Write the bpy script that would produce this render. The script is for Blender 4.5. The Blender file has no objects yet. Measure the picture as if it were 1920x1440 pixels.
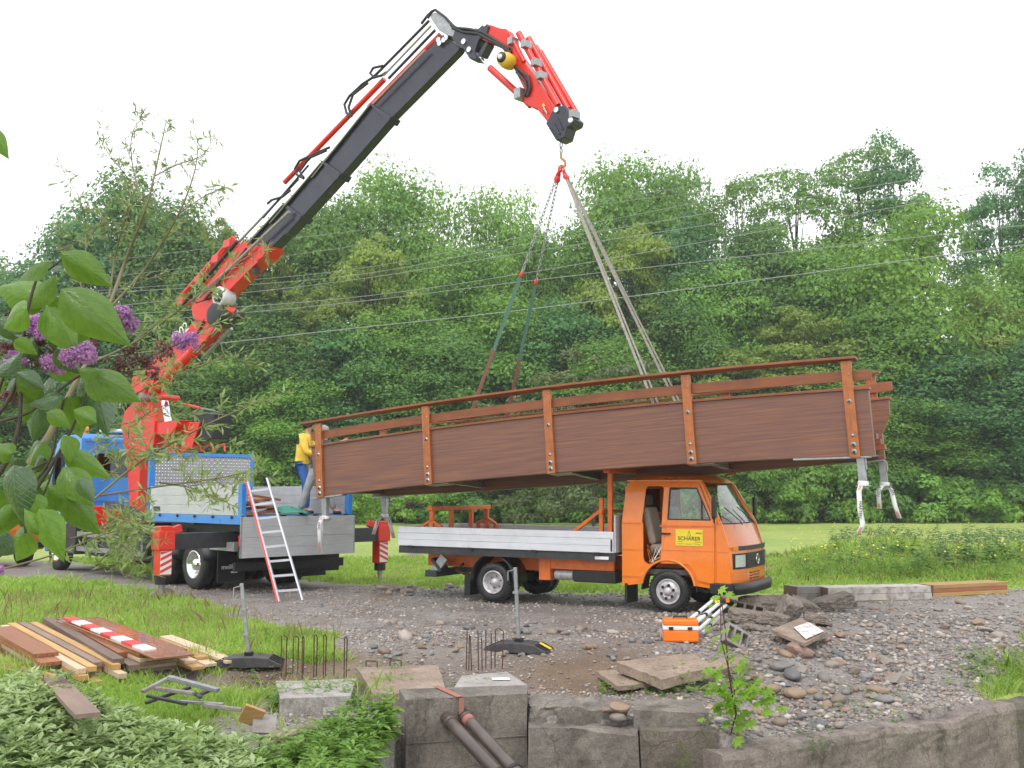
import bpy, math, random
import numpy as np
from mathutils import Vector, Matrix, Euler
from mathutils.geometry import tessellate_polygon

# ------------------------------------------------------------------ camera, sky, sun, exposure
scene = bpy.context.scene
CZ = 1.95; F = 1925.0; PITCH = math.radians(6.08)
cam_d = bpy.data.cameras.new("camera"); cam = bpy.data.objects.new("camera", cam_d)
scene.collection.objects.link(cam); scene.camera = cam
cam.location = (0, 0, CZ); cam.rotation_euler = (math.pi/2 + PITCH, 0, 0)
cam_d.sensor_width = 36; cam_d.lens = 36*F/1920; cam_d.clip_end = 2000; cam_d.clip_start = 0.05
SUN_EL, SUN_AZ = math.radians(58), math.radians(200)
world = bpy.data.worlds.new("World"); scene.world = world; world.use_nodes = True
wn = world.node_tree.nodes; wl = world.node_tree.links
bg = wn["Background"]
sky = wn.new("ShaderNodeTexSky"); sky.sky_type = 'NISHITA'; sky.sun_disc = False
sky.sun_elevation = SUN_EL; sky.sun_rotation = SUN_AZ; sky.dust_density = 4.0
hs = wn.new("ShaderNodeHueSaturation"); hs.inputs['Saturation'].default_value = 0.25
wl.new(sky.outputs[0], hs.inputs['Color'])
mxw = wn.new("ShaderNodeMix"); mxw.data_type = 'RGBA'; mxw.inputs[0].default_value = 0.8
wl.new(hs.outputs[0], mxw.inputs[6]); mxw.inputs[7].default_value = (11.6, 11.8, 12.0, 1)
wl.new(mxw.outputs[2], bg.inputs['Color']); bg.inputs['Strength'].default_value = 0.125
sd = bpy.data.lights.new("sun", 'SUN'); sd.energy = 1.3; sd.angle = math.radians(25); sd.color = (1, .97, .93)
sun = bpy.data.objects.new("sun", sd); scene.collection.objects.link(sun)
sdir = Vector((math.sin(SUN_AZ)*math.cos(SUN_EL), math.cos(SUN_AZ)*math.cos(SUN_EL), math.sin(SUN_EL)))
sun.rotation_euler = sdir.to_track_quat('Z', 'Y').to_euler(); sun.location = (0, 0, 60)
scene.view_settings.view_transform = 'Standard'; scene.view_settings.look = 'None'
scene.view_settings.gamma = 1; scene.view_settings.use_curve_mapping = False
scene.view_settings.exposure = 0.28
scene.render.engine = 'CYCLES'
scene.cycles.max_bounces = 6; scene.cycles.transparent_max_bounces = 8; scene.cycles.volume_bounces = 0
rng = np.random.default_rng(7); random.seed(7)

# ------------------------------------------------------------------ picture <-> place
def ray(px, py):
    u = (px-960)/F; v = (720-py)/F
    c, s = math.cos(PITCH), math.sin(PITCH)
    dy = c - v*s
    return u/dy, (s + v*c)/dy          # dx, dz per metre of depth
def P(px, py, Y):
    a, b = ray(px, py); return Vector((a*Y, Y, CZ + b*Y))
def G(px, py, z=0.0):
    a, b = ray(px, py); Y = (z-CZ)/b; return Vector((a*Y, Y, z))
def PL(px, py, o, d):                   # hit a vertical plane through o (xy) along unit d (xy): returns r, z
    a, b = ray(px, py)
    # o + r d = (aY, Y)
    det = d[0]*1 - d[1]*a
    r = (a*o[1] - o[0])/det
    Y = o[1] + r*d[1]
    return r, CZ + b*Y

# ------------------------------------------------------------------ materials
def nodes(name):
    m = bpy.data.materials.new(name); m.use_nodes = True
    nt = m.node_tree; return m, nt, nt.nodes["Principled BSDF"]
def rgba(c): return (c[0], c[1], c[2], 1)
def pmat(name, c1, c2=None, scale=6, rough=.5, metal=0, bump=0, bscale=None, stretch=(1,1,1), coat=0, detail=5, dirt=None, dirt_amt=.5, dscale=1.5, dst=False):
    m, nt, b = nodes(name); N = nt.nodes; L = nt.links
    b.inputs['Roughness'].default_value = rough; b.inputs['Metallic'].default_value = metal
    b.inputs['Coat Weight'].default_value = coat
    tc = N.new("ShaderNodeTexCoord"); mp = N.new("ShaderNodeMapping"); mp.inputs['Scale'].default_value = stretch
    L.new(tc.outputs['Object'], mp.inputs[0])
    nz = N.new("ShaderNodeTexNoise"); nz.inputs['Scale'].default_value = scale; nz.inputs['Detail'].default_value = detail
    L.new(mp.outputs[0], nz.inputs['Vector'])
    c2 = c2 or tuple(x*.82 for x in c1)
    cr = N.new("ShaderNodeValToRGB"); cr.color_ramp.elements[0].position = .32; cr.color_ramp.elements[1].position = .68
    cr.color_ramp.elements[0].color = rgba(c2); cr.color_ramp.elements[1].color = rgba(c1)
    L.new(nz.outputs[0], cr.inputs[0]); col = cr.outputs[0]
    if dirt:
        n2 = N.new("ShaderNodeTexNoise"); n2.inputs['Scale'].default_value = dscale; n2.inputs['Detail'].default_value = 7; n2.inputs['Roughness'].default_value = .65
        L.new(mp.outputs[0] if dst else tc.outputs['Object'], n2.inputs['Vector'])
        r2 = N.new("ShaderNodeValToRGB"); r2.color_ramp.elements[0].position = .45; r2.color_ramp.elements[1].position = .68
        r2.color_ramp.elements[1].color = (dirt_amt,)*3+(1,)
        L.new(n2.outputs[0], r2.inputs[0])
        mx = N.new("ShaderNodeMix"); mx.data_type = 'RGBA'; L.new(r2.outputs[0], mx.inputs[0]); L.new(col, mx.inputs[6]); mx.inputs[7].default_value = rgba(dirt)
        col = mx.outputs[2]
    if name.startswith('plank') or name.startswith('ply') or name.startswith('bridge_board'):
        oi = N.new("ShaderNodeObjectInfo"); hh = N.new("ShaderNodeHueSaturation"); m1 = N.new("ShaderNodeMapRange"); m1.inputs[3].default_value = .68; m1.inputs[4].default_value = 1.15
        L.new(oi.outputs['Random'], m1.inputs[0]); L.new(m1.outputs[0], hh.inputs['Value']); L.new(col, hh.inputs['Color']); col = hh.outputs[0]
    L.new(col, b.inputs['Base Color'])
    rr = N.new("ShaderNodeMapRange"); rr.inputs[3].default_value = max(rough-.1, .02); rr.inputs[4].default_value = min(rough+.12, 1)
    L.new(nz.outputs[0], rr.inputs[0]); L.new(rr.outputs[0], b.inputs['Roughness'])
    if bump:
        n3 = N.new("ShaderNodeTexNoise"); n3.inputs['Scale'].default_value = bscale or scale*3; n3.inputs['Detail'].default_value = 6
        L.new(mp.outputs[0], n3.inputs['Vector'])
        bp = N.new("ShaderNodeBump"); bp.inputs['Strength'].default_value = 1; bp.inputs['Distance'].default_value = bump
        L.new(n3.outputs[0], bp.inputs['Height']); L.new(bp.outputs[0], b.inputs['Normal'])
    return m
def concmat(name, c1, c2, stain, moss=None, crack=1.0, bump=.012, rough=.78):
    m, nt, b = nodes(name); N = nt.nodes; L = nt.links; tc = N.new("ShaderNodeTexCoord")
    def noi(s, d=8, r=.6, st=(1,1,1)):
        mp = N.new("ShaderNodeMapping"); mp.inputs['Scale'].default_value = st; L.new(tc.outputs['Object'], mp.inputs[0])
        v = N.new("ShaderNodeTexNoise"); v.inputs['Scale'].default_value = s; v.inputs['Detail'].default_value = d; v.inputs['Roughness'].default_value = r; L.new(mp.outputs[0], v.inputs['Vector']); return v.outputs[0]
    def ramp(src, p0, a, p1, c):
        r = N.new("ShaderNodeValToRGB"); e = r.color_ramp.elements; e[0].position = p0; e[0].color = rgba(a); e[1].position = p1; e[1].color = rgba(c); L.new(src, r.inputs[0]); return r.outputs[0]
    def mix(f, a, c, t='MIX'):
        x = N.new("ShaderNodeMix"); x.data_type = 'RGBA'; x.blend_type = t
        if isinstance(f, float): x.inputs[0].default_value = f
        else: L.new(f, x.inputs[0])
        L.new(a, x.inputs[6])
        if isinstance(c, tuple): x.inputs[7].default_value = rgba(c)
        else: L.new(c, x.inputs[7])
        return x.outputs[2]
    col = ramp(noi(2.3), .35, c2, .65, c1)
    col = mix(ramp(noi(1.7, 9, .7, (1.6,1.6,1.1)), .50, (0,0,0), .66, (.85,)*3), col, stain)
    if moss: col = mix(ramp(noi(1.9, 9, .7), .52, (0,0,0), .62, (.9,)*3), col, moss)
    fine = noi(70, 5, .7); col = mix(.85, col, ramp(fine, .3, (.55,)*3, .7, (1.4,)*3), 'MULTIPLY')
    grit = noi(24, 6, .75); col = mix(.7, col, ramp(grit, .34, (.6,)*3, .6, (1.15,)*3), 'MULTIPLY')
    vo = N.new("ShaderNodeTexVoronoi"); vo.feature = 'DISTANCE_TO_EDGE'; vo.inputs['Scale'].default_value = 1.5
    ad = N.new("ShaderNodeMix"); ad.data_type = 'RGBA'; ad.blend_type = 'LINEAR_LIGHT'; ad.inputs[0].default_value = .12
    nc = N.new("ShaderNodeTexNoise"); nc.inputs['Scale'].default_value = 4; nc.inputs['Detail'].default_value = 6; L.new(tc.outputs['Object'], nc.inputs['Vector'])
    L.new(tc.outputs['Object'], ad.inputs[6]); L.new(nc.outputs['Color'], ad.inputs[7]); L.new(ad.outputs[2], vo.inputs['Vector'])
    ck = ramp(vo.outputs['Distance'], .0, (.35,)*3, .012, (1,)*3); col = mix(crack*.9, col, ck, 'MULTIPLY')
    L.new(col, b.inputs['Base Color']); b.inputs['Roughness'].default_value = rough
    b1 = N.new("ShaderNodeBump"); b1.inputs['Distance'].default_value = bump; L.new(grit, b1.inputs['Height'])
    b2 = N.new("ShaderNodeBump"); b2.inputs['Distance'].default_value = bump*.35; L.new(fine, b2.inputs['Height']); L.new(b1.outputs[0], b2.inputs['Normal'])
    b3 = N.new("ShaderNodeBump"); b3.inputs['Distance'].default_value = .01*crack; L.new(ck, b3.inputs['Height']); L.new(b2.outputs[0], b3.inputs['Normal']); L.new(b3.outputs[0], b.inputs['Normal'])
    return m
def leafmat(name, cols, rough=.45, trans=.35, nscale=.25, spec=.4):
    m, nt, b = nodes(name); N = nt.nodes; L = nt.links
    g = N.new("ShaderNodeNewGeometry"); oi = N.new("ShaderNodeObjectInfo")
    tc = N.new("ShaderNodeTexCoord"); nz = N.new("ShaderNodeTexNoise"); nz.inputs['Scale'].default_value = nscale; nz.inputs['Detail'].default_value = 2
    L.new(tc.outputs['Object'], nz.inputs['Vector'])
    a = N.new("ShaderNodeMath"); a.operation = 'MULTIPLY_ADD'; a.inputs[1].default_value = .55
    L.new(g.outputs['Random Per Island'], a.inputs[0])
    c = N.new("ShaderNodeMath"); c.operation = 'MULTIPLY_ADD'; c.inputs[1].default_value = .9; c.inputs[2].default_value = -.22
    L.new(nz.outputs[0], c.inputs[0]); L.new(c.outputs[0], a.inputs[2])
    cr = N.new("ShaderNodeValToRGB"); el = cr.color_ramp.elements
    el[0].color = rgba(cols[0]); el[1].color = rgba(cols[-1])
    for i, cc in enumerate(cols[1:-1]):
        e = el.new((i+1)/(len(cols)-1)); e.color = rgba(cc)
    L.new(a.outputs[0], cr.inputs[0])
    h = N.new("ShaderNodeHueSaturation"); mr = N.new("ShaderNodeMapRange"); mr.inputs[3].default_value = .82; mr.inputs[4].default_value = 1.18
    L.new(oi.outputs['Random'], mr.inputs[0]); L.new(mr.outputs[0], h.inputs['Value']); L.new(cr.outputs[0], h.inputs['Color'])
    L.new(h.outputs[0], b.inputs['Base Color']); b.inputs['Roughness'].default_value = rough; b.inputs['Specular IOR Level'].default_value = spec
    t = N.new("ShaderNodeBsdfTranslucent"); 
    h2 = N.new("ShaderNodeHueSaturation"); h2.inputs['Value'].default_value = 1.5; h2.inputs['Hue'].default_value = .49
    L.new(h.outputs[0], h2.inputs['Color']); L.new(h2.outputs[0], t.inputs[0])
    ms = N.new("ShaderNodeMixShader"); ms.inputs[0].default_value = trans
    L.new(b.outputs[0], ms.inputs[1]); L.new(t.outputs[0], ms.inputs[2]); L.new(ms.outputs[0], N["Material Output"].inputs[0])
    return m
def glassmat(name, tint=(.75,.82,.78), alpha=.55):
    m, nt, b = nodes(name); N = nt.nodes; L = nt.links
    tr = N.new("ShaderNodeBsdfTransparent"); tr.inputs[0].default_value = rgba(tint)
    gl = N.new("ShaderNodeBsdfGlossy"); gl.inputs['Roughness'].default_value = .03
    fr = N.new("ShaderNodeFresnel"); fr.inputs[0].default_value = 1.55
    mr = N.new("ShaderNodeMath"); mr.operation = 'MULTIPLY_ADD'; mr.inputs[1].default_value = 1.3; mr.inputs[2].default_value = .03
    L.new(fr.outputs[0], mr.inputs[0])
    ms = N.new("ShaderNodeMixShader"); L.new(mr.outputs[0], ms.inputs[0]); L.new(tr.outputs[0], ms.inputs[1]); L.new(gl.outputs[0], ms.inputs[2])
    L.new(ms.outputs[0], N["Material Output"].inputs[0]); return m
def stonemat(name, cols, rough=.55, bump=.004, bs=40):
    m, nt, b = nodes(name); N = nt.nodes; L = nt.links
    g = N.new("ShaderNodeNewGeometry"); oi = N.new("ShaderNodeObjectInfo"); a = N.new("ShaderNodeMath"); a.operation = 'ADD'
    L.new(g.outputs['Random Per Island'], a.inputs[0]); L.new(oi.outputs['Random'], a.inputs[1])
    fr = N.new("ShaderNodeMath"); fr.operation = 'FRACT'; L.new(a.outputs[0], fr.inputs[0])
    cr = N.new("ShaderNodeValToRGB"); cr.color_ramp.interpolation = 'CONSTANT'; el = cr.color_ramp.elements
    n = len(cols); el[0].color = rgba(cols[0]); el[1].position = 1/n; el[1].color = rgba(cols[1])
    for i in range(2, n):
        e = el.new(i/n); e.color = rgba(cols[i])
    L.new(fr.outputs[0], cr.inputs[0])
    nz = N.new("ShaderNodeTexNoise"); nz.inputs['Scale'].default_value = bs; nz.inputs['Detail'].default_value = 5
    tc = N.new("ShaderNodeTexCoord"); L.new(tc.outputs['Object'], nz.inputs['Vector'])
    mx = N.new("ShaderNodeMix"); mx.data_type = 'RGBA'; mx.blend_type = 'MULTIPLY'; mx.inputs[0].default_value = .6
    L.new(cr.outputs[0], mx.inputs[6]); mr = N.new("ShaderNodeMapRange"); mr.inputs[3].default_value = .45; mr.inputs[4].default_value = 1.5
    L.new(nz.outputs[0], mr.inputs[0]); L.new(mr.outputs[0], mx.inputs[7]); L.new(mx.outputs[2], b.inputs['Base Color'])
    b.inputs['Roughness'].default_value = rough
    bp = N.new("ShaderNodeBump"); bp.inputs['Distance'].default_value = bump; L.new(nz.outputs[0], bp.inputs['Height']); L.new(bp.outputs[0], b.inputs['Normal'])
    return m

M = {}
M['bridge_board'] = pmat('bridge_board_stain', (.34,.105,.034), (.25,.068,.022), 2.2, .42, bump=.0015, stretch=(1,14,14), bscale=8, dirt=(.10,.03,.015), dirt_amt=.5)
M['bridge_post'] = pmat('bridge_post_stain', (.44,.145,.038), (.33,.095,.026), 3, .4, bump=.0015, stretch=(12,12,1.2), bscale=7, dirt=(.14,.04,.015), dirt_amt=.5, dscale=5)
M['bridge_panel'] = pmat('bridge_panel_veneer', (.185,.082,.062), (.120,.052,.042), 2.4, .42, bump=.002, stretch=(.4,9,20), bscale=5, dirt=(.33,.13,.055), dirt_amt=.6, dscale=2.2, dst=True)
M['galv'] = pmat('galvanised_steel', (.42,.43,.45), (.30,.31,.33), 14, .42, .7, bump=.0006, dirt=(.22,.2,.19), dirt_amt=.3)
M['bolt'] = pmat('bolt_steel', (.5,.5,.5), (.3,.3,.3), 60, .35, .8)
M['alu'] = pmat('brushed_aluminium', (.56,.57,.60), (.47,.48,.50), 3, .42, .25, bump=.0006, stretch=(1,1,12), dirt=(.38,.37,.38), dirt_amt=.45, dscale=2)
M['alu_light'] = pmat('bright_aluminium', (.66,.67,.72), (.58,.59,.64), 3, .4, .15, stretch=(.4,1,12), dirt=(.45,.45,.46), dirt_amt=.35, dscale=3)
M['chrome'] = pmat('chrome', (.85,.85,.87), (.7,.7,.72), 5, .12, 1)
M['rim'] = pmat('rim_silver', (.58,.56,.57), (.46,.44,.46), 14, .4, .3, dirt=(.16,.13,.11), dirt_amt=.6, dscale=8)
M['tyre'] = pmat('tyre_rubber', (.017,.016,.018), (.010,.010,.011), 18, .55, bump=.002, dirt=(.075,.065,.055), dirt_amt=.5, dscale=5)
M['black'] = pmat('black_plastic', (.010,.010,.013), (.006,.006,.008), 8, .42, dirt=(.028,.025,.022), dirt_amt=.4, dscale=4)
M['chassis'] = pmat('chassis_grey', (.034,.035,.042), (.020,.021,.026), 8, .45, dirt=(.06,.053,.047), dirt_amt=.4, dscale=4)
M['navy'] = pmat('boom_anthracite', (.024,.025,.046), (.017,.018,.034), 3, .3, coat=.25, dirt=(.045,.045,.06), dirt_amt=.4, dscale=2)
M['red'] = pmat('crane_red', (.74,.026,.010), (.62,.020,.009), 3, .34, coat=.2, dirt=(.36,.02,.012), dirt_amt=.35, dscale=3)
M['orange'] = pmat('truck_orange', (.84,.205,.008), (.78,.185,.008), 2, .28, coat=.5, dirt=(.48,.12,.02), dirt_amt=.35, dscale=2.2)
M['orange_dull'] = pmat('dull_orange_steel', (.76,.17,.018), (.60,.12,.018), 7, .45, dirt=(.28,.075,.025), dirt_amt=.4, dscale=5)
M['blue'] = pmat('truck_blue', (.03,.24,.72), (.025,.21,.64), 3, .3, coat=.5, dirt=(.05,.17,.42), dirt_amt=.35, dscale=3)
M['white'] = pmat('white_paint', (.78,.78,.78), (.7,.7,.7), 8, .4)
M['yellow'] = pmat('yellow_paint', (.80,.62,.03), (.72,.55,.03), 5, .4)
M['ink'] = pmat('black_ink', (.02,.02,.015), (.015,.015,.01), 5, .5)
M['olive_ink'] = pmat('faint_ink', (.30,.24,.02), (.28,.22,.02), 5, .5)
M['redpaint'] = pmat('red_paint', (.70,.05,.04), (.6,.04,.03), 6, .45)
M['amber'] = pmat('amber_lens', (.8,.25,.02), (.7,.2,.02), 30, .15, coat=.8)
M['redlens'] = pmat('red_lens', (.6,.02,.01), (.5,.02,.01), 30, .15, coat=.8)
M['lens'] = pmat('headlight_lens', (.62,.66,.66), (.45,.5,.5), 40, .12, .3, coat=1, stretch=(4,1,1))
M['glass'] = glassmat('cab_glass'); M['glass_dark'] = glassmat('dark_glass', (.35,.42,.42))
M['seat'] = pmat('seat_beige', (.36,.30,.24), (.30,.25,.2), 20, .8, bump=.002)
M['cabin'] = pmat('cabin_trim', (.10,.095,.09), (.07,.065,.06), 12, .8)
M['rubber'] = pmat('hose_rubber', (.028,.028,.034), (.02,.02,.024), 12, .5)
M['concrete'] = concmat('concrete', (.25,.22,.19), (.155,.135,.118), (.075,.062,.05), None, .6)
M['concrete_lt'] = concmat('fresh_concrete', (.40,.375,.36), (.31,.29,.275), (.20,.17,.145), None, .0, .006)
M['concrete_br'] = concmat('brown_concrete', (.35,.265,.205), (.26,.195,.15), (.15,.11,.08), None, .25, .007)
M['wall_br'] = concmat('river_wall_concrete', (.30,.25,.22), (.175,.14,.125), (.09,.075,.06), None, .6, .016)
M['concrete_moss'] = concmat('mossy_concrete', (.20,.165,.14), (.12,.10,.082), (.06,.052,.04), (.10,.12,.025), .6, .02)
M['rubble'] = concmat('rubble', (.34,.29,.25), (.20,.165,.14), (.12,.095,.075), None, .4, .02)
M['rust'] = pmat('rusty_rebar', (.10,.045,.03), (.055,.03,.022), 30, .8, bump=.001)
M['pipe'] = pmat('pipe_brown', (.085,.060,.052), (.06,.042,.036), 3, .35, coat=.2, dirt=(.13,.10,.085), dirt_amt=.4, dscale=3)
M['plank_red'] = pmat('plank_red', (.42,.17,.075), (.30,.11,.05), 2.5, .5, bump=.0015, stretch=(1,14,14), bscale=8)
M['plank_yel'] = pmat('plank_yellow', (.55,.34,.13), (.43,.24,.08), 2.5, .5, bump=.0015, stretch=(1,14,14), bscale=8)
M['plank_lt'] = pmat('plank_light', (.62,.48,.34), (.5,.37,.25), 2.5, .6, bump=.0015, stretch=(1,14,14), bscale=8)
M['plank_gr'] = pmat('plank_grey', (.24,.165,.13), (.165,.115,.09), 2.5, .6, bump=.0015, stretch=(1,14,14), bscale=8, dirt=(.3,.2,.15), dirt_amt=.4)
M['ply'] = pmat('ply_orange', (.42,.155,.04), (.33,.115,.03), 2, .25, coat=.4, stretch=(1,5,5), dirt=(.46,.24,.12), dirt_amt=.6, dscale=2.5)
M['panel_wt'] = pmat('weathered_white', (.55,.51,.48), (.44,.40,.37), 3, .6, stretch=(1,6,6), dirt=(.16,.13,.11), dirt_amt=.9, dscale=7)
M['panel_gy'] = pmat('weathered_grey', (.29,.265,.25), (.22,.2,.19), 3, .6, stretch=(1,6,6), dirt=(.15,.12,.10), dirt_amt=.8, dscale=7)
M['recycled'] = pmat('recycled_plastic', (.05,.048,.055), (.035,.034,.038), 15, .5, bump=.002, dirt=(.12,.10,.09), dirt_amt=.35, dscale=6)
M['bark'] = pmat('bark', (.085,.065,.05), (.05,.038,.03), 4, .9, bump=.01, stretch=(3,3,.7))
M['twig'] = pmat('willow_bark', (.20,.17,.085), (.13,.11,.06), 9, .6)
M['lilac_stem'] = pmat('lilac_stem', (.07,.055,.035), (.04,.03,.022), 30, .6)
M['skin'] = pmat('skin', (.50,.26,.19), (.45,.22,.16), 9, .5)
M['hair'] = pmat('hair', (.015,.012,.012), (.01,.008,.008), 30, .6, bump=.004)
M['jacket'] = pmat('yellow_rain_jacket', (.78,.52,.045), (.66,.42,.035), 7, .3, bump=.02, bscale=7)
M['trouser_gr'] = pmat('grey_trousers', (.30,.31,.33), (.24,.25,.27), 9, .8, bump=.02, bscale=9)
M['trouser_bl'] = pmat('blue_trousers', (.03,.12,.42), (.025,.09,.33), 9, .5, bump=.02, bscale=9)
M['dark_cloth'] = pmat('dark_jacket', (.03,.035,.05), (.02,.024,.035), 9, .7, bump=.015, bscale=9)
M['strap_green'] = pmat('strap_green', (.09,.19,.15), (.07,.15,.12), 30, .8); M['strap_brown'] = pmat('strap_brown', (.22,.10,.075), (.17,.075,.055), 30, .8)
M['strap_white'] = pmat('strap_grey_white', (.36,.34,.31), (.24,.22,.20), 20, .8)
M['wire'] = pmat('wire', (.30,.31,.33), (.26,.27,.29), 5, .6)
M['green_cloth'] = pmat('green_tarp', (.03,.26,.18), (.02,.18,.13), 9, .5, bump=.02)
M['case_or'] = pmat('case_orange', (.90,.20,.012), (.84,.17,.01), 5, .35)
M['cobble'] = stonemat('river_stone', [(.24,.195,.155),(.31,.26,.22),(.185,.17,.155),(.27,.19,.13),(.13,.13,.135),(.25,.215,.19),(.37,.32,.28),(.20,.15,.12),(.21,.20,.195),(.28,.18,.145)], .5)
M['pebble'] = stonemat('pebbles', [(.27,.23,.20),(.36,.31,.275),(.20,.175,.165),(.32,.23,.17),(.15,.145,.15),(.29,.26,.24),(.48,.43,.385),(.22,.175,.15),(.18,.165,.16),(.25,.22,.20)], .45, .002, 60)
GREENS = {
 'dark': [(.045,.110,.026),(.105,.225,.046),(.180,.330,.070)],
 'mid': [(.065,.150,.024),(.150,.300,.045),(.235,.410,.068)],
 'light': [(.085,.190,.022),(.185,.350,.042),(.270,.460,.065)],
 'yel': [(.100,.155,.022),(.205,.290,.046),(.290,.385,.072)],
 'blue': [(.038,.110,.036),(.085,.215,.068),(.150,.320,.100)]}
for k, v in GREENS.items(): M['leaf_'+k] = leafmat('leaf_'+k, v)
M['grass'] = leafmat('grass_blades', [(.14,.24,.035),(.25,.40,.065),(.35,.49,.11),(.44,.50,.20)], .5, .4, .5, .3)
M['drygrass'] = leafmat('dry_grass_stalks', [(.16,.13,.06),(.25,.19,.10),(.22,.14,.09)], .6, .3, .5, .2)
M['weed'] = leafmat('weed_leaves', [(.035,.085,.018),(.085,.17,.045),(.16,.26,.095)], .38, .3, 1.2, .6)
M['weed_bright'] = leafmat('bright_weed_leaves', [(.065,.15,.018),(.14,.27,.035),(.23,.37,.07)], .4, .35, 1.2, .5)
M['herb'] = leafmat('herb_leaves', [(.13,.22,.06),(.32,.43,.17),(.54,.63,.38)], .45, .35, .9, .4)
def veined(m):
    nt = m.node_tree; N = nt.nodes; L = nt.links; b = N['Principled BSDF']; hs_ = [n for n in N if n.type == 'HUE_SAT'][0]
    tc = N.new("ShaderNodeTexCoord"); sp = N.new("ShaderNodeSeparateXYZ"); L.new(tc.outputs['Object'], sp.inputs[0])
    def mth(op, a, b_=None, c=None):
        x = N.new("ShaderNodeMath"); x.operation = op
        for i, q in enumerate((a, b_, c)):
            if q is None: continue
            if isinstance(q, (int, float)): x.inputs[i].default_value = q
            else: L.new(q, x.inputs[i])
        return x.outputs[0]
    ay = mth('ABSOLUTE', sp.outputs[1]); mid = mth('LESS_THAN', ay, .009)
    s = mth('SINE', mth('MULTIPLY', mth('SUBTRACT', sp.outputs[0], mth('MULTIPLY', ay, .9)), 48.)); side = mth('MULTIPLY', mth('POWER', mth('MAXIMUM', s, 0), 10.), .6)
    v = mth('MAXIMUM', mid, side)
    mx = N.new("ShaderNodeMix"); mx.data_type = 'RGBA'; L.new(mth('MULTIPLY', v, .28), mx.inputs[0]); L.new(hs_.outputs[0], mx.inputs[6]); mx.inputs[7].default_value = (.22,.34,.09,1)
    L.new(mx.outputs[2], b.inputs['Base Color'])
    nz = N.new("ShaderNodeTexNoise"); nz.inputs['Scale'].default_value = 14; L.new(tc.outputs['Object'], nz.inputs['Vector'])
    bp = N.new("ShaderNodeBump"); bp.inputs['Distance'].default_value = .004; bp.inputs['Strength'].default_value = .35; bp.invert = True; L.new(mth('SUBTRACT', v, nz.outputs[0]), bp.inputs['Height']); L.new(bp.outputs[0], b.inputs['Normal'])
    return m
M['lilac_leaf'] = veined(leafmat('lilac_leaf', [(.05,.12,.012),(.11,.22,.022),(.15,.28,.032)], .3, .4, 6, .6))
M['lilac_leaf_dark'] = veined(leafmat('lilac_leaf_dark', [(.025,.06,.016),(.045,.10,.028),(.065,.13,.05)], .2, .2, 6, .9))
M['lilac_flower'] = leafmat('lilac_flower', [(.30,.10,.33),(.52,.26,.54),(.74,.50,.74)], .6, .3, 30, .2)
M['lilac_spent'] = leafmat('lilac_spent', [(.05,.02,.02),(.16,.06,.06),(.35,.17,.22)], .6, .2, 30, .3)
M['willow_leaf'] = leafmat('willow_leaf', [(.11,.17,.045),(.21,.29,.085),(.34,.42,.19)], .4, .35, 1.5, .5)
M['maple_leaf'] = leafmat('maple_leaf', [(.11,.22,.02),(.20,.36,.035),(.29,.46,.07)], .4, .45, 4, .4)

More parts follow.
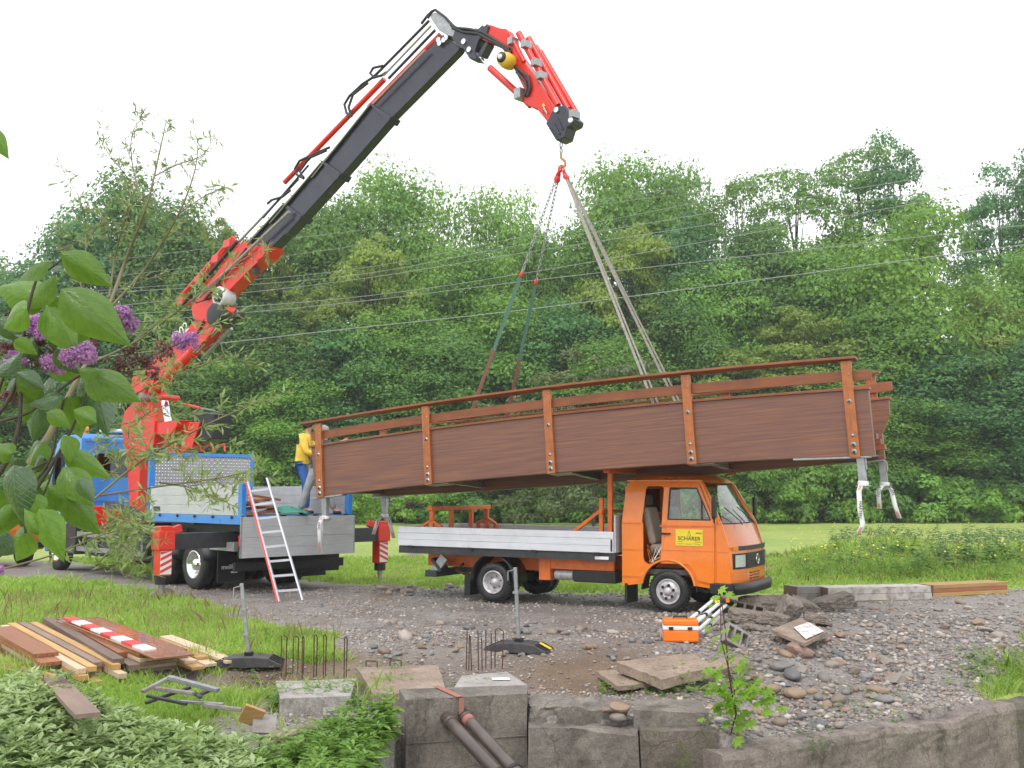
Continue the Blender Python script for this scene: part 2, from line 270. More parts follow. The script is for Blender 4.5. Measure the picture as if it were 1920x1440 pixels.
# ------------------------------------------------------------------ mesh helpers
def link(o, parent=None):
    scene.collection.objects.link(o)
    if parent: o.parent = parent
    return o
def tag(o, label=None, cat=None, group=None, kind=None):
    if label: o['label'] = label
    if cat: o['category'] = cat
    if group: o['group'] = group
    if kind: o['kind'] = kind
    return o
def empty(name, loc, rz=0, rot=None):
    o = bpy.data.objects.new(name, None); o.location = loc; o.rotation_euler = rot or (0, 0, rz); o.empty_display_size = .2
    return link(o)
def copy_tree(o, parent=None):
    c = o.copy(); scene.collection.objects.link(c)
    if parent: c.parent = parent
    for ch in [x for x in bpy.data.objects if x.parent == o]: copy_tree(ch, c)
    return c
class MB:
    def __init__(s, M=None): s.v = []; s.f = []; s.sm = []; s.mi = []; s.M = M; s.cur = 0
    def add(s, vs, fs, smooth=False):
        o = len(s.v)
        if s.M is not None: vs = [s.M @ Vector(v) for v in vs]
        s.v += [tuple(v) for v in vs]; s.f += [tuple(i+o for i in f) for f in fs]
        s.sm += [smooth]*len(fs); s.mi += [s.cur]*len(fs); return s
    def box(s, c, d, R=None):
        x, y, z = d[0]/2, d[1]/2, d[2]/2
        vs = [Vector((sx*x, sy*y, sz*z)) for sx in (-1,1) for sy in (-1,1) for sz in (-1,1)]
        if R is not None: vs = [R @ v for v in vs]
        c = Vector(c); vs = [v+c for v in vs]
        return s.add(vs, [(0,1,3,2),(4,6,7,5),(0,4,5,1),(2,3,7,6),(0,2,6,4),(1,5,7,3)])
    def b(s, x0, x1, y0, y1, z0, z1): return s.box(((x0+x1)/2,(y0+y1)/2,(z0+z1)/2), (x1-x0,y1-y0,z1-z0))
    def bar(s, p, q, w, h, up=(0,0,1)):
        p, q = Vector(p), Vector(q); d = q-p; L = d.length; x = d.normalized(); u = Vector(up)
        y = u.cross(x)
        if y.length < 1e-4: y = Vector((0,1,0)).cross(x)
        y.normalize(); z = x.cross(y)
        R = Matrix((x, y, z)).transposed()
        return s.box((p+q)/2, (L, w, h), R)
    def tube(s, pts, r, n=8, cap=True, smooth=True):
        pts = [Vector(p) for p in pts]; k = len(pts)
        rs = r if isinstance(r, (list, tuple)) else [r]*k
        vs = []; prev = None
        for i, p in enumerate(pts):
            t = (pts[min(i+1,k-1)] - pts[max(i-1,0)]).normalized()
            if prev is None:
                a = Vector((0,0,1)) if abs(t.z) < .9 else Vector((1,0,0))
                u = t.cross(a).normalized()
            else:
                u = (prev - t*prev.dot(t))
                u = u.normalized() if u.length > 1e-5 else t.orthogonal().normalized()
            prev = u; w = t.cross(u)
            for j in range(n):
                a = 2*math.pi*j/n; vs.append(p + (u*math.cos(a)+w*math.sin(a))*rs[i])
        fs = [(i*n+j, i*n+(j+1)%n, (i+1)*n+(j+1)%n, (i+1)*n+j) for i in range(k-1) for j in range(n)]
        s.add(vs, fs, smooth)
        if cap:
            s.add(vs[:n], [tuple(range(n))[::-1]]); s.add(vs[-n:], [tuple(range(n))])
        return s
    def cyl(s, p, q, r, n=20, r2=None): return s.tube([p, q], [r, r if r2 is None else r2], n)
    def lathe(s, prof, p, ax, n=28, smooth=True):    # prof: (axial, radius)
        ax = Vector(ax).normalized(); u = ax.orthogonal().normalized(); w = ax.cross(u); p = Vector(p); vs = []
        for a, r in prof:
            for j in range(n):
                t = 2*math.pi*j/n; vs.append(p + ax*a + (u*math.cos(t)+w*math.sin(t))*r)
        k = len(prof)
        return s.add(vs, [(i*n+j, i*n+(j+1)%n, (i+1)*n+(j+1)%n, (i+1)*n+j) for i in range(k-1) for j in range(n)], smooth)
    def plate(s, outer, th, fn, holes=()):           # 2D polygon with holes, thickness th, fn(u,v,w)->3D
        loops = [list(outer)]+[list(h) for h in holes]
        tri = tessellate_polygon([[Vector((a,b,0)) for a,b in l] for l in loops])
        flat = [p for l in loops for p in l]; n = len(flat)
        vs = [fn(a,b,0) for a,b in flat]+[fn(a,b,th) for a,b in flat]
        fs = [tuple(t) for t in tri]+[tuple(i+n for i in t[::-1]) for t in tri]
        o = 0
        for l in loops:
            m = len(l)
            fs += [(o+i, o+(i+1)%m, o+(i+1)%m+n, o+i+n) for i in range(m)]; o += m
        return s.add(vs, fs)
    def grid(s, rows, smooth=True):
        n = len(rows[0]); k = len(rows)
        return s.add([p for r in rows for p in r], [(i*n+j, i*n+j+1, (i+1)*n+j+1, (i+1)*n+j) for i in range(k-1) for j in range(n-1)], smooth)
    def build(s, name, mat, parent=None, bevel=0, seg=2, fix=True):
        me = bpy.data.meshes.new(name); me.from_pydata(s.v, [], s.f)
        mats = mat if isinstance(mat, (list, tuple)) else [mat]
        for m in mats: me.materials.append(m)
        me.polygons.foreach_set('use_smooth', s.sm); me.polygons.foreach_set('material_index', s.mi)
        if fix:
            import bmesh
            bm = bmesh.new(); bm.from_mesh(me); bmesh.ops.recalc_face_normals(bm, faces=bm.faces); bm.to_mesh(me); bm.free()
        me.update()
        o = link(bpy.data.objects.new(name, me), parent)
        if bevel:
            m = o.modifiers.new('bevel', 'BEVEL'); m.width = bevel; m.segments = seg; m.limit_method = 'ANGLE'; m.angle_limit = math.radians(40)
        return o
def rect(a0, a1, b0, b1, r=0, n=4):
    if r <= 0: return [(a0,b0),(a1,b0),(a1,b1),(a0,b1)]
    out = []
    for cx, cy, s in ((a1-r,b0+r,-90),(a1-r,b1-r,0),(a0+r,b1-r,90),(a0+r,b0+r,180)):
        for i in range(n+1):
            t = math.radians(s+90*i/n); out.append((cx+r*math.cos(t), cy+r*math.sin(t)))
    return out
def npmesh(name, verts, nper, mat, parent=None, smooth=False, faces=None, matidx=None):
    """verts (N*nper,3); faces None: one n-gon per group; else template of tris within a group"""
    verts = np.asarray(verts, dtype=np.float32).reshape(-1, 3); nv = len(verts); me = bpy.data.meshes.new(name)
    me.vertices.add(nv); me.vertices.foreach_set('co', verts.ravel())
    if faces is None: idx = np.arange(nv, dtype=np.int32); k = nper; nf = nv//nper
    else:
        fa = np.asarray(faces, dtype=np.int32); k = fa.shape[1]; g = nv//nper
        idx = (fa[None]+(np.arange(g, dtype=np.int32)*nper)[:,None,None]).ravel(); nf = g*len(fa)
    me.loops.add(len(idx)); me.loops.foreach_set('vertex_index', idx.astype(np.int32))
    me.polygons.add(nf); me.polygons.foreach_set('loop_start', np.arange(nf, dtype=np.int32)*k)
    try: me.polygons.foreach_set('loop_total', np.full(nf, k, dtype=np.int32))
    except Exception: pass
    me.polygons.foreach_set('use_smooth', np.full(nf, smooth)); me.materials.append(mat)
    me.update(calc_edges=True); me.validate()
    o = bpy.data.objects.new(name, me); return link(o, parent)
def unit(a): return a/np.maximum(np.linalg.norm(a, axis=-1, keepdims=True), 1e-9)
def leaf_quads(c, d, n, L, W):         # centres, long dir, normal, lengths, widths -> rhombic leaves (N,4,3)
    d = unit(d); w = unit(np.cross(n, d)); nn = np.cross(d, w)
    L = np.asarray(L)[:,None]; W = np.asarray(W)[:,None]
    return np.stack([c-d*L/2, c+w*W/2+d*L*.05-nn*W*.18, c+d*L/2, c-w*W/2+d*L*.05-nn*W*.18], 1)
def text(name, body, size, mat, parent, Mx, ext=.003, sx=1, align='CENTER'):
    cu = bpy.data.curves.new(name, 'FONT'); cu.body = body; cu.size = size; cu.extrude = ext; cu.align_x = align; cu.align_y = 'CENTER'
    t = bpy.data.objects.new(name, cu); scene.collection.objects.link(t)
    dg = bpy.context.evaluated_depsgraph_get(); me = bpy.data.meshes.new_from_object(t.evaluated_get(dg))
    bpy.data.objects.remove(t); bpy.data.curves.remove(cu)
    me.name = name; me.materials.clear(); me.materials.append(mat)
    me.transform(Mx @ Matrix.Diagonal((sx,1,1,1)))
    return link(bpy.data.objects.new(name, me), parent)
def frame(o, x, y):                     # matrix: text lies in plane (x right, y up)
    x = Vector(x).normalized(); y = Vector(y); y = (y-x*x.dot(y)).normalized(); z = x.cross(y)
    m = Matrix((x, y, z)).transposed().to_4x4(); m.translation = Vector(o); return m
def ico(sub=1):
    import bmesh
    bm = bmesh.new(); bmesh.ops.create_icosphere(bm, subdivisions=sub, radius=1)
    v = np.array([x.co[:] for x in bm.verts]); f = np.array([[y.index for y in x.verts] for x in bm.faces]); bm.free(); return v, f
def smooth01(t): t = np.clip(t, 0, 1); return t*t*(3-2*t)
# ------------------------------------------------------------------ terrain
WX = [-1.05, .15, .151, 1.95, 1.951, 5.9, 14, 60]; WY = [10.62, 10.95, 10.72, 10.35, 10.02, 12.4, 17.1, 44]
def vnoise(x, y, s, seed=0):
    x = np.asarray(x)/s; y = np.asarray(y)/s; xi = np.floor(x); yi = np.floor(y); fx = x-xi; fy = y-yi
    h = lambda a, b: np.modf(np.abs(np.sin(a*127.1+b*311.7+seed*74.7)*43758.5453))[0]
    fx = fx*fx*(3-2*fx); fy = fy*fy*(3-2*fy)
    return (h(xi,yi)*(1-fx)+h(xi+1,yi)*fx)*(1-fy)+(h(xi,yi+1)*(1-fx)+h(xi+1,yi+1)*fx)*fy
def H(x, y, cut=True):
    x = np.asarray(x, float); y = np.asarray(y, float)
    left = x < -1.1
    wy = np.where(left, 10.3, np.interp(x, WX, WY))
    S = np.interp(x, [-8,-3,-1.1,0,1.9,2.6,6,12], [.15,.35,.38,.32,.36,.52,.5,.35])
    h = -S*(1-smooth01((y-wy)/4.2))
    h = np.where(left, h-.10*np.maximum(10.3-y, 0), h)
    h = h-.22*np.exp(-((x+3.1)/.8)**2-((y-12.2)/.5)**2)-.12*np.exp(-((x-.9)/.5)**2-((y-12.3)/.7)**2)
    h = h+.035*(vnoise(x,y,.9,1)-.5)+.02*(vnoise(x,y,.35,2)-.5)+.07*(vnoise(x,y,2.3,3)-.5)*smooth01((x-1)/2)
    m = .60*np.exp(-((x-9.6)/2.6)**2-((y-26.5)/2.2)**2)+.5*np.exp(-((x-14.2)/2.6)**2-((y-27.5)/2.5)**2)
    h = h+m*(.8+.4*vnoise(x,y,1.1,5))
    h = h+np.maximum(y-30,0)*.004+np.maximum(y-79,0)*.26*np.clip((y-79)/20,.2,1)
    h = np.minimum(h, 16)
    if cut: h = np.where((x > -1.1) & (y < wy+.22), -3.0, h)
    return h
def hz(x, y): return float(H(x, y, False))
def T(px, py, dz=0):
    z = 0
    for _ in range(8):
        p = G(px, py, z+dz); z = .5*z+.5*hz(p.x, p.y)
    return Vector((p.x, p.y, z))
gp = [(-400,1052),(-60,1058),(120,1052),(300,1078),(560,1088),(690,1096),(800,1100),(930,1104),(1100,1112),(1400,1124),(1500,1134),(1720,1122),(1960,1104),(2600,1070),(3400,1500),
      (1345,1700),(600,1700),(600,1400),(440,1330),(430,1268),(560,1258),(660,1250),(655,1222),(610,1196),(520,1178),(440,1158),(380,1136),(300,1124),(180,1094),(-60,1082),(-400,1070)]
GP = np.array([[*G(a, min(b, 1439 if a < 1300 else b))][:2] for a, b in gp])
def inpoly(x, y, poly):
    c = np.zeros(np.shape(x), bool); n = len(poly)
    for i in range(n):
        x1, y1 = poly[i]; x2, y2 = poly[(i+1) % n]
        k = ((y1 > y) != (y2 > y)) & (x < (x2-x1)*(y-y1)/(y2-y1+1e-12)+x1); c ^= k
    return c
RG = [G(*p) for p in ((1800,1235),(1850,1205),(1990,1180),(2300,1180),(2300,1400),(1960,1330),(1860,1300))]
RGP = np.array([[p.x, p.y] for p in RG])
def grassmask(x, y):
    jx = (vnoise(x,y,.5,11)-.5)*.7+(vnoise(x,y,.16,12)-.5)*.35; jy = (vnoise(x,y,.5,13)-.5)*.7+(vnoise(x,y,.16,14)-.5)*.35
    g = ~inpoly(x+jx, y+jy, GP)
    g |= inpoly(x+jx, y+jy, RGP)
    g &= ~((x > -1.2) & (y < 12.6) & (x < 3)); g &= ~((((x+jx+2.6)/1.7)**2+((y+jy*.6-12.35)/.62)**2) < 1)
    return g
def axis(*segs):
    out = []
    for a, b, s in segs: out += list(np.arange(a, b, s))
    return np.array(out)
gx = axis((-400,-100,40),(-100,-20,8),(-20,-8,.6),(-8,9.5,.11),(9.5,22,.5),(22,100,6),(100,401,40))
gy = axis((-40,0,5),(0,7.5,1),(7.5,20,.11),(20,34,.4),(34,110,3),(110,420,20))
X, Y = np.meshgrid(gx, gy); Z = H(X, Y)
nx, ny = len(gx), len(gy)
me = bpy.data.meshes.new('ground'); co = np.stack([X, Y, Z], -1).reshape(-1, 3).astype(np.float32)
me.vertices.add(len(co)); me.vertices.foreach_set('co', co.ravel())
i0 = (np.arange(ny-1)[:,None]*nx+np.arange(nx-1)[None]).ravel(); fa = np.stack([i0, i0+1, i0+nx+1, i0+nx], 1).astype(np.int32)
me.loops.add(fa.size); me.loops.foreach_set('vertex_index', fa.ravel()); me.polygons.add(len(fa))
me.polygons.foreach_set('loop_start', np.arange(len(fa), dtype=np.int32)*4); me.polygons.foreach_set('use_smooth', np.ones(len(fa), bool)); me.update(calc_edges=True)
gm = grassmask(X, Y).astype(float)
# worn earth: around the dug foundations, the trail over the meadow
def dirtmask(x, y):
    d = np.exp(-((x+2.4)/1.6)**2-((y-12.6)/.75)**2)*1.2+np.exp(-((x-.9)/1.0)**2-((y-12.6)/1.1)**2)*1.2
    tr = np.abs(x-(-2.45-.05*(y-20)))
    d = d+np.exp(-(tr/.28)**2)*(y > 19)*(y < 40)*.8
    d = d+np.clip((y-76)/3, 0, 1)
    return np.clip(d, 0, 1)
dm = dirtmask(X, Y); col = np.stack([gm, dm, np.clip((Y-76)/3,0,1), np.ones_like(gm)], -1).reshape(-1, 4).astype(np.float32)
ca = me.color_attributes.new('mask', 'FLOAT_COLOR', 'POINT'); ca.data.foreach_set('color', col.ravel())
def ground_mat():
    m, nt, b = nodes('ground'); N = nt.nodes; L = nt.links
    tc = N.new("ShaderNodeTexCoord"); at = N.new("ShaderNodeAttribute"); at.attribute_name = 'mask'
    sp = N.new("ShaderNodeSeparateColor"); L.new(at.outputs['Color'], sp.inputs[0])
    def vor(s, r=1):
        v = N.new("ShaderNodeTexVoronoi"); v.inputs['Scale'].default_value = s; v.inputs['Randomness'].default_value = r; L.new(tc.outputs['Object'], v.inputs['Vector']); return v
    def noi(s, d=6, r=.6):
        v = N.new("ShaderNodeTexNoise"); v.inputs['Scale'].default_value = s; v.inputs['Detail'].default_value = d; v.inputs['Roughness'].default_value = r; L.new(tc.outputs['Object'], v.inputs['Vector']); return v
    def ramp(src, pts):
        r = N.new("ShaderNodeValToRGB"); e = r.color_ramp.elements
        e[0].position = pts[0][0]; e[0].color = rgba(pts[0][1]); e[1].position = pts[-1][0]; e[1].color = rgba(pts[-1][1])
        for p, c in pts[1:-1]:
            q = e.new(p); q.color = rgba(c)
        L.new(src, r.inputs[0]); return r.outputs[0]
    def mix(f, a, bb, t='MIX'):
        x = N.new("ShaderNodeMix"); x.data_type = 'RGBA'; x.blend_type = t
        if isinstance(f, float): x.inputs[0].default_value = f
        else: L.new(f, x.inputs[0])
        L.new(a, x.inputs[6]); L.new(bb, x.inputs[7]); return x.outputs[2]
    v1 = vor(26); s1 = N.new("ShaderNodeSeparateColor"); L.new(v1.outputs['Color'], s1.inputs[0])
    st = ramp(s1.outputs[0], [(0,(.12,.11,.108)),(.3,(.26,.23,.21)),(.55,(.18,.16,.155)),(.75,(.33,.29,.255)),(.9,(.22,.205,.21)),(1,(.45,.40,.36))])
    n1 = noi(1.1); wet = ramp(n1.outputs[0], [(.35,(.145,.115,.097)),(.5,(.225,.198,.182)),(.65,(.30,.285,.28))])
    fine = noi(60, 4); ff = ramp(fine.outputs[0], [(.3,(.55,.55,.55)),(.7,(1.3,1.3,1.3))])
    grav = mix(.55, wet, st); grav = mix(.8, grav, ff, 'MULTIPLY')
    n2 = noi(.8); dirt = ramp(n2.outputs[0], [(.3,(.10,.066,.044)),(.7,(.22,.155,.105))]); dirt = mix(.8, dirt, ff, 'MULTIPLY')
    n3 = noi(.09, 8, .65); n4 = noi(9, 5)
    gr = ramp(n3.outputs[0], [(.3,(.20,.29,.060)),(.5,(.29,.37,.085)),(.7,(.38,.41,.13))])
    g4 = ramp(n4.outputs[0], [(.3,(.62,.62,.62)),(.7,(1.25,1.25,1.25))]); gr = mix(.8, gr, g4, 'MULTIPLY')
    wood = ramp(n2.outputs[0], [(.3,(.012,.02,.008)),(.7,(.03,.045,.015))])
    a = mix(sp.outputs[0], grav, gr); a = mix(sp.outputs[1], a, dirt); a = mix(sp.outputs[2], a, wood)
    L.new(a, b.inputs['Base Color'])
    rr = N.new("ShaderNodeMapRange"); rr.inputs[1].default_value = .35; rr.inputs[2].default_value = .65; rr.inputs[3].default_value = .38; rr.inputs[4].default_value = .8
    L.new(n1.outputs[0], rr.inputs[0]); L.new(rr.outputs[0], b.inputs['Roughness'])
    b.inputs['Specular IOR Level'].default_value = .35
    b1 = N.new("ShaderNodeBump"); b1.inputs['Distance'].default_value = .012; L.new(v1.outputs['Distance'], b1.inputs['Height']); b1.invert = True
    b2 = N.new("ShaderNodeBump"); b2.inputs['Distance'].default_value = .008; L.new(fine.outputs[0], b2.inputs['Height']); L.new(b1.outputs[0], b2.inputs['Normal'])
    L.new(b2.outputs[0], b.inputs['Normal']); return m
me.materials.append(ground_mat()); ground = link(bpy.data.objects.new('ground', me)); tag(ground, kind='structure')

hzm = bpy.data.materials.new('haze_air'); hzm.use_nodes = True; hn = hzm.node_tree; hn.nodes.remove(hn.nodes['Principled BSDF'])
pv = hn.nodes.new('ShaderNodeVolumePrincipled'); pv.inputs['Color'].default_value = (.93,.96,1,1); pv.inputs['Density'].default_value = .0006; hn.links.new(pv.outputs[0], hn.nodes['Material Output'].inputs['Volume'])
tag(MB().b(-420,420,-60,440,-4.2,46).build('haze', hzm), kind='stuff')
# ------------------------------------------------------------------ walls along the river
def rough_block(name, foot, z0, z1, mat, amp=.015, res=.09, toprough=0, seed=1, parent=None, M_=None):
    """foot: four plan corners FL, FR, BR, BL; a box of fine faces, displaced"""
    FL, FR, BR, BL = [Vector((p[0], p[1], 0)) for p in foot]; mb = MB()
    def q(u, v, w):
        p = (FL*(1-u)+FR*u)*(1-v)+(BL*(1-u)+BR*u)*v
        z = z0+(z1-z0)*w
        s = seed*13.7
        n = float(vnoise(p.x*1+p.z+s, p.y+z*1.0, .22, seed)-.5)+.5*float(vnoise(p.x+z, p.y-z*.7, .07, seed+3)-.5)
        tn = float(vnoise(p.x, p.y, .3, seed+5))*toprough*(w > .96)+.5*float(vnoise(p.x, p.y, .09, seed+6))*toprough*(w > .96)
        return Vector((p.x+n*amp*.6, p.y+n*amp, z-tn+n*amp*.3*(w > .96)))
    nu = max(2, int((FR-FL).length/res)); nv = max(2, int((BL-FL).length/res)); nw = max(2, int((z1-z0)/res/1.5))
    U = [i/nu for i in range(nu+1)]; Vv = [i/nv for i in range(nv+1)]; W = [i/nw for i in range(nw+1)]
    mb.grid([[q(u, 0, w) for u in U] for w in W], False); mb.grid([[q(u, 1, w) for u in U] for w in W], False)
    mb.grid([[q(0, v, w) for v in Vv] for w in W], False); mb.grid([[q(1, v, w) for v in Vv] for w in W], False)
    mb.grid([[q(u, v, 1) for u in U] for v in Vv], False)
    o = mb.build(name, mat, parent); return o
def xy(p): return (p.x, p.y)
bz = -.10
bFL, bFR = G(762,1313,bz), G(988,1300,bz); bBR = G(990,1284,bz); bBL = G(748,1292,bz)
ab = empty('bridge_abutment', (0,0,0)); tag(ab, 'weathered grey concrete block at river edge with two brown pipes running into it', 'concrete block')
rough_block('block', (xy(bFL), xy(bFR), xy(bBR), xy(bBL)), -3, bz, M['concrete'], .008, .12, 0, 2, ab)
fd = (bFR-bFL).normalized()
# spray-painted line on the block (flat paint, 3 mm proud)
mb = MB(); pa, pb = G(818,1287,bz+.006), G(862,1307,bz+.006); mb.bar(pa+Vector((0,0,.004)), pb+Vector((0,0,.004)), .07, .006)
fp = pb+Vector((.02,-.02,0)); mb.bar(fp+Vector((0,-.012,-.005)), fp+Vector((.0,-.012,-.16)), .05, .008, up=(0,1,0)); mb.build('paint_mark', pmat('marking_spray', (.42,.12,.09), (.24,.15,.12), 30, .8), ab)
# joints between pours: thin recessed-looking ledges
mb = MB()
for zz in (-.52, -.86, -1.2):
    a = Vector((bFL.x, bFL.y, zz)); c = Vector((bFR.x, bFR.y, zz)); mb.bar(a+Vector((0,-.006,0)), c+Vector((0,-.006,0)), .012, .008)
mb.build('pour_ridge', M['concrete'], ab, .003)
# pipes
for i, (p0, p1) in enumerate((((836,1345),(1010,1535)), ((866,1337),(1040,1527)))):
    t = empty('drain_pipe', (0,0,0)); tag(t, ['brown drain pipe leaving the concrete block, left one of the pair', 'brown drain pipe leaving the concrete block, right one with orange paint on its end'][i], 'pipe', 'pipes leaving the concrete block')
    a = P(*p0, bFL.y+.12+i*.08); d = P(p1[0], p1[1], 8.9)-a; MB().tube([a, a+d*.5, a+d], .062, 20).build('pipe', M['pipe'], t)
    dn = d.normalized(); MB().lathe([(-.0,.062),(0,.074),(.05,.074),(.05,.0621)], a+dn*.10, dn, 20).build('pipe_collar', M['pipe'], t)
    if i == 1: MB().lathe([(0,.0635),(.09,.0635)], a+dn*.155, dn, 20).build('paint_mark', bpy.data.materials['marking_spray'], t)
    MB().lathe([(-.018,.063),(-.018,.075),(.018,.075),(.018,.063)], a+d*.62, dn, 20).build('pipe_clamp', M['black'], t)
# mid wall: lower wall, broken concrete ledge, slab, mossy part
mL, mR = Vector((bFR.x+.0, bFR.y-.22, 0)), G(1345,1345,-.38)
w1 = empty('broken_wall', (0,0,0)); tag(w1, 'low crumbling concrete wall with rough broken top between block and sapling', 'wall')
nR = Vector((1.25, 10.42, 0))
rough_block('wall_face', ((mL.x+.01,mL.y),(nR.x,nR.y),(nR.x+.02,nR.y+.42),(mL.x+.01,mL.y+.5)), -3, -.36, M['concrete'], .035, .07, .05, 3, w1)
rough_block('broken_ledge', ((mL.x+.03,mL.y+.3),(1.18,10.78),(1.2,11.35),(mL.x+.03,mL.y+.8)), -.9, -.20, M['concrete'], .07, .05, .07, 4, w1)
rough_block('mossy_face', ((1.262,10.38),(1.99,10.26),(2.03,10.7),(1.29,10.85)), -3, -.33, M['concrete_moss'], .03, .08, .03, 5, w1)
rough_block('cap_slab', ((1.22,10.62),(1.95,10.48),(1.99,11.1),(1.3,11.2)), -.42, -.21, M['concrete'], .018, .08, .01, 6, w1)
w2 = empty('river_wall', (0,0,0)); tag(w2, 'long brownish concrete retaining wall below gravel bank at lower right', 'wall')
pts = [(2.0,10.02),(3.2,10.72),(4.6,11.55),(5.9,12.35),(8.5,13.9),(14,17.1)]
ztop = lambda x: -.545+.05*float(vnoise(x,0,1.7,31))+.035*float(vnoise(x,0,.23,32))-(.10*float(vnoise(x,1,.35,33)) if 4.2 < x < 5.4 else 0)
def wall_piece(p0, p1, mat, seed):
    a = Vector((p0[0],p0[1],0)); c = Vector((p1[0],p1[1],0)); d = (c-a); L_ = d.length; d.normalize(); n_ = Vector((-d.y,d.x,0)); nu = int(L_/.06); mb = MB(); W_ = .30
    def q(i, v, w):
        p = a+d*(L_*i/nu); z1 = ztop(p.x); e = .03*(float(vnoise(p.x,w*9,.45,7))-.5)+.014*(float(vnoise(p.x,w*12,.13,8))-.5); k = max(0, w-.97)*1.0
        z = -3+(z1+3)*w if w < 1 else z1-.02*float(vnoise(p.x,p.y+v,.07,5))
        return p+n_*(v*W_+e*(1 if v == 0 else .3)+k)+Vector((0,0,z))
    ws_ = [0,.4,.6,.7,.74,.78,.8,.82,.84,.86,.88,.9,.92,.94,.955,.97,.985,1]
    mb.grid([[q(i,0,w) for i in range(nu+1)] for w in ws_],False); mb.grid([[q(i,v,1) for i in range(nu+1)] for v in (0,.2,.5,.8,1)],False); mb.grid([[q(i,1,w) for i in range(nu+1)] for w in ws_],False)
    if p0[0] < 2.1: mb.grid([[q(0,v,w) for v in (0,.5,1)] for w in ws_],False)
    mb.build('wall_section', mat, w2)
for i in range(len(pts)-1): wall_piece(pts[i], pts[i+1], M['wall_br'] if i < 3 else M['concrete_moss'], i)

# ------------------------------------------------------------------ trees
def blobs_for(r, n, shape, lo=0):
    c = []
    for _ in range(n):
        d = unit(r.normal(size=3)); k = r.uniform(.45, 1)**.6
        c.append(d*k*np.array(shape))
    return np.array(c)
def leaf_cloud(r, c, br, n, L, flat=.75, up=.35):
    wts = br**2; idx = r.choice(len(c), n, p=wts/wts.sum())
    d = unit(r.normal(size=(n,3))); d[:,2] = np.where(d[:,2] < -.35, -d[:,2]*.5, d[:,2])
    rad = br[idx]*r.uniform(.68, 1.06, n); rad *= .80+.40*vnoise(d[:,0]*2.2+idx, d[:,1]*2.2+d[:,2]*2, .5, 3)
    pos = c[idx]+d*rad[:,None]*np.array([1,1,flat])
    nrm = unit(d*1.0+r.normal(size=(n,3))*.42+np.array([0,0,up])); ld = unit(np.cross(nrm, r.normal(size=(n,3))))
    ll = L*r.uniform(.6, 1.35, n)
    return leaf_quads(pos, ld, nrm, ll, ll*r.uniform(.5,.75,n))
def make_tree(i, name, H_, W_, mat, nb=60, nl=17000, L=.32, sparse=False, base=.06, trunk_r=.2, flat=.95):
    r = np.random.default_rng(100+i)
    root = empty(name, (0,0,0))
    hc = H_*(1-base)/2; shape = (W_/2, W_/2, hc)
    c = blobs_for(r, nb, shape)
    # narrower at the top, wide in the middle
    t = (c[:,2]+hc)/(2*hc); k = np.interp(t, [0,.35,.8,1], [.85,1.05,.98,.75]); c[:,0] *= k; c[:,1] *= k
    c[:,2] += H_*base+hc
    br = r.uniform(.065,.17,nb)*H_*(.55 if sparse else 1)*min(1, (W_/H_)*1.9)
    q = leaf_cloud(r, c, br, nl, L, flat)
    lv = npmesh('crown', q.reshape(-1,3), 4, mat, root); tag(lv, kind='stuff')
    mb = MB(); top = Vector((r.normal()*.3, r.normal()*.3, H_*.86))
    tp = [Vector((0,0,-.5)), Vector((.1*r.normal(),.1*r.normal(),H_*.25)), Vector((.25*r.normal(),.25*r.normal(),H_*.55)), top]
    mb.tube(tp, [trunk_r*1.25, trunk_r, trunk_r*.6, trunk_r*.12], 8)
    for j in r.choice(nb, min(nb, 30), replace=False):
        e = Vector(c[j]); s = min(max((e.z/H_-.18), .15), .8); st = tp[1].lerp(tp[3], s); mid = st.lerp(e, .5)+Vector((0,0,-.25))
        mb.tube([st, mid, e], [trunk_r*.34, trunk_r*.2, trunk_r*.06], 5, cap=False)
    mb.build('trunk', M['bark'], root, fix=False); return root
protos = {
 'dark': make_tree(0,'broadleaf_tree',21,9,M['leaf_dark'],78,34000,.30),
 'mid':  make_tree(1,'broadleaf_tree',22,9.5,M['leaf_mid'],82,34000,.30),
 'light':make_tree(2,'broadleaf_tree',19,10,M['leaf_light'],80,32000,.29),
 'yel':  make_tree(3,'broadleaf_tree',17,9,M['leaf_yel'],90,27000,.27,True,.08,flat=.7),
 'blue': make_tree(4,'broadleaf_tree',20,9,M['leaf_blue'],78,33000,.30),
 'thin': make_tree(5,'sparse_tree',24,9.5,M['leaf_mid'],85,10500,.26,True,.3,.26,flat=.8),
 'thind':make_tree(6,'sparse_tree',22,7.5,M['leaf_blue'],90,15000,.26,True,.25,.24,flat=.8),
}
pH = dict(dark=21,mid=22,light=19,yel=17,blue=20,thin=24,thind=22); pW = dict(dark=9,mid=9.5,light=10,yel=9,blue=9,thin=9.5,thind=7.5)
desc = dict(dark='dark green', mid='fresh green', light='bright light green', yel='yellowish green', blue='bluish green', thin='sparse open-crowned', thind='thin dark sparse')
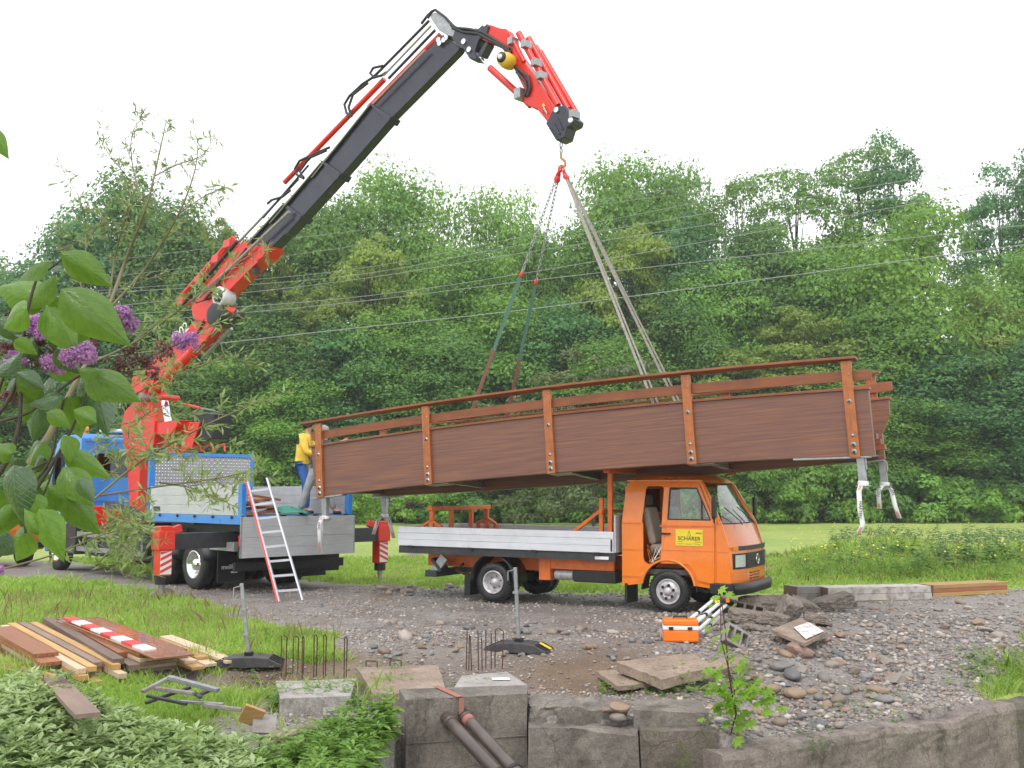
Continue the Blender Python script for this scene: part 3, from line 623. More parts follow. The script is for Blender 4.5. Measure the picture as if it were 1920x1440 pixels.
# (px, top py, width px, depth, kind, place words)
forest = [
 (-60,470,260,82,'dark','at the far left beyond the lilac'),(60,500,200,76,'blue','low behind the lilac leaves at left'),
 (165,375,210,80,'blue','at the left end of the skyline'),(262,338,230,84,'dark','behind the upright willow twigs'),(360,392,190,78,'dark','just left of the red crane arm'),
 (430,392,120,86,'yel','behind the lower end of the crane boom'),(495,425,170,79,'yel','under the lower crane boom'),(560,400,180,84,'dark','right of the crane winch'),
 (640,345,190,82,'mid','under the middle of the crane boom'),(735,296,200,86,'mid','forming the tall hump left of the middle'),(690,420,190,76,'yel','in front of the tall hump left of the middle'),
 (810,350,170,84,'light','left of the chains'),(885,336,170,86,'light','with pale top left of the hanging chains'),(955,345,150,85,'light','right behind the hanging chains'),
 (870,440,190,77,'mid','lower down left of the chains'),(1010,408,120,82,'mid','beside the gap of sky under the hook'),
 (1105,395,150,80,'mid','right of the gap of sky under the hook'),(1165,275,190,88,'mid','forming the high dome right of the hook'),(1265,288,170,88,'mid','as the right half of the high dome'),
 (1175,400,200,77,'yel','behind the right pair of straps'),(1290,400,190,79,'blue','below the high dome at right'),
 (1385,285,190,87,'thin','left one of the see-through trees on the skyline'),(1480,262,200,88,'thin','middle one of the see-through trees on the skyline'),
 (1605,222,200,90,'thin','tallest of all with bare forked limbs'),(1668,225,150,88,'thind','right next to the tallest tree'),
 (1420,430,190,80,'dark','below the see-through trees'),(1340,480,170,76,'mid','above the right half of the bridge'),(1540,440,190,79,'mid','under the tallest tree'),
 (1500,560,220,73,'yel','reddish tinged above the bridge end'),(1725,352,270,76,'light','big round crown at right'),(1868,285,150,86,'thind','dark crown at the upper right edge'),
 (1925,450,200,80,'mid','at the right edge of the picture'),(1960,300,140,86,'dark','cut by the right edge below the sky'),(1850,540,200,75,'yel','right of the big round crown'),
 (1640,560,200,73,'mid','lower left of the big round crown'),(1780,640,230,71,'blue','low at the right behind the bridge end'),(1930,640,200,71,'blue','low at the right edge'),
 (1590,690,170,70,'light','just right of the bridge end'),(1690,740,180,68,'mid','beyond the hanging tapes'),
 (590,520,190,75,'yel','above the left end of the bridge'),(520,580,200,73,'dark','between crane and bridge'),(450,660,180,71,'mid','over the blue tipper body'),
 (650,600,190,72,'blue','above the men on the truck'),(750,560,190,73,'mid','above the left half of the bridge'),(830,620,190,71,'dark','left of the straps above the bridge'),
 (940,540,200,74,'mid','behind the straps in the middle'),(1060,560,190,74,'blue','in the middle behind the fruit tree'),(1150,620,180,71,'mid','behind the right straps low down'),
 (1260,560,190,74,'dark','right of the right straps'),(1380,640,200,71,'yel','behind the upper rail right of middle'),(560,700,170,69,'mid','behind the yellow jacket'),
 (310,560,210,76,'dark','behind the red crane base'),(200,580,200,74,'blue','behind the blue cab'),(100,600,200,74,'dark','over the blue cab at left'),(370,700,190,70,'dark','right behind the crane column'),
 (10,640,200,72,'mid','low at the left edge'),(1460,740,170,69,'dark','behind the truck cab roof'),(1310,780,160,68,'mid','beneath the bridge right of middle'),(240,740,180,69,'blue','low between cab and column'),
]
used = {}
for i, (px, py, wpx, Yd, k, words) in enumerate(forest):
    tp = P(px, py, Yd); gz = float(H(tp.x, Yd)); Ht = (tp.z-gz); Wt = wpx/F*Yd*1.12
    o = protos[k] if k not in used else copy_tree(protos[k]); used[k] = 1
    o.location = (tp.x, Yd, gz-.2); o.rotation_euler = (0,0,random.uniform(0,6.28)); o.scale = (Wt/pW[k]*random.uniform(.95,1.1), Wt/pW[k]*random.uniform(.95,1.1), (Ht+.2)/pH[k]/1.03)
    tag(o, f"{desc[k]} tree of the wood, {words}", 'tree', 'trees of the wood behind the meadow')
# bushes along the foot of the wood
def make_bush(i, W_, H_, mat, nl, L):
    r = np.random.default_rng(300+i); root = empty('bush', (0,0,0)); nb = 34
    c = blobs_for(r, nb, (W_/2, W_/2*.7, H_/2)); c[:,2] = np.abs(c[:,2])*1.3+H_*.06; br = r.uniform(.14,.24,nb)*H_
    q = leaf_cloud(r, c, br, nl, L, .8, .5); lv = npmesh('foliage', q.reshape(-1,3), 4, mat, root); tag(lv, kind='stuff')
    mb = MB()
    for j in range(7): mb.tube([(0,0,-.1), (c[j][0]*.4,c[j][1]*.4,c[j][2]*.6), tuple(c[j])], [.03,.02,.008], 5, cap=False)
    mb.build('stem', M['bark'], root, fix=False); return root
bp_ = [make_bush(0,6,3.0,M['leaf_mid'],9000,.19), make_bush(1,5,2.4,M['leaf_light'],8000,.17), make_bush(2,6,3.4,M['leaf_dark'],9000,.2)]
bw = ['left of the crane truck','behind the crane truck','between the trucks','behind the flatbed truck','right of the truck cab','near the right edge']
n = 34
for i in range(n):
    px = -80+i*(2080/(n-1))+random.uniform(-15,15); Yd = 66+random.uniform(-1.5,2.5)
    j = [0,1,0,2,1,0,1,2][i % 8]; o = bp_[j] if not bp_[j].get('used') else copy_tree(bp_[j]); bp_[j]['used'] = 1
    if 'used' in o: pass
    p = P(px, 970, Yd); s = random.uniform(1.2,1.7); o.location = (p.x, Yd, hz(p.x, Yd)-.15); o.scale = (s, s, s*random.uniform(.8,1.3)); o.rotation_euler = (0,0,random.uniform(-.4,.4)+(3.14 if i % 2 else 0))
    side_ = ['left of','behind','right of'][i % 3]; near_ = ['the lilac leaves','the blue cab','the crane column','the tipper body','the standing men','the right outrigger','the rear rack','the flatbed','the front rack','the truck cab','the cab mirror','the hanging tapes','the weedy mound'][min(12, max(0, i*13//34))]
    tag(o, f"{['leafy green','low bright green','dark green'][j]} bush at the foot of the wood, {side_} {near_}", 'bush', 'bushes at the foot of the wood')
for b_ in bpy.data.objects:
    if 'used' in b_: del b_['used']
# fruit tree (nearer, paler, larger leaves) behind the bridge
def near_tree(i, px, pys, Yd, wpx, mat, nl, label, L=.16, nb=70):
    top, bot = P(px, pys[0], Yd), P(px, pys[1], Yd); gz = hz(top.x, Yd); r = np.random.default_rng(400+i)
    root = empty('fruit_tree', (top.x, Yd, gz)); Wd = wpx/F*Yd; hh = (top.z-bot.z); zc = (top.z+bot.z)/2-gz
    c = blobs_for(r, nb, (Wd/2, Wd/2*.8, hh/2)); c[:,2] += zc; br = r.uniform(.25,.6,nb)*Yd/42
    for _ in range(10): c[_,2] += .8*r.uniform(0,1)
    lowk = r.random(nb) < .3; c[lowk,2] = r.uniform(.3,1.6,lowk.sum())
    q = leaf_cloud(r, c, br, nl, L, .7, .3); tag(npmesh('crown', q.reshape(-1,3), 4, mat, root), kind='stuff')
    mb = MB(); mb.tube([(0,0,-.2),(.1,0,zc*.6),(0,.1,zc)], [.10,.08,.05], 8)
    for j in range(26):
        e = Vector(c[j]); st = Vector((.05,.03,zc*(.45+.4*(j%5)/5))); mb.tube([st, st.lerp(e,.5)+Vector((0,0,.15)), e], [.035,.022,.008], 5, cap=False)
    mb.build('trunk', M['bark'], root, fix=False); tag(root, label, 'tree')
near_tree(0, 1110, (648,968), 58, 430, leafmat('leaf_fruit', [(.045,.07,.022),(.11,.155,.05),(.20,.25,.10)]), 19000, 'pale leaved fruit tree at the wood edge right behind the middle of the bridge', .24, 100)
near_tree(1, 1440, (870,972), 64, 190, M['leaf_mid'], 8000, 'low round tree at the wood edge showing right of the truck cab', .24, 44)
near_tree(2, 760, (895,972), 63, 300, M['leaf_light'], 8000, 'low bushy tree showing under the left half of the bridge', .18, 40)

# ------------------------------------------------------------------ power lines
wires = [[(200,668),(640,618),(1040,574),(1920,459)],[(249,605),(640,569),(1040,521),(1920,422)],[(200,592),(640,560),(1040,503),(1920,346)],
 [(207,575),(640,528),(1040,465),(1920,334)],[(190,550),(640,519),(1040,448),(1920,303)],[(185,545),(640,508),(1040,432),(1920,262)],
 [(190,490),(640,436),(1040,388),(1920,250)],[(200,520),(640,465),(1040,394),(1920,290)]]
wl_ = ['lowest and nearest overhead wire','second overhead wire from below','third overhead wire from below','fourth overhead wire from below','fifth overhead wire from below','sixth overhead wire from below','uppermost but two overhead wire','uppermost but one overhead wire','faint uppermost overhead wire']
for i, w in enumerate(wires):
    a, b_, c_, d_ = w
    w = [(2*a[0]-b_[0]-60, 2*a[1]-b_[1]+8)]+w+[(d_[0]+400, d_[1]-52)]
    Ys = [46,44,42,40,37,35.5]; p = [P(x, y, Yy) for (x, y), Yy in zip(w, Ys)]
    q = []
    for s in range(len(p)-1):
        p0, p1, p2, p3 = p[max(s-1,0)], p[s], p[s+1], p[min(s+2,len(p)-1)]
        for k in range(6):
            t = k/6; q.append(.5*((2*p1)+(p2-p0)*t+(2*p0-5*p1+4*p2-p3)*t*t+(3*p1-3*p2+p3-p0)*t**3))
    q.append(p[-1]); o = MB().tube(q, (.017,.013,.012,.012,.011,.009,.008,.008)[i], 4).build('power_line', M['wire'], fix=False); tag(o, wl_[i]+' crossing in front of the wood', 'wire', 'overhead wires crossing the picture')
# ------------------------------------------------------------------ footbridge hanging from the crane
bA = P(603,931,19.7); bB = P(1604,855,15.0)
bd = (bB-bA); bLen = bd.length; bd.normalize(); bq = Vector((-bd.y, bd.x, 0)).normalized()
if bq.y < 0: bq = -bq
bu = bd.cross(bq); RB = Matrix((bd, bq, bu)).transposed()
br_ = empty('footbridge', bA, rot=RB.to_euler()); tag(br_, 'brown stained wooden footbridge with railings hanging from the crane above the flatbed truck', 'footbridge')
BW = 2.05; sc = bLen/9.8; PH = 1.40
for side in (0, 1):
    y = side*BW; s = -1 if side == 0 else 1     # outer direction
    iy = -s
    x0, x1 = -.22, bLen+.27
    # glulam girder; its end is cut to a profile
    prof = [(x0,0),(x1-.16,.0),(x1-.16,.42),(x1-.02,.70),(x1,.96),(x0,.96)] if side else [(x0+.12,0),(x1,0),(x1,.96),(x0,.96),(x0+.03,.5)]
    MB().plate(prof, .12, lambda u,v,w,y=y,iy=iy: (u, y+iy*w, v)).build('girder', M['bridge_panel'], br_, .004)
    MB().b(x0-.03, x1+.02, min(y-s*.14, y+s*.03), max(y-s*.14, y+s*.03), .962, 1.0).build('cap_board', M['bridge_board'], br_, .004)
    MB().b(-.22, bLen+.33, min(y-s*.008, y-s*.045), max(y-s*.008, y-s*.045), 1.10, 1.255).build('rail_board', M['bridge_board'], br_, .004)
    mb = MB(); R = Matrix.Rotation(math.radians(s*8), 3, 'X'); mb.box((bLen/2-.12, y+s*.02, PH+.03), (bLen+.55, .17, .04), R); mb.build('handrail', M['bridge_board'], br_, .006)
    for i in range(5):
        xp = i*bLen/4
        # two-lamella posts: outside the girder, from its foot to the handrail
        MB().b(xp-.075, xp+.075, min(y+s*.002, y+s*.062), max(y+s*.002, y+s*.062), -.02, PH).build('post', M['bridge_post'], br_, .005)
        bx = MB()
        for z, r in ((.06,.042),(.165,.042),(.30,.026),(.80,.036),(PH-.06,.012),(PH-.2,.012)):
            a = Vector((xp+(.0 if z < .9 else .03), y+s*.06, z)); bx.lathe([(0,0),(0,r),(.006,r),(.006,r*.45),(.014,r*.45),(.014,0)], a, (0,s,0), 14)
        bx.build('bolt', M['bolt'], br_)
        bx = MB()
        for z, r in ((.06,.018),(.165,.018),(.80,.014)): bx.lathe([(0,0),(0,r),(.012,r*.9),(.013,0)], Vector((xp, y+s*.067, z)), (0,s,0), 10)
        bx.build('bolt_head', M['black'], br_)
# deck planks and steel
npl = int((bLen+.2)/.16); pm = None
for i in range(npl):
    x = -.05+i*.16
    if pm is None: pm = MB().b(-.07,.07, .125, BW-.125, .36, .41).build('deck_plank', M['bridge_board'], br_); pm.location.x = x
    else:
        c = pm.copy(); scene.collection.objects.link(c); c.location.x = x
for x in (.02, bLen*.25, bLen*.5, bLen*.75, bLen-.02):
    mb = MB(); mb.b(x-.05,x+.05,.13,BW-.13,.20,.212); mb.b(x-.05,x+.05,.13,BW-.13,.05,.062); mb.b(x-.005,x+.005,.13,BW-.13,.062,.20); mb.build('cross_beam', M['galv'], br_)
for y in (.55, 1.5): MB().b(-.1, bLen+.1, y-.06, y+.06, .225, .355).build('joist', M['bridge_panel'], br_, .004)
for x in (bLen*.25, bLen*.5, bLen*.75): MB().b(x-.12,x+.3,.13,.42,-.012,.0).build('steel_gusset', M['galv'], br_)
MB().b(bLen-.9, bLen+.2, -.02,.16,-.028,-.004).build('bearing_plate', M['galv'], br_); MB().b(-.25,.5,-.02,.16,-.028,-.004).build('bearing_plate', M['galv'], br_)
MB().b(bLen-.6, bLen+.1, BW-.16,BW+.02,-.028,-.004).build('bearing_plate', M['galv'], br_); MB().b(-.25,.5,BW-.16,BW+.02,-.028,-.004).build('bearing_plate', M['galv'], br_)
MB().b(bLen+.03,bLen+.05,.14,BW-.6,.03,.22).build('end_plate', M['galv'], br_)
for k, y in enumerate((.75, 1.1, 1.45)): MB().b(bLen+.06, bLen+.2, y, y+.2, .28-.07*k, .36-.07*k).build('end_block', M['bridge_board'], br_)
for x, y in ((.03,.06),(.03,BW-.06),(bLen+.06,.06),(bLen+.06,BW-.06)):
    mb = MB(); mb.b(x-.055,x+.055,y-.045,y+.045,-.43,-.03); mb.b(x-.10,x+.10,y-.075,y+.075,-.445,-.43); mb.b(x-.07,x+.07,y-.06,y+.06,-.47,-.455); mb.b(x+.062,x+.072,y-.05,y+.05,-.2,-.03); mb.build('steel_foot', M['galv'], br_, .003)
def camber(x, y=0): return .105*max(-.1, 1-(2*x/bLen-1)**2)*(1-1.55*y/BW)
import bmesh
for o in [x for x in bpy.data.objects if x.parent == br_]:
    if o.name.startswith('deck_plank'): o.location.z += camber(o.location.x, BW/2); continue
    bm = bmesh.new(); bm.from_mesh(o.data)
    xs_ = [v.co.x for v in bm.verts]
    if max(xs_)-min(xs_) > 1.5:
        for k in range(1, 20):
            bmesh.ops.bisect_plane(bm, geom=bm.verts[:]+bm.edges[:]+bm.faces[:], plane_co=(bLen*k/20,0,0), plane_no=(1,0,0))
    for v in bm.verts: v.co.z += camber(v.co.x, v.co.y)
    bm.to_mesh(o.data); bm.free(); o.data.update()
def bw_(x, y, z): return bA+RB@Vector((x, y, z+camber(x, y)))
# barrier tapes tied to the feet
def tape(i, x, y, pts, txt, label, wdt=.075):
    root = empty('barrier_tape', bw_(x, y, -.40)); tag(root, label, 'barrier tape', 'warning tapes fluttering from the bridge feet')
    mb = MB(); MB().lathe([(-.035,.075),(0,.082),(.035,.075)], (0,0,0), (.1,0,1), 14).build('knot', M['white'], root)
    for q, (p, red) in enumerate(pts):
        w = Vector((wdt/2,0,0)); rows = []
        p = [Vector((a[0],a[1],a[2]*.76)) for a in p]
        for a in p: rows.append([a-w, a-w*.33+Vector((0,-.006,0)), a+w*.33+Vector((0,-.006,0)), a+w])
        MB().grid(rows).build('tape_strip', M['white'], root, fix=False).modifiers.new('t','SOLIDIFY').thickness = .002
        n = len(p)-1; t0 = Vector(p[0]).lerp(p[-1], .03); t1 = p[0].lerp(p[-1], .18)
        for t0, t1 in (((.0,.2),(.82,1.)) if red else ((.85,1.),)):
            f = lambda t: p[min(int(t*n),n-1)].lerp(p[min(int(t*n),n-1)+1], t*n-min(int(t*n),n-1))
            for dx, mt in ((-.022,'redpaint'),(.0,'redpaint')):
                MB().bar(f(t0)+Vector((dx,-.012,0)), f(t1)+Vector((dx,-.012,0)), .003, .016, up=(0,1,0)).build('tape_stripe', M[mt], root)
        a, c = p[0].lerp(p[-1], .22), p[0].lerp(p[-1], .8); d = (c-a)
        mid = p[n//2]+Vector((0,-.018,0)) if n > 1 else (a+c)/2+Vector((0,-.018,0))
        text('lettering', txt, .07, M['ink'], root, frame(mid, d, Vector((0,-1,0)).cross(d)), .001, .95)
    return root
tape(0, bLen+.06, .06, [([(-.05,-.06,-.02),(-.09,-.07,-.15),(-.085,-.07,-.5),(-.05,-.07,-.78),(-.12,-.08,-.95)],1)], 'HAFTEN', 'white and orange lettered tape hanging from the near right bridge foot, longest of the tapes')
tape(1, bLen+.06, BW-.06, [([(-.05,-.06,-.02),(-.13,-.07,-.15),(-.12,-.07,-.52)],0),([(.02,-.06,-.02),(.08,-.07,-.12),(.13,-.07,-.45),(.19,-.08,-.72)],1)], 'AGEN', 'white lettered tape tied in two tails round the far right bridge foot')
tape(2, .03, .06, [([(-.02,-.06,.05),(-.07,-.07,-.1),(-.06,-.07,-.55)],1),([(-.05,-.09,.03),(-.10,-.10,-.2),(-.07,-.10,-.85)],1)], 'NAG', 'white and red lettered tape dangling in front of the lowered tailboard')
tape(3, .03, BW-.06, [([(-.05,-.06,0),(-.14,-.07,-.15),(-.22,-.07,-.5)],1),([(.04,-.06,0),(.11,-.07,-.15),(.20,-.07,-.6)],0)], 'HAFT', 'white lettered tape with two tails beside the right red outrigger')

# ------------------------------------------------------------------ orange flatbed truck
th = math.radians(29); d_ = Vector((math.cos(th), -math.sin(th), 0)); w0 = T(1252,1150); w0.z = hz(w0.x, w0.y)
tr = empty('flatbed_truck', w0, -th); tag(tr, 'orange flatbed truck with aluminium dropsides and open cab door standing under the bridge', 'truck')
tr.rotation_euler = (0, math.radians(.35), -th)
WB = 3.28; RW = .345; W = 1.98
def wheel(root, x, y, out, r, wd, kind):
    """out: -1 wheel faces -Y, +1 faces +Y"""
    wr = MB(); ax = (0, out, 0); p = (x, y, r)
    wr.lathe([(-wd,r*.55),(-wd,r*.86),(-wd+.03,r*.97),(-wd*.5,r),(-.03,r*.97),(0,r*.86),(-.005,r*.7),(-.02,r*.60),(-.05,r*.55)], p, ax, 40)
    for a in range(36):
        t = a/36*6.283; c = Vector((x+math.cos(t)*r*.985, y-out*wd*.45, r+math.sin(t)*r*.985)); wr.box(c, (.018, wd*.7, .03), Matrix.Rotation(-t, 3, 'Y'))
    ty = wr.build('tyre', M['tyre'], root)
    return ty
def rim(parent, x, y, out, r, kind):
    p = (x, y, r); ax = (0, out, 0); R0 = r*.60
    if kind == 'front': pr = [(-.05,R0*.96),(-.005,R0*1.0),(.0,R0*.95),(-.03,R0*.86),(-.02,R0*.72),(.02,R0*.62),(.022,R0*.40),(.0,R0*.36),(.035,R0*.3),(.04,0)]
    elif kind == 'dual': pr = [(-.03,R0*1.0),(.0,R0*.99),(-.005,R0*.90),(-.10,R0*.80),(-.13,R0*.62),(-.11,R0*.50),(-.10,R0*.36),(-.03,R0*.30),(-.02,0)]
    o = MB().lathe(pr, p, ax, 36).build('rim', M['chrome'] if kind == 'chrome' else M['rim'], parent)
    mb = MB(); n = 6 if kind == 'front' else 6
    for i in range(n):
        t = i/n*6.283+.3; a = Vector((x+math.cos(t)*R0*.52, y+out*(.02 if kind == 'front' else -.11), r+math.sin(t)*R0*.52)); mb.cyl(a, a+Vector((0,out*.012,0)), .026 if kind == 'front' else .012, 10)
    mb.build('wheel_nut', M['black'], parent); return o
def mkwheel(root, x, y, out, r, wd, kind):
    t = wheel(root, x, y, out, r, wd, kind); t.name = 'wheel'
    rim(t, x, y, out, r, kind)
    return t
mkwheel(tr, 0, .02, -1, RW, .2, 'front'); mkwheel(tr, 0, W-.02, 1, RW, .2, 'front')
mkwheel(tr, -WB, -.03, -1, RW, .2, 'dual'); t_ = wheel(tr, -WB, .22, -1, RW, .2, 'x'); t_.name = 'wheel'
mkwheel(tr, -WB, W+.03, 1, RW, .2, 'dual'); t_ = wheel(tr, -WB, W-.22, 1, RW, .2, 'x'); t_.name = 'wheel'
# cab side: lower plate with wheel arch and the open doorway
def arch(cx, r, z0, a0=8, a1=172, n=16): return [(cx+r*math.cos(math.radians(a)), z0+r*math.sin(math.radians(a))) for a in np.linspace(a1, a0, n)]
BELT = 1.46; CB = -.80; ZS = .40
for side in (0, 1):
    y = 0 if side == 0 else W; s = 1 if side == 0 else -1
    low = [(CB,ZS)]+[(a,max(b,ZS)) for a,b in arch(.02,.455,.40)]+[(1.02,ZS),(1.06,.55),(1.04,1.10),(.93,BELT),(CB,BELT)]
    holes = [[(-.42,.78),(-.08,.78),(-.08,1.455),(-.42,1.455)]] if side == 0 else []
    if side == 0:
        low = [(CB,ZS)]+[(a,max(b,ZS)) for a,b in arch(.02,.455,.40)]+[(1.02,ZS),(1.06,.55),(1.04,1.10),(.93,BELT),(-.09,BELT),(-.09,.96),(-.12,.86),(-.2,.80),(-.33,.78),(-.40,.82),(-.42,.9),(-.42,BELT),(CB,BELT)]; holes = []
    MB().plate(low, .03, lambda u,v,w: (u, y+s*(w+.05*max(0,(ZS+.15-v))), v), holes).build('side_panel', M['orange'], tr, .006)
    # upper side (leans inwards)
    up = [(CB,BELT),(.93,BELT),(.60,2.10),(.50,2.16),(CB+.1,2.16),(CB+.02,2.0)]
    lean = .17
    hole = [[(-.44,BELT+.001),(-.10,BELT+.001),(-.10,2.03),(-.14,2.06),(-.38,2.06),(-.42,2.03)],[(.02,1.52),(.80,1.52),(.54,2.03),(.50,2.05),(.05,2.05),(.02,2.02)]]
    if side == 0: up = [(CB,BELT),(-.44,BELT),(-.42,2.03),(-.38,2.06),(-.14,2.06),(-.10,2.03),(-.09,BELT),(.93,BELT),(.60,2.10),(.50,2.16),(CB+.1,2.16),(CB+.02,2.0)]; hole = hole[1:]
    MB().plate(up, .03, lambda u,v,w: (u, y+s*(w+(v-BELT)*lean/.7), v), hole).build('pillar_frame', M['orange'], tr, .005)
# door (slid forward, proud of the side)
dr = [(-.10,.79),(-.12,.95),(-.12,BELT)]; lean = .17
fy = lambda v: -.022+max(0,(v-BELT))*lean/.7
door_o = [(-.11,.80),(.36,.80),(.46,.70),(.52,.55),(.78,.50),(.80,.60),(.81,BELT),(.52,2.09),(-.03,2.09),(-.09,2.05)]
door = MB().plate(door_o, .022, lambda u,v,w: (u, fy(v)+w, v), [[(.02,1.52),(.745,1.52),(.49,2.02),(.46,2.035),(.04,2.035),(.02,2.02)]]).build('door', M['orange'], tr, .005)
MB().plate([(.02,1.52),(.745,1.52),(.49,2.02),(.46,2.035),(.04,2.035),(.02,2.02)], .004, lambda u,v,w: (u, fy(v)+.012+w, v)).build('window', M['glass'], door)
mb = MB()
for a, c in (((.02,1.52),(.745,1.52)),((.745,1.52),(.48,2.03)),((.48,2.03),(.03,2.035)),((.02,1.53),(.02,2.03)),((.60,1.53),(.57,1.84))):
    mb.bar((a[0],fy(a[1])+.004,a[1]),(c[0],fy(c[1])+.004,c[1]),.02,.018,up=(0,1,0))
mb.build('window_seal', M['black'], door)
mb = MB(); mb.box((-.0,-.034,1.285),(.14,.02,.03)); mb.cyl((-.06,-.03,1.285),(-.06,-.05,1.285),.02,10); mb.build('handle', M['black'], door, .004)
mb = MB(); mb.b(-.115,.80,-.0255,-.0215,1.012,1.022); mb.b(-.115,.80,-.0275,-.0215,1.40,1.425); mb.build('door_crease', M['orange_dull'], door)
# sign on the door
sg = MB().b(.16,.62,-.031,-.027,1.10,1.365).build('sign_plate', M['yellow'], door)
fx = (1,0,0); fu = (0,0,1)
text('lettering','SCHÄRER',.088,M['ink'],sg,frame((.39,-.034,1.215),fx,fu),.002,1.02)
text('lettering','TIEFBAU',.028,M['ink'],sg,frame((.555,-.034,1.305),fx,fu),.001)
text('lettering','Strassenbau',.02,M['olive_ink'],sg,frame((.245,-.034,1.165),fx,fu),.001); text('lettering','Unternehmung',.02,M['olive_ink'],sg,frame((.54,-.034,1.165),fx,fu),.001)
text('lettering','Immo AG  +  Oberweg 7  +  3313 Büren',.026,M['olive_ink'],sg,frame((.39,-.034,1.130),fx,fu),.001,.9)
mb = MB(); pk = Vector((.392,-.033,1.345)); mb.bar(pk,(.365,-.033,1.25),.003,.005,up=(0,1,0)); mb.bar(pk,(.42,-.033,1.25),.003,.005,up=(0,1,0)); mb.build('emblem', M['ink'], sg)
# seams, gutter, cab rear corner
mb = MB(); mb.b(CB,-.43,-.006,.0,1.0,1.012); mb.b(CB,-.43,-.005,.0,1.43,1.445); mb.b(.82,1.03,-.005,0,1.008,1.018); mb.b(CB,-.41,-.006,.0,.56,.57); mb.b(.82,.828,-.006,0,.5,1.44); mb.build('body_seam', M['orange_dull'], tr)
MB().bar((CB+.05,.145,2.15),(.56,.145,2.15),.03,.02).build('roof_gutter', M['orange'], tr)
# roof
rows = []
xs = [CB-.0, CB+.05, CB+.2, -.3, .1, .4, .54, .60]; zt = [2.12,2.2,2.255,2.275,2.27,2.245,2.19,2.12]
for x, z in zip(xs, zt):
    row = []
    for j in range(17):
        t = -1+j/8; hw = W/2-.155; row.append((x+(.03*(1-t*t) if x > .3 else 0)*2, W/2+hw*t, 2.13+(z-2.13)*(1-abs(t)**5)))
    rows.append(row)
MB().grid(rows).build('roof', M['orange'], tr)
# front: nose, face, windshield as curved sheets
def face_row(x, z, hw, bow, n=16, p=3): return [(x-bow*abs(-1+2*j/n)**p, W/2+hw*(-1+2*j/n), z) for j in range(n+1)]
MB().grid([face_row(1.17,.42,W/2-.0,.12), face_row(1.19,.62,W/2,.13), face_row(1.19,1.02,W/2,.15), face_row(1.16,1.12,W/2,.15), face_row(1.02,1.45,W/2-.01,.13)]).build('front_panel', M['orange'], tr)
ws = MB().grid([face_row(1.00,1.465,W/2-.07,.11), face_row(.80,1.80,W/2-.13,.10), face_row(.625,2.10,W/2-.20,.09)]).build('windscreen', M['glass'], tr)
for k in (-1,1):
    MB().tube([(1.02-.13,W/2+k*(W/2-.02),1.45),(.80-.10,W/2+k*(W/2-.10),1.80),(.60-.06,W/2+k*(W/2-.17),2.13)],.035,8).build('windscreen_pillar', M['orange'], tr)
rr = face_row(1.01,1.455,W/2-.05,.12); mb = MB(); mb.tube(rr,.016,6); mb.tube(face_row(.62,2.115,W/2-.18,.09),.018,6)
for k in (0,-1): mb.tube([rr[k],face_row(.80,1.80,W/2-.11,.10)[k],face_row(.62,2.11,W/2-.18,.09)[k]],.014,6)
mb.build('windscreen_seal', M['black'], tr)
for yy in (.55,1.25):
    MB().tube([(1.10,yy,1.44),(1.05,yy+.05,1.50),(.90,yy-.32,1.72)],.009,5).build('wiper', M['black'], tr)
# dashboard, seats, steering wheel, rear wall, floor
MB().b(.62,.86,.12,W-.12,1.15,1.42).build('dashboard', M['cabin'], tr, .03)
for yy in (.42,1.5):
    s_ = MB().box((-.12,yy,1.02),(.5,.48,.16)).build('seat', M['seat'], tr, .04)
    MB().box((-.40,yy,1.40),(.13,.46,.62),Matrix.Rotation(math.radians(-14),3,'Y')).build('backrest', M['seat'], s_, .04); MB().box((-.49,yy,1.82),(.09,.26,.18)).build('headrest', M['cabin'], s_, .03)
MB().lathe([(-.012,.19),(0,.205),(.012,.19),(0,.178),(-.012,.19)],(.42,1.5,1.42),(.5,0,1),24).build('steering_wheel', M['black'], tr)
MB().b(CB,CB+.04,.06,W-.06,.5,1.6).build('rear_wall', M['orange'], tr); MB().b(CB+.02,CB+.05,.2,W-.2,2.02,2.11).build('rear_header', M['orange'], tr)
mb = MB(); 
for yy in (.16,.95,W-.22): mb.b(CB,CB+.035,yy,yy+.06,1.6,2.05)
mb.build('rear_window_post', M['orange'], tr); MB().b(CB+.015,CB+.02,.16,W-.16,1.6,2.03).build('rear_window', M['glass_dark'], tr)
MB().b(CB,1.0,.05,W-.05,.62,.70).build('cab_floor', M['cabin'], tr)
r_ = random.Random(4)
for k in range(9):
    MB().tube([(-.38+r_.uniform(0,.25),.08,.80),(-.4+r_.uniform(0,.3),.07,.95+r_.uniform(0,.15)),(-.3+r_.uniform(0,.2),.09,.9),(-.36+r_.uniform(0,.25),.08,.81)],.007,5).build('cable', [M['amber'],M['white'],M['black']][k%3], tr)
# wheel arch lip, step
mb = MB(); pts_ = [(a,-.022,max(b,ZS)) for a,b in arch(.02,.46,.40)]; mb.tube(pts_,.022,6); mb.build('arch_lip', M['orange'], tr)
mb = MB(); 
for a in np.linspace(5,175,12): mb.box((.02+.47*math.cos(math.radians(a)),.16,.40+.47*math.sin(math.radians(a))),(.02,.3,.16),Matrix.Rotation(-math.radians(a),3,'Y'))
mb.build('wheel_housing', M['black'], tr)
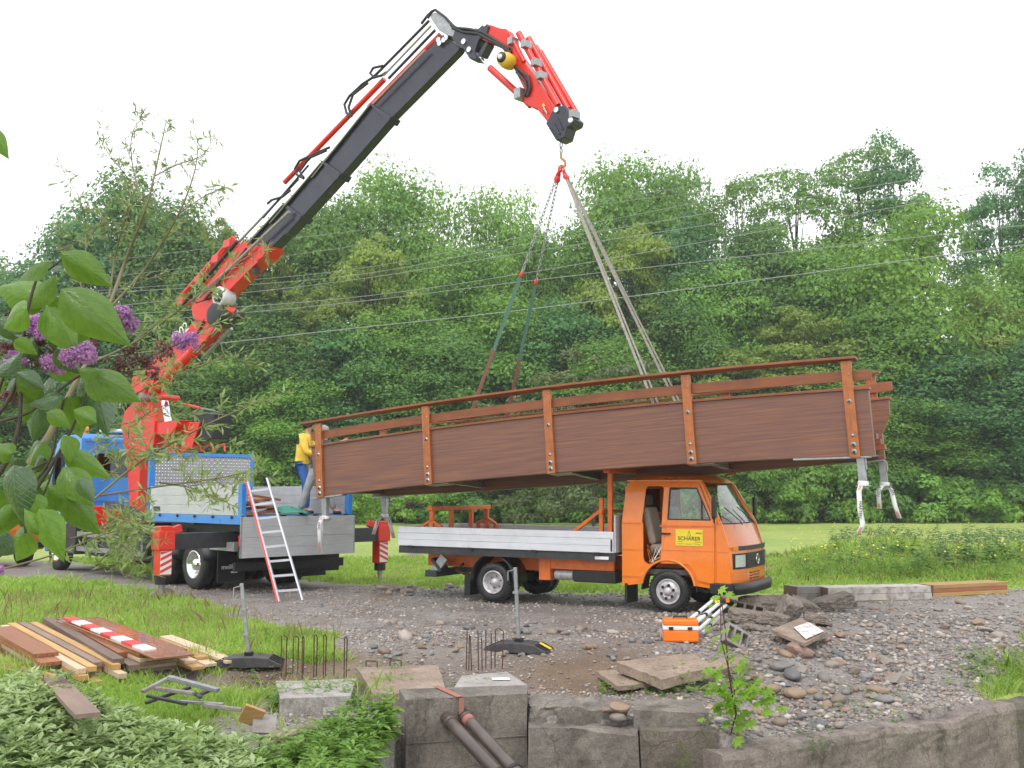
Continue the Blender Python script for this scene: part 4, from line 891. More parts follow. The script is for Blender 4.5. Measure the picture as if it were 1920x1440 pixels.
# face details
gx_ = lambda t, e=0: 1.19-.15*abs(t)**3+e
def front_strip(z0,z1,t0,t1,e,name,mat,par=tr,n=8,zt=.0):
    rows = [[(gx_(t0+(t1-t0)*j/n,e), W/2+W/2*(t0+(t1-t0)*j/n), z) for j in range(n+1)] for z in (z0,z1)]
    o = MB().grid(rows,False).build(name,mat,par,fix=False); m = o.modifiers.new('s','SOLIDIFY'); m.thickness = .012; m.offset = 0; return o
gr_ = front_strip(.74,.99,-.93,.93,.008,'grille',M['black']); front_strip(1.035,1.105,-.78,.93,.008,'upper_grille',M['chassis'])
for k in range(6): front_strip(.775+.035*k,.785+.035*k,-.52,.52,.020,'grille_slat',M['chassis'],gr_,6)
for t in (-.74,.74):
    h_ = front_strip(.775,.965,t-.145,t+.145,.022,'headlight',M['lens'])
    front_strip(.60,.70,t+(.12 if t>0 else -.03)-.06,t+(.12 if t>0 else -.03)+.06,.016,'fog_lamp' ,M['lens']) if t > 0 else None
front_strip(1.035,1.10,-.93,-.80,.016,'indicator_lamp',M['amber'])
MB().lathe([(0,.085),(.012,.085),(.012,.068),(0,.068)],(1.215,W/2,.87),(1,0,0),24).build('emblem_ring',M['chrome'],gr_)
mb = MB()
for a,c in (((-.05,.045),(-.012,-.06)),((-.012,-.06),(.0,-.01)),((0,-.01),(.012,-.06)),((.012,-.06),(.05,.045)),((-.03,.07),(0,.012)),((0,.012),(.03,.07))): mb.bar((1.222,W/2+a[0],.87+a[1]),(1.222,W/2+c[0],.87+c[1]),.012,.01,up=(1,0,0))
mb.build('emblem',M['chrome'],gr_)
mb = MB()
for k in range(3):
    for t in (-.28,-.08,.12): mb.b(1.185,1.2,W/2+t-.07,W/2+t+.07,.565+.045*k,.58+.045*k)
mb.build('vent_slot',M['black'],tr)
bmp = [ (1.24-.17*abs(-1+j/8)**4, W/2+(W/2+.03)*(-1+j/8)) for j in range(17)]
MB().grid([[(x-.0,y,.34) for x,y in bmp],[(x+.05,y,.36) for x,y in bmp],[(x+.06,y,.50) for x,y in bmp],[(x+.0,y,.53) for x,y in bmp]]).build('bumper',M['black'],tr)
MB().b(.72,1.12,-.03,.06,.345,.525).build('bumper_corner',M['black'],tr,.02)
# mirrors
for k, yy in ((-1,-.17),(1,W+.17)):
    yb = 0 if k < 0 else W
    m_ = MB().box((.86,yy,1.72),(.06,.14,.34)).build('mirror',M['black'],tr,.025); MB().tube([(.80,yb,1.48),(.86,yy,1.50),(.86,yy,1.95),(.74,yb+(.05 if k<0 else -.05),1.98)],.011,6).build('mirror_arm',M['black'],m_)
# load bed
X0, X1 = -5.28, -.90; YB = -.10; ZB = .95
fl_ = MB().b(X0,X1,YB+.03,W-YB-.03,ZB-.05,ZB).build('bed_floor',M['plank_gr'],tr)
MB().b(X0,X1+.02,YB+.005,YB+.03,ZB-.145,ZB-.02).build('bed_rail',M['chassis'],tr); MB().b(X0,X1+.02,W-YB-.03,W-YB-.005,ZB-.145,ZB-.02).build('bed_rail',M['chassis'],tr)
for side in (0,1):
    y0 = YB-.03 if side == 0 else W-YB
    ds = MB(); 
    for k in range(3): ds.b(X0,X1,y0+.002*(k%2),y0+.03-.002*(k%2),ZB-.005+.118*k,ZB+.110+.118*k)
    d1 = ds.build('dropside',M['alu_light'],tr,.004)
    for x in (-5.0,-3.7,-2.4,-1.2): MB().b(x-.05,x+.05,(y0-.012 if side==0 else y0+.03),(y0 if side==0 else y0+.042),ZB-.05,ZB+.0).build('hinge',M['black'],d1)
    MB().b(X1-.045,X1-.02,(y0-.014 if side==0 else y0+.03),(y0-.001 if side==0 else y0+.042),ZB+.02,ZB+.22).build('latch',M['black'],d1)
MB().b(X0-.03,X0,YB,W-YB,ZB,ZB+.345).build('tailboard',M['alu'],tr,.004)
MB().b(X1,X1+.03,YB,W-YB,ZB,ZB+.62).build('headboard',M['alu'],tr,.004)
MB().b(X1-.35,X1-.1,YB-.002,YB+.006,ZB-.12,ZB-.07).build('marker_plate',M['white'],tr)
# frame, tank, spare boxes, rear bumper
for yy in (.45,W-.53): MB().b(X0+.3,1.0,yy,yy+.08,.55,.80).build('chassis_rail',M['orange_dull'],tr)
MB().b(-2.35,-1.0,.12,.2,.62,.80).build('side_box',M['orange_dull'],tr,.01)
mb = MB(); mb.b(-2.42,-2.2,.1,.5,.42,.80); mb.build('frame_bracket',M['orange_dull'],tr,.01)
MB().b(-1.75,-.95,.08,.45,.42,.62).build('battery_box',M['black'],tr,.02); MB().cyl((-2.15,.25,.52),(-1.8,.25,.52),.09,16).build('silencer',M['rim'],tr)
MB().tube([(-4.1,.3,.62),(-4.25,.3,.5),(-4.0,.3,.42),(-3.7,.3,.45)],.035,8).build('exhaust_pipe',M['rust'],tr)
mb = MB(); mb.box((-4.55,.2,.60),(.3,.3,.06),Matrix.Rotation(.8,3,'Y')); mb.b(-4.75,-4.5,.0,W,.38,.50); mb.build('underrun_bar',M['chassis'],tr,.01)
for yy in (.1,W-.15): 
    mb = MB(); mb.bar((-4.62,yy,.45),(-4.38,yy,.75),.06,.16); mb.build('light_bracket',M['galv'],tr)
for y0,y1 in ((-.08,.45),(W-.45,W+.08)):
    rows = [[(-WB+.44*math.cos(math.radians(a)),y,.40+.44*math.sin(math.radians(a))) for y in (y0,y1)] for a in np.linspace(-8,188,20)]
    f_ = MB().grid(rows).build('mudguard',M['black'],tr,fix=False); f_.modifiers.new('s','SOLIDIFY').thickness=.012
    MB().b(-WB-.56,-WB-.44,y0,y1,.10,.45).build('mudflap',M['black'],tr)
    MB().b(-.74,-.70,y0+.05,y1,.12,.45).build('mudflap',M['black'],tr)
MB().cyl((-WB,.2,RW),(-WB,W-.2,RW),.07,12).build('axle',M['chassis'],tr); MB().cyl((0,.15,RW),(0,W-.15,RW),.05,12).build('axle',M['chassis'],tr)
# orange racks on the bed
mb = MB(); xr = X1-.10
for yy in (YB+.1,W-YB-.16):
    mb.b(xr-.06,xr+.02,yy,yy+.07,ZB,2.28); mb.b(xr-.22,xr-.15,yy,yy+.07,ZB,1.86); mb.bar((xr-.15,yy+.035,1.68),(xr-.95,yy+.035,1.10),.06,.06)
mb.b(xr-.09,xr+.03,YB-.02,W-YB+.02,2.28,2.35); mb.b(xr-.2,xr-.14,YB+.05,W-YB,1.6,1.66); mb.build('front_rack',M['orange_dull'],tr,.006)
mb = MB(); xr = -4.6
for yy in (YB+.05,.62,1.35,W-YB-.12):
    mb.b(xr-.04,xr+.04,yy,yy+.07,ZB,1.62)
    if yy < .3 or yy > 1.5:
        for k in (-1,1): mb.bar((xr,yy+.035,1.42),(xr+k*.22,yy+.035,1.30),.07,.05); mb.b(xr+k*.2-.03,xr+k*.2+.03,yy,yy+.07,ZB,1.31)
mb.b(xr-.05,xr+.05,YB+.0,W-YB,1.60,1.68); rk = mb.build('rear_rack',M['orange_dull'],tr,.006)

# ------------------------------------------------------------------ blue crane truck
TL = Vector((-5.17,19.8,0)); ang = math.atan2(.70,.714)
ct = empty('crane_truck', (TL.x,TL.y,hz(TL.x,TL.y)*.0), ang); tag(ct, 'blue tipper truck with big red and dark folding crane, tailboard let down', 'crane truck')
MT = Matrix.Translation(ct.location) @ Matrix.Rotation(ang, 4, 'Z'); MTi = MT.inverted()
# local: X right across the truck, Y forward, Z up
def wheel2(x, y, out, r, wd, chrome=True):
    p = (x, y, r); ax = (out,0,0)
    t = MB().lathe([(-wd,r*.5),(-wd,r*.9),(-wd+.03,r*.98),(-wd*.5,r),(-.03,r*.98),(0,r*.88),(-.005,r*.7),(-.02,r*.58)],p,ax,40).build('wheel',M['tyre'],ct)
    if chrome:
        R0 = r*.58; MB().lathe([(-.03,R0),(.0,R0*.99),(-.01,R0*.88),(-.13,R0*.80),(-.14,R0*.55),(-.12,R0*.45),(-.03,R0*.40),(-.01,R0*.22),(-.01,0)],p,ax,36).build('rim',M['chrome'],t)
        mb = MB()
        for i in range(10):
            a = i*.628; c = Vector((x-out*.12,y+math.cos(a)*R0*.64,r+math.sin(a)*R0*.64)); mb.cyl(c,c+Vector((out*.04,0,0)),.018,8)
        mb.build('wheel_nut',M['chrome'],t)
for yy in (2.0,3.42):
    for x, o_ in ((.06,-1),(2.5,1)):
        wheel2(x,yy,o_,.5,.26); wheel2(x-o_*.33,yy,o_,.5,.26,False)
wheel2(.06,9.3,-1,.5,.28); wheel2(2.5,9.3,1,.5,.28)
wheel2(.06,7.9,-1,.5,.28) if False else None
for x in (.75,1.65): MB().b(x,x+.12,.2,9.8,.78,1.06).build('chassis_rail',M['chassis'],ct)
for yy in (2.0,3.42,9.3): MB().cyl((.3,yy,.5),(2.3,yy,.5),.1,12).build('axle',M['chassis'],ct)
# bed
ZF = 1.52; BL = 4.0; BWd = 2.56
MB().b(0,BWd,0,BL,ZF-.06,ZF).build('bed_floor',M['chassis'],ct)
for x in (0.0,BWd-.06): MB().b(x-.004,x+.06,.0,BL,ZF-.17,ZF-.001+.0).build('bed_rail',M['blue'],ct,.006)
MB().b(.06,BWd-.06,-.01,.06,ZF-.10,ZF-.001).build('bed_rail',M['blue'],ct,.006)
MB().b(0,BWd,1.9,2.1,ZF-.2,ZF-.08).build('cross_member',M['black'],ct); MB().b(.5,2.0,.3,3.9,1.07,1.35).build('tipper_frame',M['black'],ct)
sp_ = MB(); 
for k in range(3): sp_.b(.01+.003*(k%2),.045,.16,BL-.06,ZF+.004+.195*k,ZF+.195+.195*k)
sd_ = sp_.build('side_board',M['alu'],ct,.003)
for yy in (.35,1.1,1.85,2.6,3.4): MB().lathe([(0,.03),(.03,.03),(.03,0)],(-.004,yy,ZF-.03),(-1,0,0),10).build('hinge',M['black'],sd_)
MB().b(-.0,.006,3.45,3.75,ZF+.05,ZF+.15).build('type_plate',M['chassis'],sd_)
sp_ = MB()
for k in range(3): sp_.b(BWd-.045,BWd-.01-.003*(k%2),.16,BL-.06,ZF+.004+.195*k,ZF+.195+.195*k)
sp_.build('side_board',M['alu'],ct,.003)
for x,y0 in ((-.01,0),(BWd-.09,0)): MB().b(x,x+.10,y0,y0+.14,ZF-.17,ZF+.62).build('corner_post',M['blue'],ct,.006)
# headboard with checker plate
hb = MB(); YH = BL-.02
for a in ((-.01,.12,1.36,2.86),(BWd-.09,BWd+.01,1.36,2.86)): hb.b(a[0],a[1],YH,YH+.09,a[2],a[3])
hb.b(.12,BWd-.09,YH,YH+.08,2.78,2.86); hb.b(.12,BWd-.09,YH,YH+.08,ZF,ZF+.08)
for x in (.03,BWd-.03): hb.cyl((x,YH+.03,2.86),(x,YH+.03,2.93),.025,8)
hb_ = hb.build('headboard_frame',M['blue'],ct,.006)
def checker():
    m, nt, b = nodes('checker_plate'); N = nt.nodes; L = nt.links
    b.inputs['Metallic'].default_value = .4; b.inputs['Roughness'].default_value = .4
    b.inputs['Base Color'].default_value = (.36,.36,.38,1); return m
M['checker'] = checker()
ck = MB().b(.12,BWd-.09,YH+.02,YH+.04,ZF+.08,2.78).build('checker_plate',M['checker'],hb_)
v_, f_ = [], []
vs = []
for i in range(34):
    for j in range(17):
        x = .16+i*.07; z = ZF+.13+j*.07; s = .032; dx, dz = (s, s*.5) if (i+j) % 2 else (s*.5, s)
        y = YH+.0195; h = .012
        vs += [(x-dx,y,z),(x,y,z-dz),(x+dx,y,z),(x,y,z+dz),(x,y-h,z)]
npmesh('checker_tread', np.array(vs), 5, M['chrome'], hb_, False, [(0,1,4),(1,2,4),(2,3,4),(3,0,4)])
# lowered tailboard
tbm = MB()
for k in range(4): tbm.b(-.02,BWd+.02,-.055+.002*(k%2),-.02,ZF-.80+.195*k,ZF-.607+.195*k)
tb_ = tbm.build('tailboard',M['alu'],ct,.003)
for x in (.15,.9,1.65,2.4): MB().b(x-.05,x+.05,-.05,-.01,ZF-.04,ZF+.01).build('hinge',M['black'],tb_)
MB().b(-.04,-.015,-.06,-.015,ZF-.80,ZF-.02).build('edge_profile',M['galv'],tb_); MB().b(BWd+.015,BWd+.04,-.06,-.015,ZF-.80,ZF-.02).build('edge_profile',M['galv'],tb_)
# rear: checker box, mudflap, lamps, underride
MB().b(.04,.62,.35,1.3,.83,1.0).build('storage_step',M['checker'],ct,.01)
mf = MB().b(.02,.62,.90,.93,.20,.84).build('mudflap',M['black'],ct)
text('lettering','meiller',.13,M['white'],mf,frame((.27,.885,.50),(1,0,0),(0,0,1)),.002,1.0)
MB().b(.30,.44,.88,.886,.38,.41).build('flap_mark',M['white'],mf)
mf2 = MB().b(1.95,2.55,.90,.93,.22,.84).build('mudflap',M['black'],ct)
MB().b(.02,2.55,.25,.33,.45,.62).build('underride_bar',M['black'],ct,.01)
MB().b(.08,.5,.15,.26,.72,.92).build('lamp_panel',M['black'],ct,.01); MB().b(.02,.12,.10,.15,.94,1.14).build('rear_lamp',M['redlens'],ct,.01)
MB().b(1.5,2.55,.4,1.2,.35,.80).build('tool_box',M['black'],ct,.02)
for yy in (2.0,3.42):
    for y0,y1 in ((.0,.62),(1.94,2.56)):
        rows = [[(x,yy+.56*math.cos(math.radians(a)),.5+.56*math.sin(math.radians(a))) for x in (y0,y1)] for a in np.linspace(10,170,14)]
        o = MB().grid(rows).build('mudguard',M['black'],ct,fix=False); o.modifiers.new('s','SOLIDIFY').thickness=.012
# outriggers at the rear
for sx, x0, x1 in ((-1,.9,-1.15),(1,1.7,3.80)):
    MB().b(min(x0,x1),max(x0,x1),.62,.84,.90,1.20).build('outrigger_beam',M['chassis'],ct,.01)
    xl = x1+sx*.06
    leg = MB(); leg.b(xl-.12,xl+.12,.60,.86,.42,1.34); leg.b(xl-.16,xl+.16,.57,.89,.90,1.24); leg.bar((xl-sx*.1,.73,1.22),(xl-sx*.34,.73,1.30),.12,.14)
    lg = leg.build('outrigger_leg',M['red'],ct,.01)
    MB().cyl((xl,.73,.43),(xl,.73,.26),.125,18).build('leg_cylinder',M['black'],lg); MB().cyl((xl,.73,.28),(xl,.73,.03),.05,14).build('piston_rod',M['galv'],lg); MB().lathe([(0,.0),(0,.16),(.03,.15),(.05,.06)],(xl,.73,.005),(0,0,1),18).build('foot_plate',M['galv'],lg)
    pl = MB().b(xl-.11,xl+.11,.59,.597,.45,.88).build('warning_plate',M['white'],lg)
    for k in range(4):
        z = .47+k*.115
        st = [(xl-.11,z),(xl+.11,z+.10),(xl+.11,z+.155),(xl-.11,z+.055)] if sx < 0 else [(xl-.11,z+.10),(xl+.11,z),(xl+.11,z+.055),(xl-.11,z+.155)]
        st = [(a,min(b,.88)) for a,b in st]
        MB().plate(st,.003,lambda u,v,w: (u,.586+w,v)).build('warning_stripe',M['redpaint'],pl)
# middle: side guard, tanks, crane base
for z in (.55,.9): MB().b(.02,.06,4.3,7.9,z,z+.12).build('side_guard',M['galv'],ct,.01)
for yy in (4.6,5.7,6.8): MB().b(.06,.10,yy,yy+.08,.5,1.1).build('guard_post',M['galv'],ct)
MB().b(.12,.7,4.5,5.6,.45,1.0).build('storage_box',M['galv'],ct,.02); MB().b(.12,.72,6.0,7.6,.45,1.05).build('fuel_tank',M['chassis'],ct,.08)
MB().b(0,.9,3.2,4.2,1.10,1.22).build('walkway',M['checker'],ct,.01)
mb = MB(); mb.b(.25,2.3,6.7,7.6,1.06,1.55); mb.b(-.02,.3,6.9,7.3,1.2,1.65); mb.build('crane_base',M['red'],ct,.03)
MB().b(-.07,-.05,6.9,7.15,1.35,1.65).build('warning_plate',M['yellow'],ct)
MB().b(.3,2.3,4.5,6.5,1.06,1.3).build('hydraulic_tank',M['black'],ct,.03)
for k in range(5): MB().tube([(.1+.05*k,4.3,1.35),(.0+.04*k,5.2,1.55+.02*k),(.1,6.5,1.65+.03*k)],.022,6).build('hose',M['rubber'],ct)
# cab
YC0, YC1 = 8.05, 10.05; ZC0, ZC1 = 1.30, 3.42
cab = [(YC0,ZC0+.35),(YC0,ZC1-.12),(YC0+.12,ZC1),(YC0+1.25,ZC1+.03),(YC1-.42,ZC1-.18),(YC1-.12,2.45),(YC1,1.9),(YC1,ZC0-.35),(YC1-.3,ZC0-.35),(9.95,ZC0-.3)]+[(9.3+.62*math.cos(math.radians(a)),.55+.62*math.sin(math.radians(a))+.25) for a in (30,60,90,120,150)]+[(YC0+.3,ZC0)]
cb_ = MB()
side_h = [(9.0,2.1),(9.0,2.95),(9.1,3.0),(9.55,2.98),(9.72,2.5),(9.78,2.1)]
for x, s in ((.04,1),(2.49,-1)): cb_.plate(cab,.04,lambda u,v,w,x=x,s=s: (x+s*(w+max(0,v-2.0)*.05),u,v),[side_h])
cb_.plate([(.05,ZC0+.1),(2.48,ZC0+.1),(2.48,2.0),(2.42,ZC1-.1),(.11,ZC1-.1),(.05,2.0)],.04,lambda u,v,w: (u,YC0-.001+w,v),[rect(.45,2.1,2.35,2.95,.08)])
cb_.grid([[(x,y,z) for x in (.11,.3,2.2,2.42)] for y,z in ((YC0,ZC1-.1),(YC0+.12,ZC1+.02),(YC0+1.25,ZC1+.05),(YC1-.40,ZC1-.17))])
cb_.grid([[(x,y,z) for x in (.05,2.48)] for y,z in ((YC1-.12,2.45),(YC1,1.9),(YC1,ZC0-.35))])
cb_.cur = 0
cabo = cb_.build('cab',M['blue'],ct,.01)
MB().plate(side_h,.006,lambda u,v,w: (.06+w,u,v)).build('side_window',M['glass_dark'],cabo); MB().plate(rect(.45,2.1,2.35,2.95,.08),.006,lambda u,v,w: (u,YC0+.015+w,v)).build('rear_window',M['glass_dark'],cabo)
MB().plate([(.1,0),(2.42,0),(2.36,1),(.16,1)],.006,lambda u,v,w: (u,YC1-.12-v*.29+w,2.47+v*.75)).build('windscreen',M['glass_dark'],cabo)
mb = MB(); mb.b(.3,2.2,YC0+.6,YC0+.7,1.4,2.6); mb.build('seat_row',M['cabin'],cabo); MB().b(.06,2.46,YC0+.02,YC1-.05,ZC0+.25,ZC0+.32).build('cab_floor',M['cabin'],cabo)
for z in (1.75,1.95,3.25): MB().b(.3 if z<3 else .2,2.2,YC0-.02,YC0,z,z+.03).build('body_rib',M['blue'],cabo)
MB().b(.03,.05,8.2,9.9,1.42,1.46).build('trim_strip',M['white'],cabo); MB().b(.031,.05,8.6,8.95,1.9,2.05).build('door_decal',M['white'],cabo)
MB().b(-.16,-.04,9.75,9.9,2.3,2.9).build('mirror',M['black'],cabo,.03)
mb = MB(); mb.cyl((.4,8.6,ZC1+.05),(.4,8.6,ZC1+.12),.05); mb.lathe([(0,.09),(.08,.09),(.13,.05),(.14,0)],(.4,8.6,ZC1+.12),(0,0,1),16); mb.build('beacon',M['amber'],cabo); MB().tube([(.7,8.4,ZC1+.14),(1.3,8.4,ZC1+.14)],.05,10).build('air_horn',M['white'],cabo)
MB().b(.06,.5,8.1,8.7,.45,1.25).build('cab_step',M['chassis'],ct,.02); MB().b(.1,2.45,YC1-.02,YC1+.12,.45,.95).build('front_bumper',M['blue'],ct,.03); MB().b(.0,.5,9.95,10.15,.9,1.3).build('headlight_cluster',M['amber'],ct,.03)

# ------------------------------------------------------------------ crane on the truck
hookY = 17.9; a_, _ = ray(1052,268); hk = Vector((a_*hookY,hookY,0))
cb0 = MT @ Vector((1.05,7.2,0)); cd = Vector((hk.x-cb0.x,hk.y-cb0.y,0)).normalized(); cn = Vector((-cd.y,cd.x,0))
def CR(px, py, off=0):                     # point of the crane's own vertical plane, given in the truck's frame
    r, z = PL(px, py, (cb0.x,cb0.y), (cd.x,cd.y)); return MTi @ (Vector((cb0.x,cb0.y,0))+cd*r+cn*off+Vector((0,0,z)))
def cplate(pts, th, name, mat, par, off=0, bev=.015):
    q = [(i,0) for i in range(len(pts))]
    w = [PL(px,py,(cb0.x,cb0.y),(cd.x,cd.y)) for px,py in pts]
    fn = lambda u,v,t: MTi @ (Vector((cb0.x,cb0.y,0))+cd*u+cn*(t-th/2+off)+Vector((0,0,v)))
    return MB().plate(w,th,fn).build(name,mat,par,bev)
def ctube(pts, r, name, mat, par, off=0, n=12):
    return MB().tube([CR(x,y,off) for x,y in pts], r, n).build(name,mat,par)
col = cplate([(253,985),(271,985),(270,930),(275,850),(298,834),(300,790),(290,755),(264,745),(245,768),(237,797),(247,857),(252,930)],.30,'crane_column',M['red'],ct)
cplate([(292,795),(340,787),(338,800),(326,815),(292,815)],.5,'column_bracket',M['red'],col,.15)
arm = cplate([(247,798),(254,730),(278,692),(330,648),(372,604),(396,592),(420,604),(396,638),(330,692),(297,718),(286,748),(280,798)],.28,'lower_arm',M['red'],ct)
cplate([(256,738),(262,708),(288,700),(292,722),(280,745)],.40,'arm_gusset',M['red'],arm)
cplate([(374,600),(370,578),(392,545),(452,470),(468,456),(510,466),(503,486),(455,533),(432,556),(425,580),(402,606)],.36,'boom_housing',M['red'],ct)
cplate([(498,462),(520,464),(508,484),(496,492)],.44,'housing_rib',M['red'],ct)
for p_ in ((352,566),(385,528),(418,488),(440,460)): MB().box(CR(p_[0],p_[1],-.1),(.26,.3,.2)).build('tube_bracket',M['red'],ct,.02)
secs = [([(462,466),(540,384),(572,412),(500,484)],.28,1),([(500,432),(612,305),(645,333),(545,442)],.27,2),([(575,350),(701,198),(738,227),(620,362)],.23,3),([(680,230),(822,80),(836,68),(868,92),(864,99),(728,236)],.19,4)]
bm_ = None
for pts_, th_, k in secs:
    o = cplate(pts_,th_,'boom_section',M['navy'],ct); bm_ = o
    (x0,y0),(x1,y1) = pts_[0], pts_[1]
    # wear strip along the upper edge and collar at the end
    t = .12 if k < 4 else .35
    if k < 4: MB().bar(CR(x0+(x1-x0)*t+4,y0+(y1-y0)*t+4,-th_/2-.02),CR(x1+1,y1+3,-th_/2-.02),.02,.12,up=cn).build('wear_strip',pmat('strip_%d'%k,(.34,.36,.28),(.26,.28,.2),5,.5),o)
    (x2,y2) = pts_[2]
    if k < 4: cplate([(x1-3,y1-2),(x1+8,y1+2),(x2+5,y2-4),(x2-2,y2+7)],th_+.07,'boom_collar',M['navy'],o)
# extension cylinders and pipes on top of the boom
ex = ctube([(537,343),(724,150)],.058,'extension_cylinder',M['red'],ct,-.05); ctube([(692,202),(826,66)],.062,'extension_cylinder',M['red'],ct,.0); ctube([(505,412),(640,262)],.05,'extension_cylinder',M['red'],ct,.08)
for a,b_,r,off,mt in (((706,150),(812,43),.030,-.12,'navy'),((730,146),(818,54),.022,-.16,'strap_white'),((735,150),(822,60),.03,-.10,'navy'),((712,200),(810,101),.024,-.2,'strap_white'),((560,402),(392,560),.035,-.27,'strap_white'),((446,447),(343,563),.055,-.12,'red'),((458,456),(356,574),.045,-.2,'rubber'),((478,470),(400,565),.03,-.24,'rubber'),((440,462),(560,335),.03,.0,'galv'),((500,410),(585,312),.024,-.1,'navy'),((385,520),(445,452),.05,-.1,'redpaint')):
    ctube([a,b_],r,'hydraulic_pipe',M[mt],ct,off)
for pts_ in ([(728,128),(710,132),(704,142),(712,150),(726,146),(735,140)],[(712,148),(690,162),(665,185),(656,200),(660,216),(670,222)],[(700,160),(672,182),(664,205),(668,220)],[(628,280),(600,292),(572,305),(563,320),(568,332),(580,338)],[(622,286),(590,300),(572,325),(580,336)],[(512,385),(520,378),(540,372),(555,360)],
             [(812,40),(818,28),(826,24),(845,38),(862,56)],[(800,50),(812,34),(822,26)],[(855,52),(866,58),(890,60),(915,66),(940,82),(965,98)],[(858,58),(880,66),(905,68),(935,84),(968,104)],[(975,130),(1000,150),(1004,168),(998,185)],[(978,140),(994,158),(998,172),(992,186)],
             [(370,560),(380,570),(410,560),(420,548)],[(395,600),(385,620),(365,640),(350,645)]):
    ctube(pts_,.028,'hose',M['rubber'],ct,-.16,8)
cplate([(815,32),(826,28),(858,52),(864,58),(858,74),(846,70),(832,62),(818,42)],.30,'boom_head',M['galv'],ct)
kn = cplate([(852,70),(860,55),(881,57),(906,58),(914,66),(905,82),(899,100),(902,116),(888,114),(877,96),(866,92)],.28,'knuckle',M['navy'],ct)
cplate([(918,78),(922,84),(909,108),(904,108),(904,100)],.2,'knuckle_link',M['navy'],kn); cplate([(903,62),(918,48),(926,54),(920,74),(908,78)],.32,'knuckle_link',M['navy'],kn)
for p in ((879,83),(889,98),(919,50),(842,80),(834,86),(832,80),(846,76)): MB().cyl(CR(*p,-.17),CR(*p,.17),.055,14).build('pin',M['chrome'],kn)
jb = cplate([(903,60),(914,50),(928,51),(945,57),(956,58),(963,72),(975,99),(1012,150),(1048,204),(1036,236),(1013,207),(1000,203),(992,198),(988,190),(992,176),(973,138),(959,111),(945,90),(920,82),(908,76)],.24,'jib',M['red'],ct)
MB().bar(CR(1026,207,-.13),CR(1033,219,-.13),.006,.12,up=cn).build('caution_sign',M['white'],jb); MB().lathe([(0,.035),(.004,.035),(.004,.028),(0,.028)],CR(1029.5,213,-.137),(MTi.to_3x3()@(-cn)),20).build('caution_mark',M['ink'],jb); cplate([(1024,203),(1030,203),(1027,197)],.01,'caution_sign',M['yellow'],jb,-.13,0)
for a,b_,r,off in (((976,64),(1050,200),.06,-.06),((988,70),(1062,203),.06,.05),((962,66),(990,120),.04,-.12),((1006,92),(1074,208),.05,.12),((998,82),(1020,120),.04,.12)): ctube([a,b_],r,'jib_cylinder',M['red'],jb,off,14)
for a in ((968,82),(993,88),(1012,122),(1022,146)): MB().box(CR(*a,-.10),(.2,.12,.14)).build('valve_block',M['galv'],jb,.01)
hd = cplate([(1048,205),(1058,203),(1068,202),(1076,214),(1087,227),(1083,237),(1072,242),(1066,262),(1052,268),(1040,248),(1032,236)],.30,'jib_head',M['navy'],ct)
for p in ((1053,211),(1080,230)): MB().cyl(CR(*p,-.18),CR(*p,.18),.05,14).build('pin',M['chrome'],hd)
for k in range(3): cplate([(1038+7*k,238-9*k+6),(1041+7*k,236-9*k+6),(1056+5*k,262-9*k+4),(1052+5*k,263-9*k+4)],.34,'head_rib',M['navy'],hd)
MB().box(CR(1083,218,-.1),(.2,.1,.14)).build('lamp',M['galv'],hd,.01)
cy = ctube([(920,128),(975,178)],.065,'jib_tilt_cylinder',M['red'],ct,-.02,14); ctube([(900,108),(922,130)],.025,'piston_rod',M['chrome'],cy,-.02); ctube([(973,176),(996,200)],.05,'cylinder_eye',M['red'],cy,-.02); MB().box(CR(982,180,-.08),(.24,.16,.2)).build('valve_block',M['galv'],cy,.01)
wn_ = MB().lathe([(-.14,.0),(-.14,.13),(-.05,.15),(.05,.15),(.14,.13),(.14,.0)],CR(967,123,-.26),(MTi.to_3x3()@cn),24).build('winch',pmat('winch_yellow',(.75,.48,.03),(.65,.4,.03),6,.4),ct); MB().lathe([(0,.10),(.03,.10),(.05,.05),(.05,0)],CR(965,121,-.40),(MTi.to_3x3()@(-cn)),20).build('winch_cap',M['rubber'],wn_); MB().lathe([(0,.05),(.02,.045),(.02,0)],CR(965,121,-.45),(MTi.to_3x3()@(-cn)),14).build('winch_hub',M['white'],wn_)
# work light / rope winch on the lower boom
cm = MTi.to_3x3()@(-cn)
lw = MB().lathe([(-.3,.0),(-.3,.17),(-.05,.22),(.06,.23),(.08,.17),(.05,.15)],CR(434,560,-.30),cm,26).build('rope_winch',M['alu_light'],ct)
MB().lathe([(.05,.15),(.10,.14),(.11,.07),(.09,.0)],CR(434,560,-.30),cm,24).build('winch_cap',M['navy'],lw); MB().lathe([(.11,.06),(.12,.055),(.12,0)],CR(434,560,-.30),cm,14).build('winch_hub',M['white'],lw)
MB().lathe([(-.35,.0),(-.35,.26),(.1,.26),(.12,.2),(.12,0)],CR(427,594,-.3),cm,26).build('rope_drum',M['rubber'],ct); MB().lathe([(-.1,.26),(-.1,.285),(.0,.285),(.0,.26)],CR(427,594,-.3),cm,26).build('drum_band',M['chassis'],lw)
ctube([(440,582),(458,588)],.07,'winch_motor',M['red'],lw,-.2); MB().lathe([(-.08,0),(-.08,.11),(.08,.11),(.08,0)],CR(462,592,-.2),cm,18).build('winch_wheel',M['rubber'],lw); MB().box(CR(487,510,-.1),(.14,.14,.14)).build('work_lamp',M['black'],lw,.01)
mc = ctube([(290,735),(366,660)],.13,'main_cylinder',M['red'],ct,-.05,18); ctube([(364,662),(418,608)],.075,'piston_rod',M['chrome'],mc,-.05,16); ctube([(370,670),(424,614)],.05,'piston_rod',M['galv'],mc,.15,12)
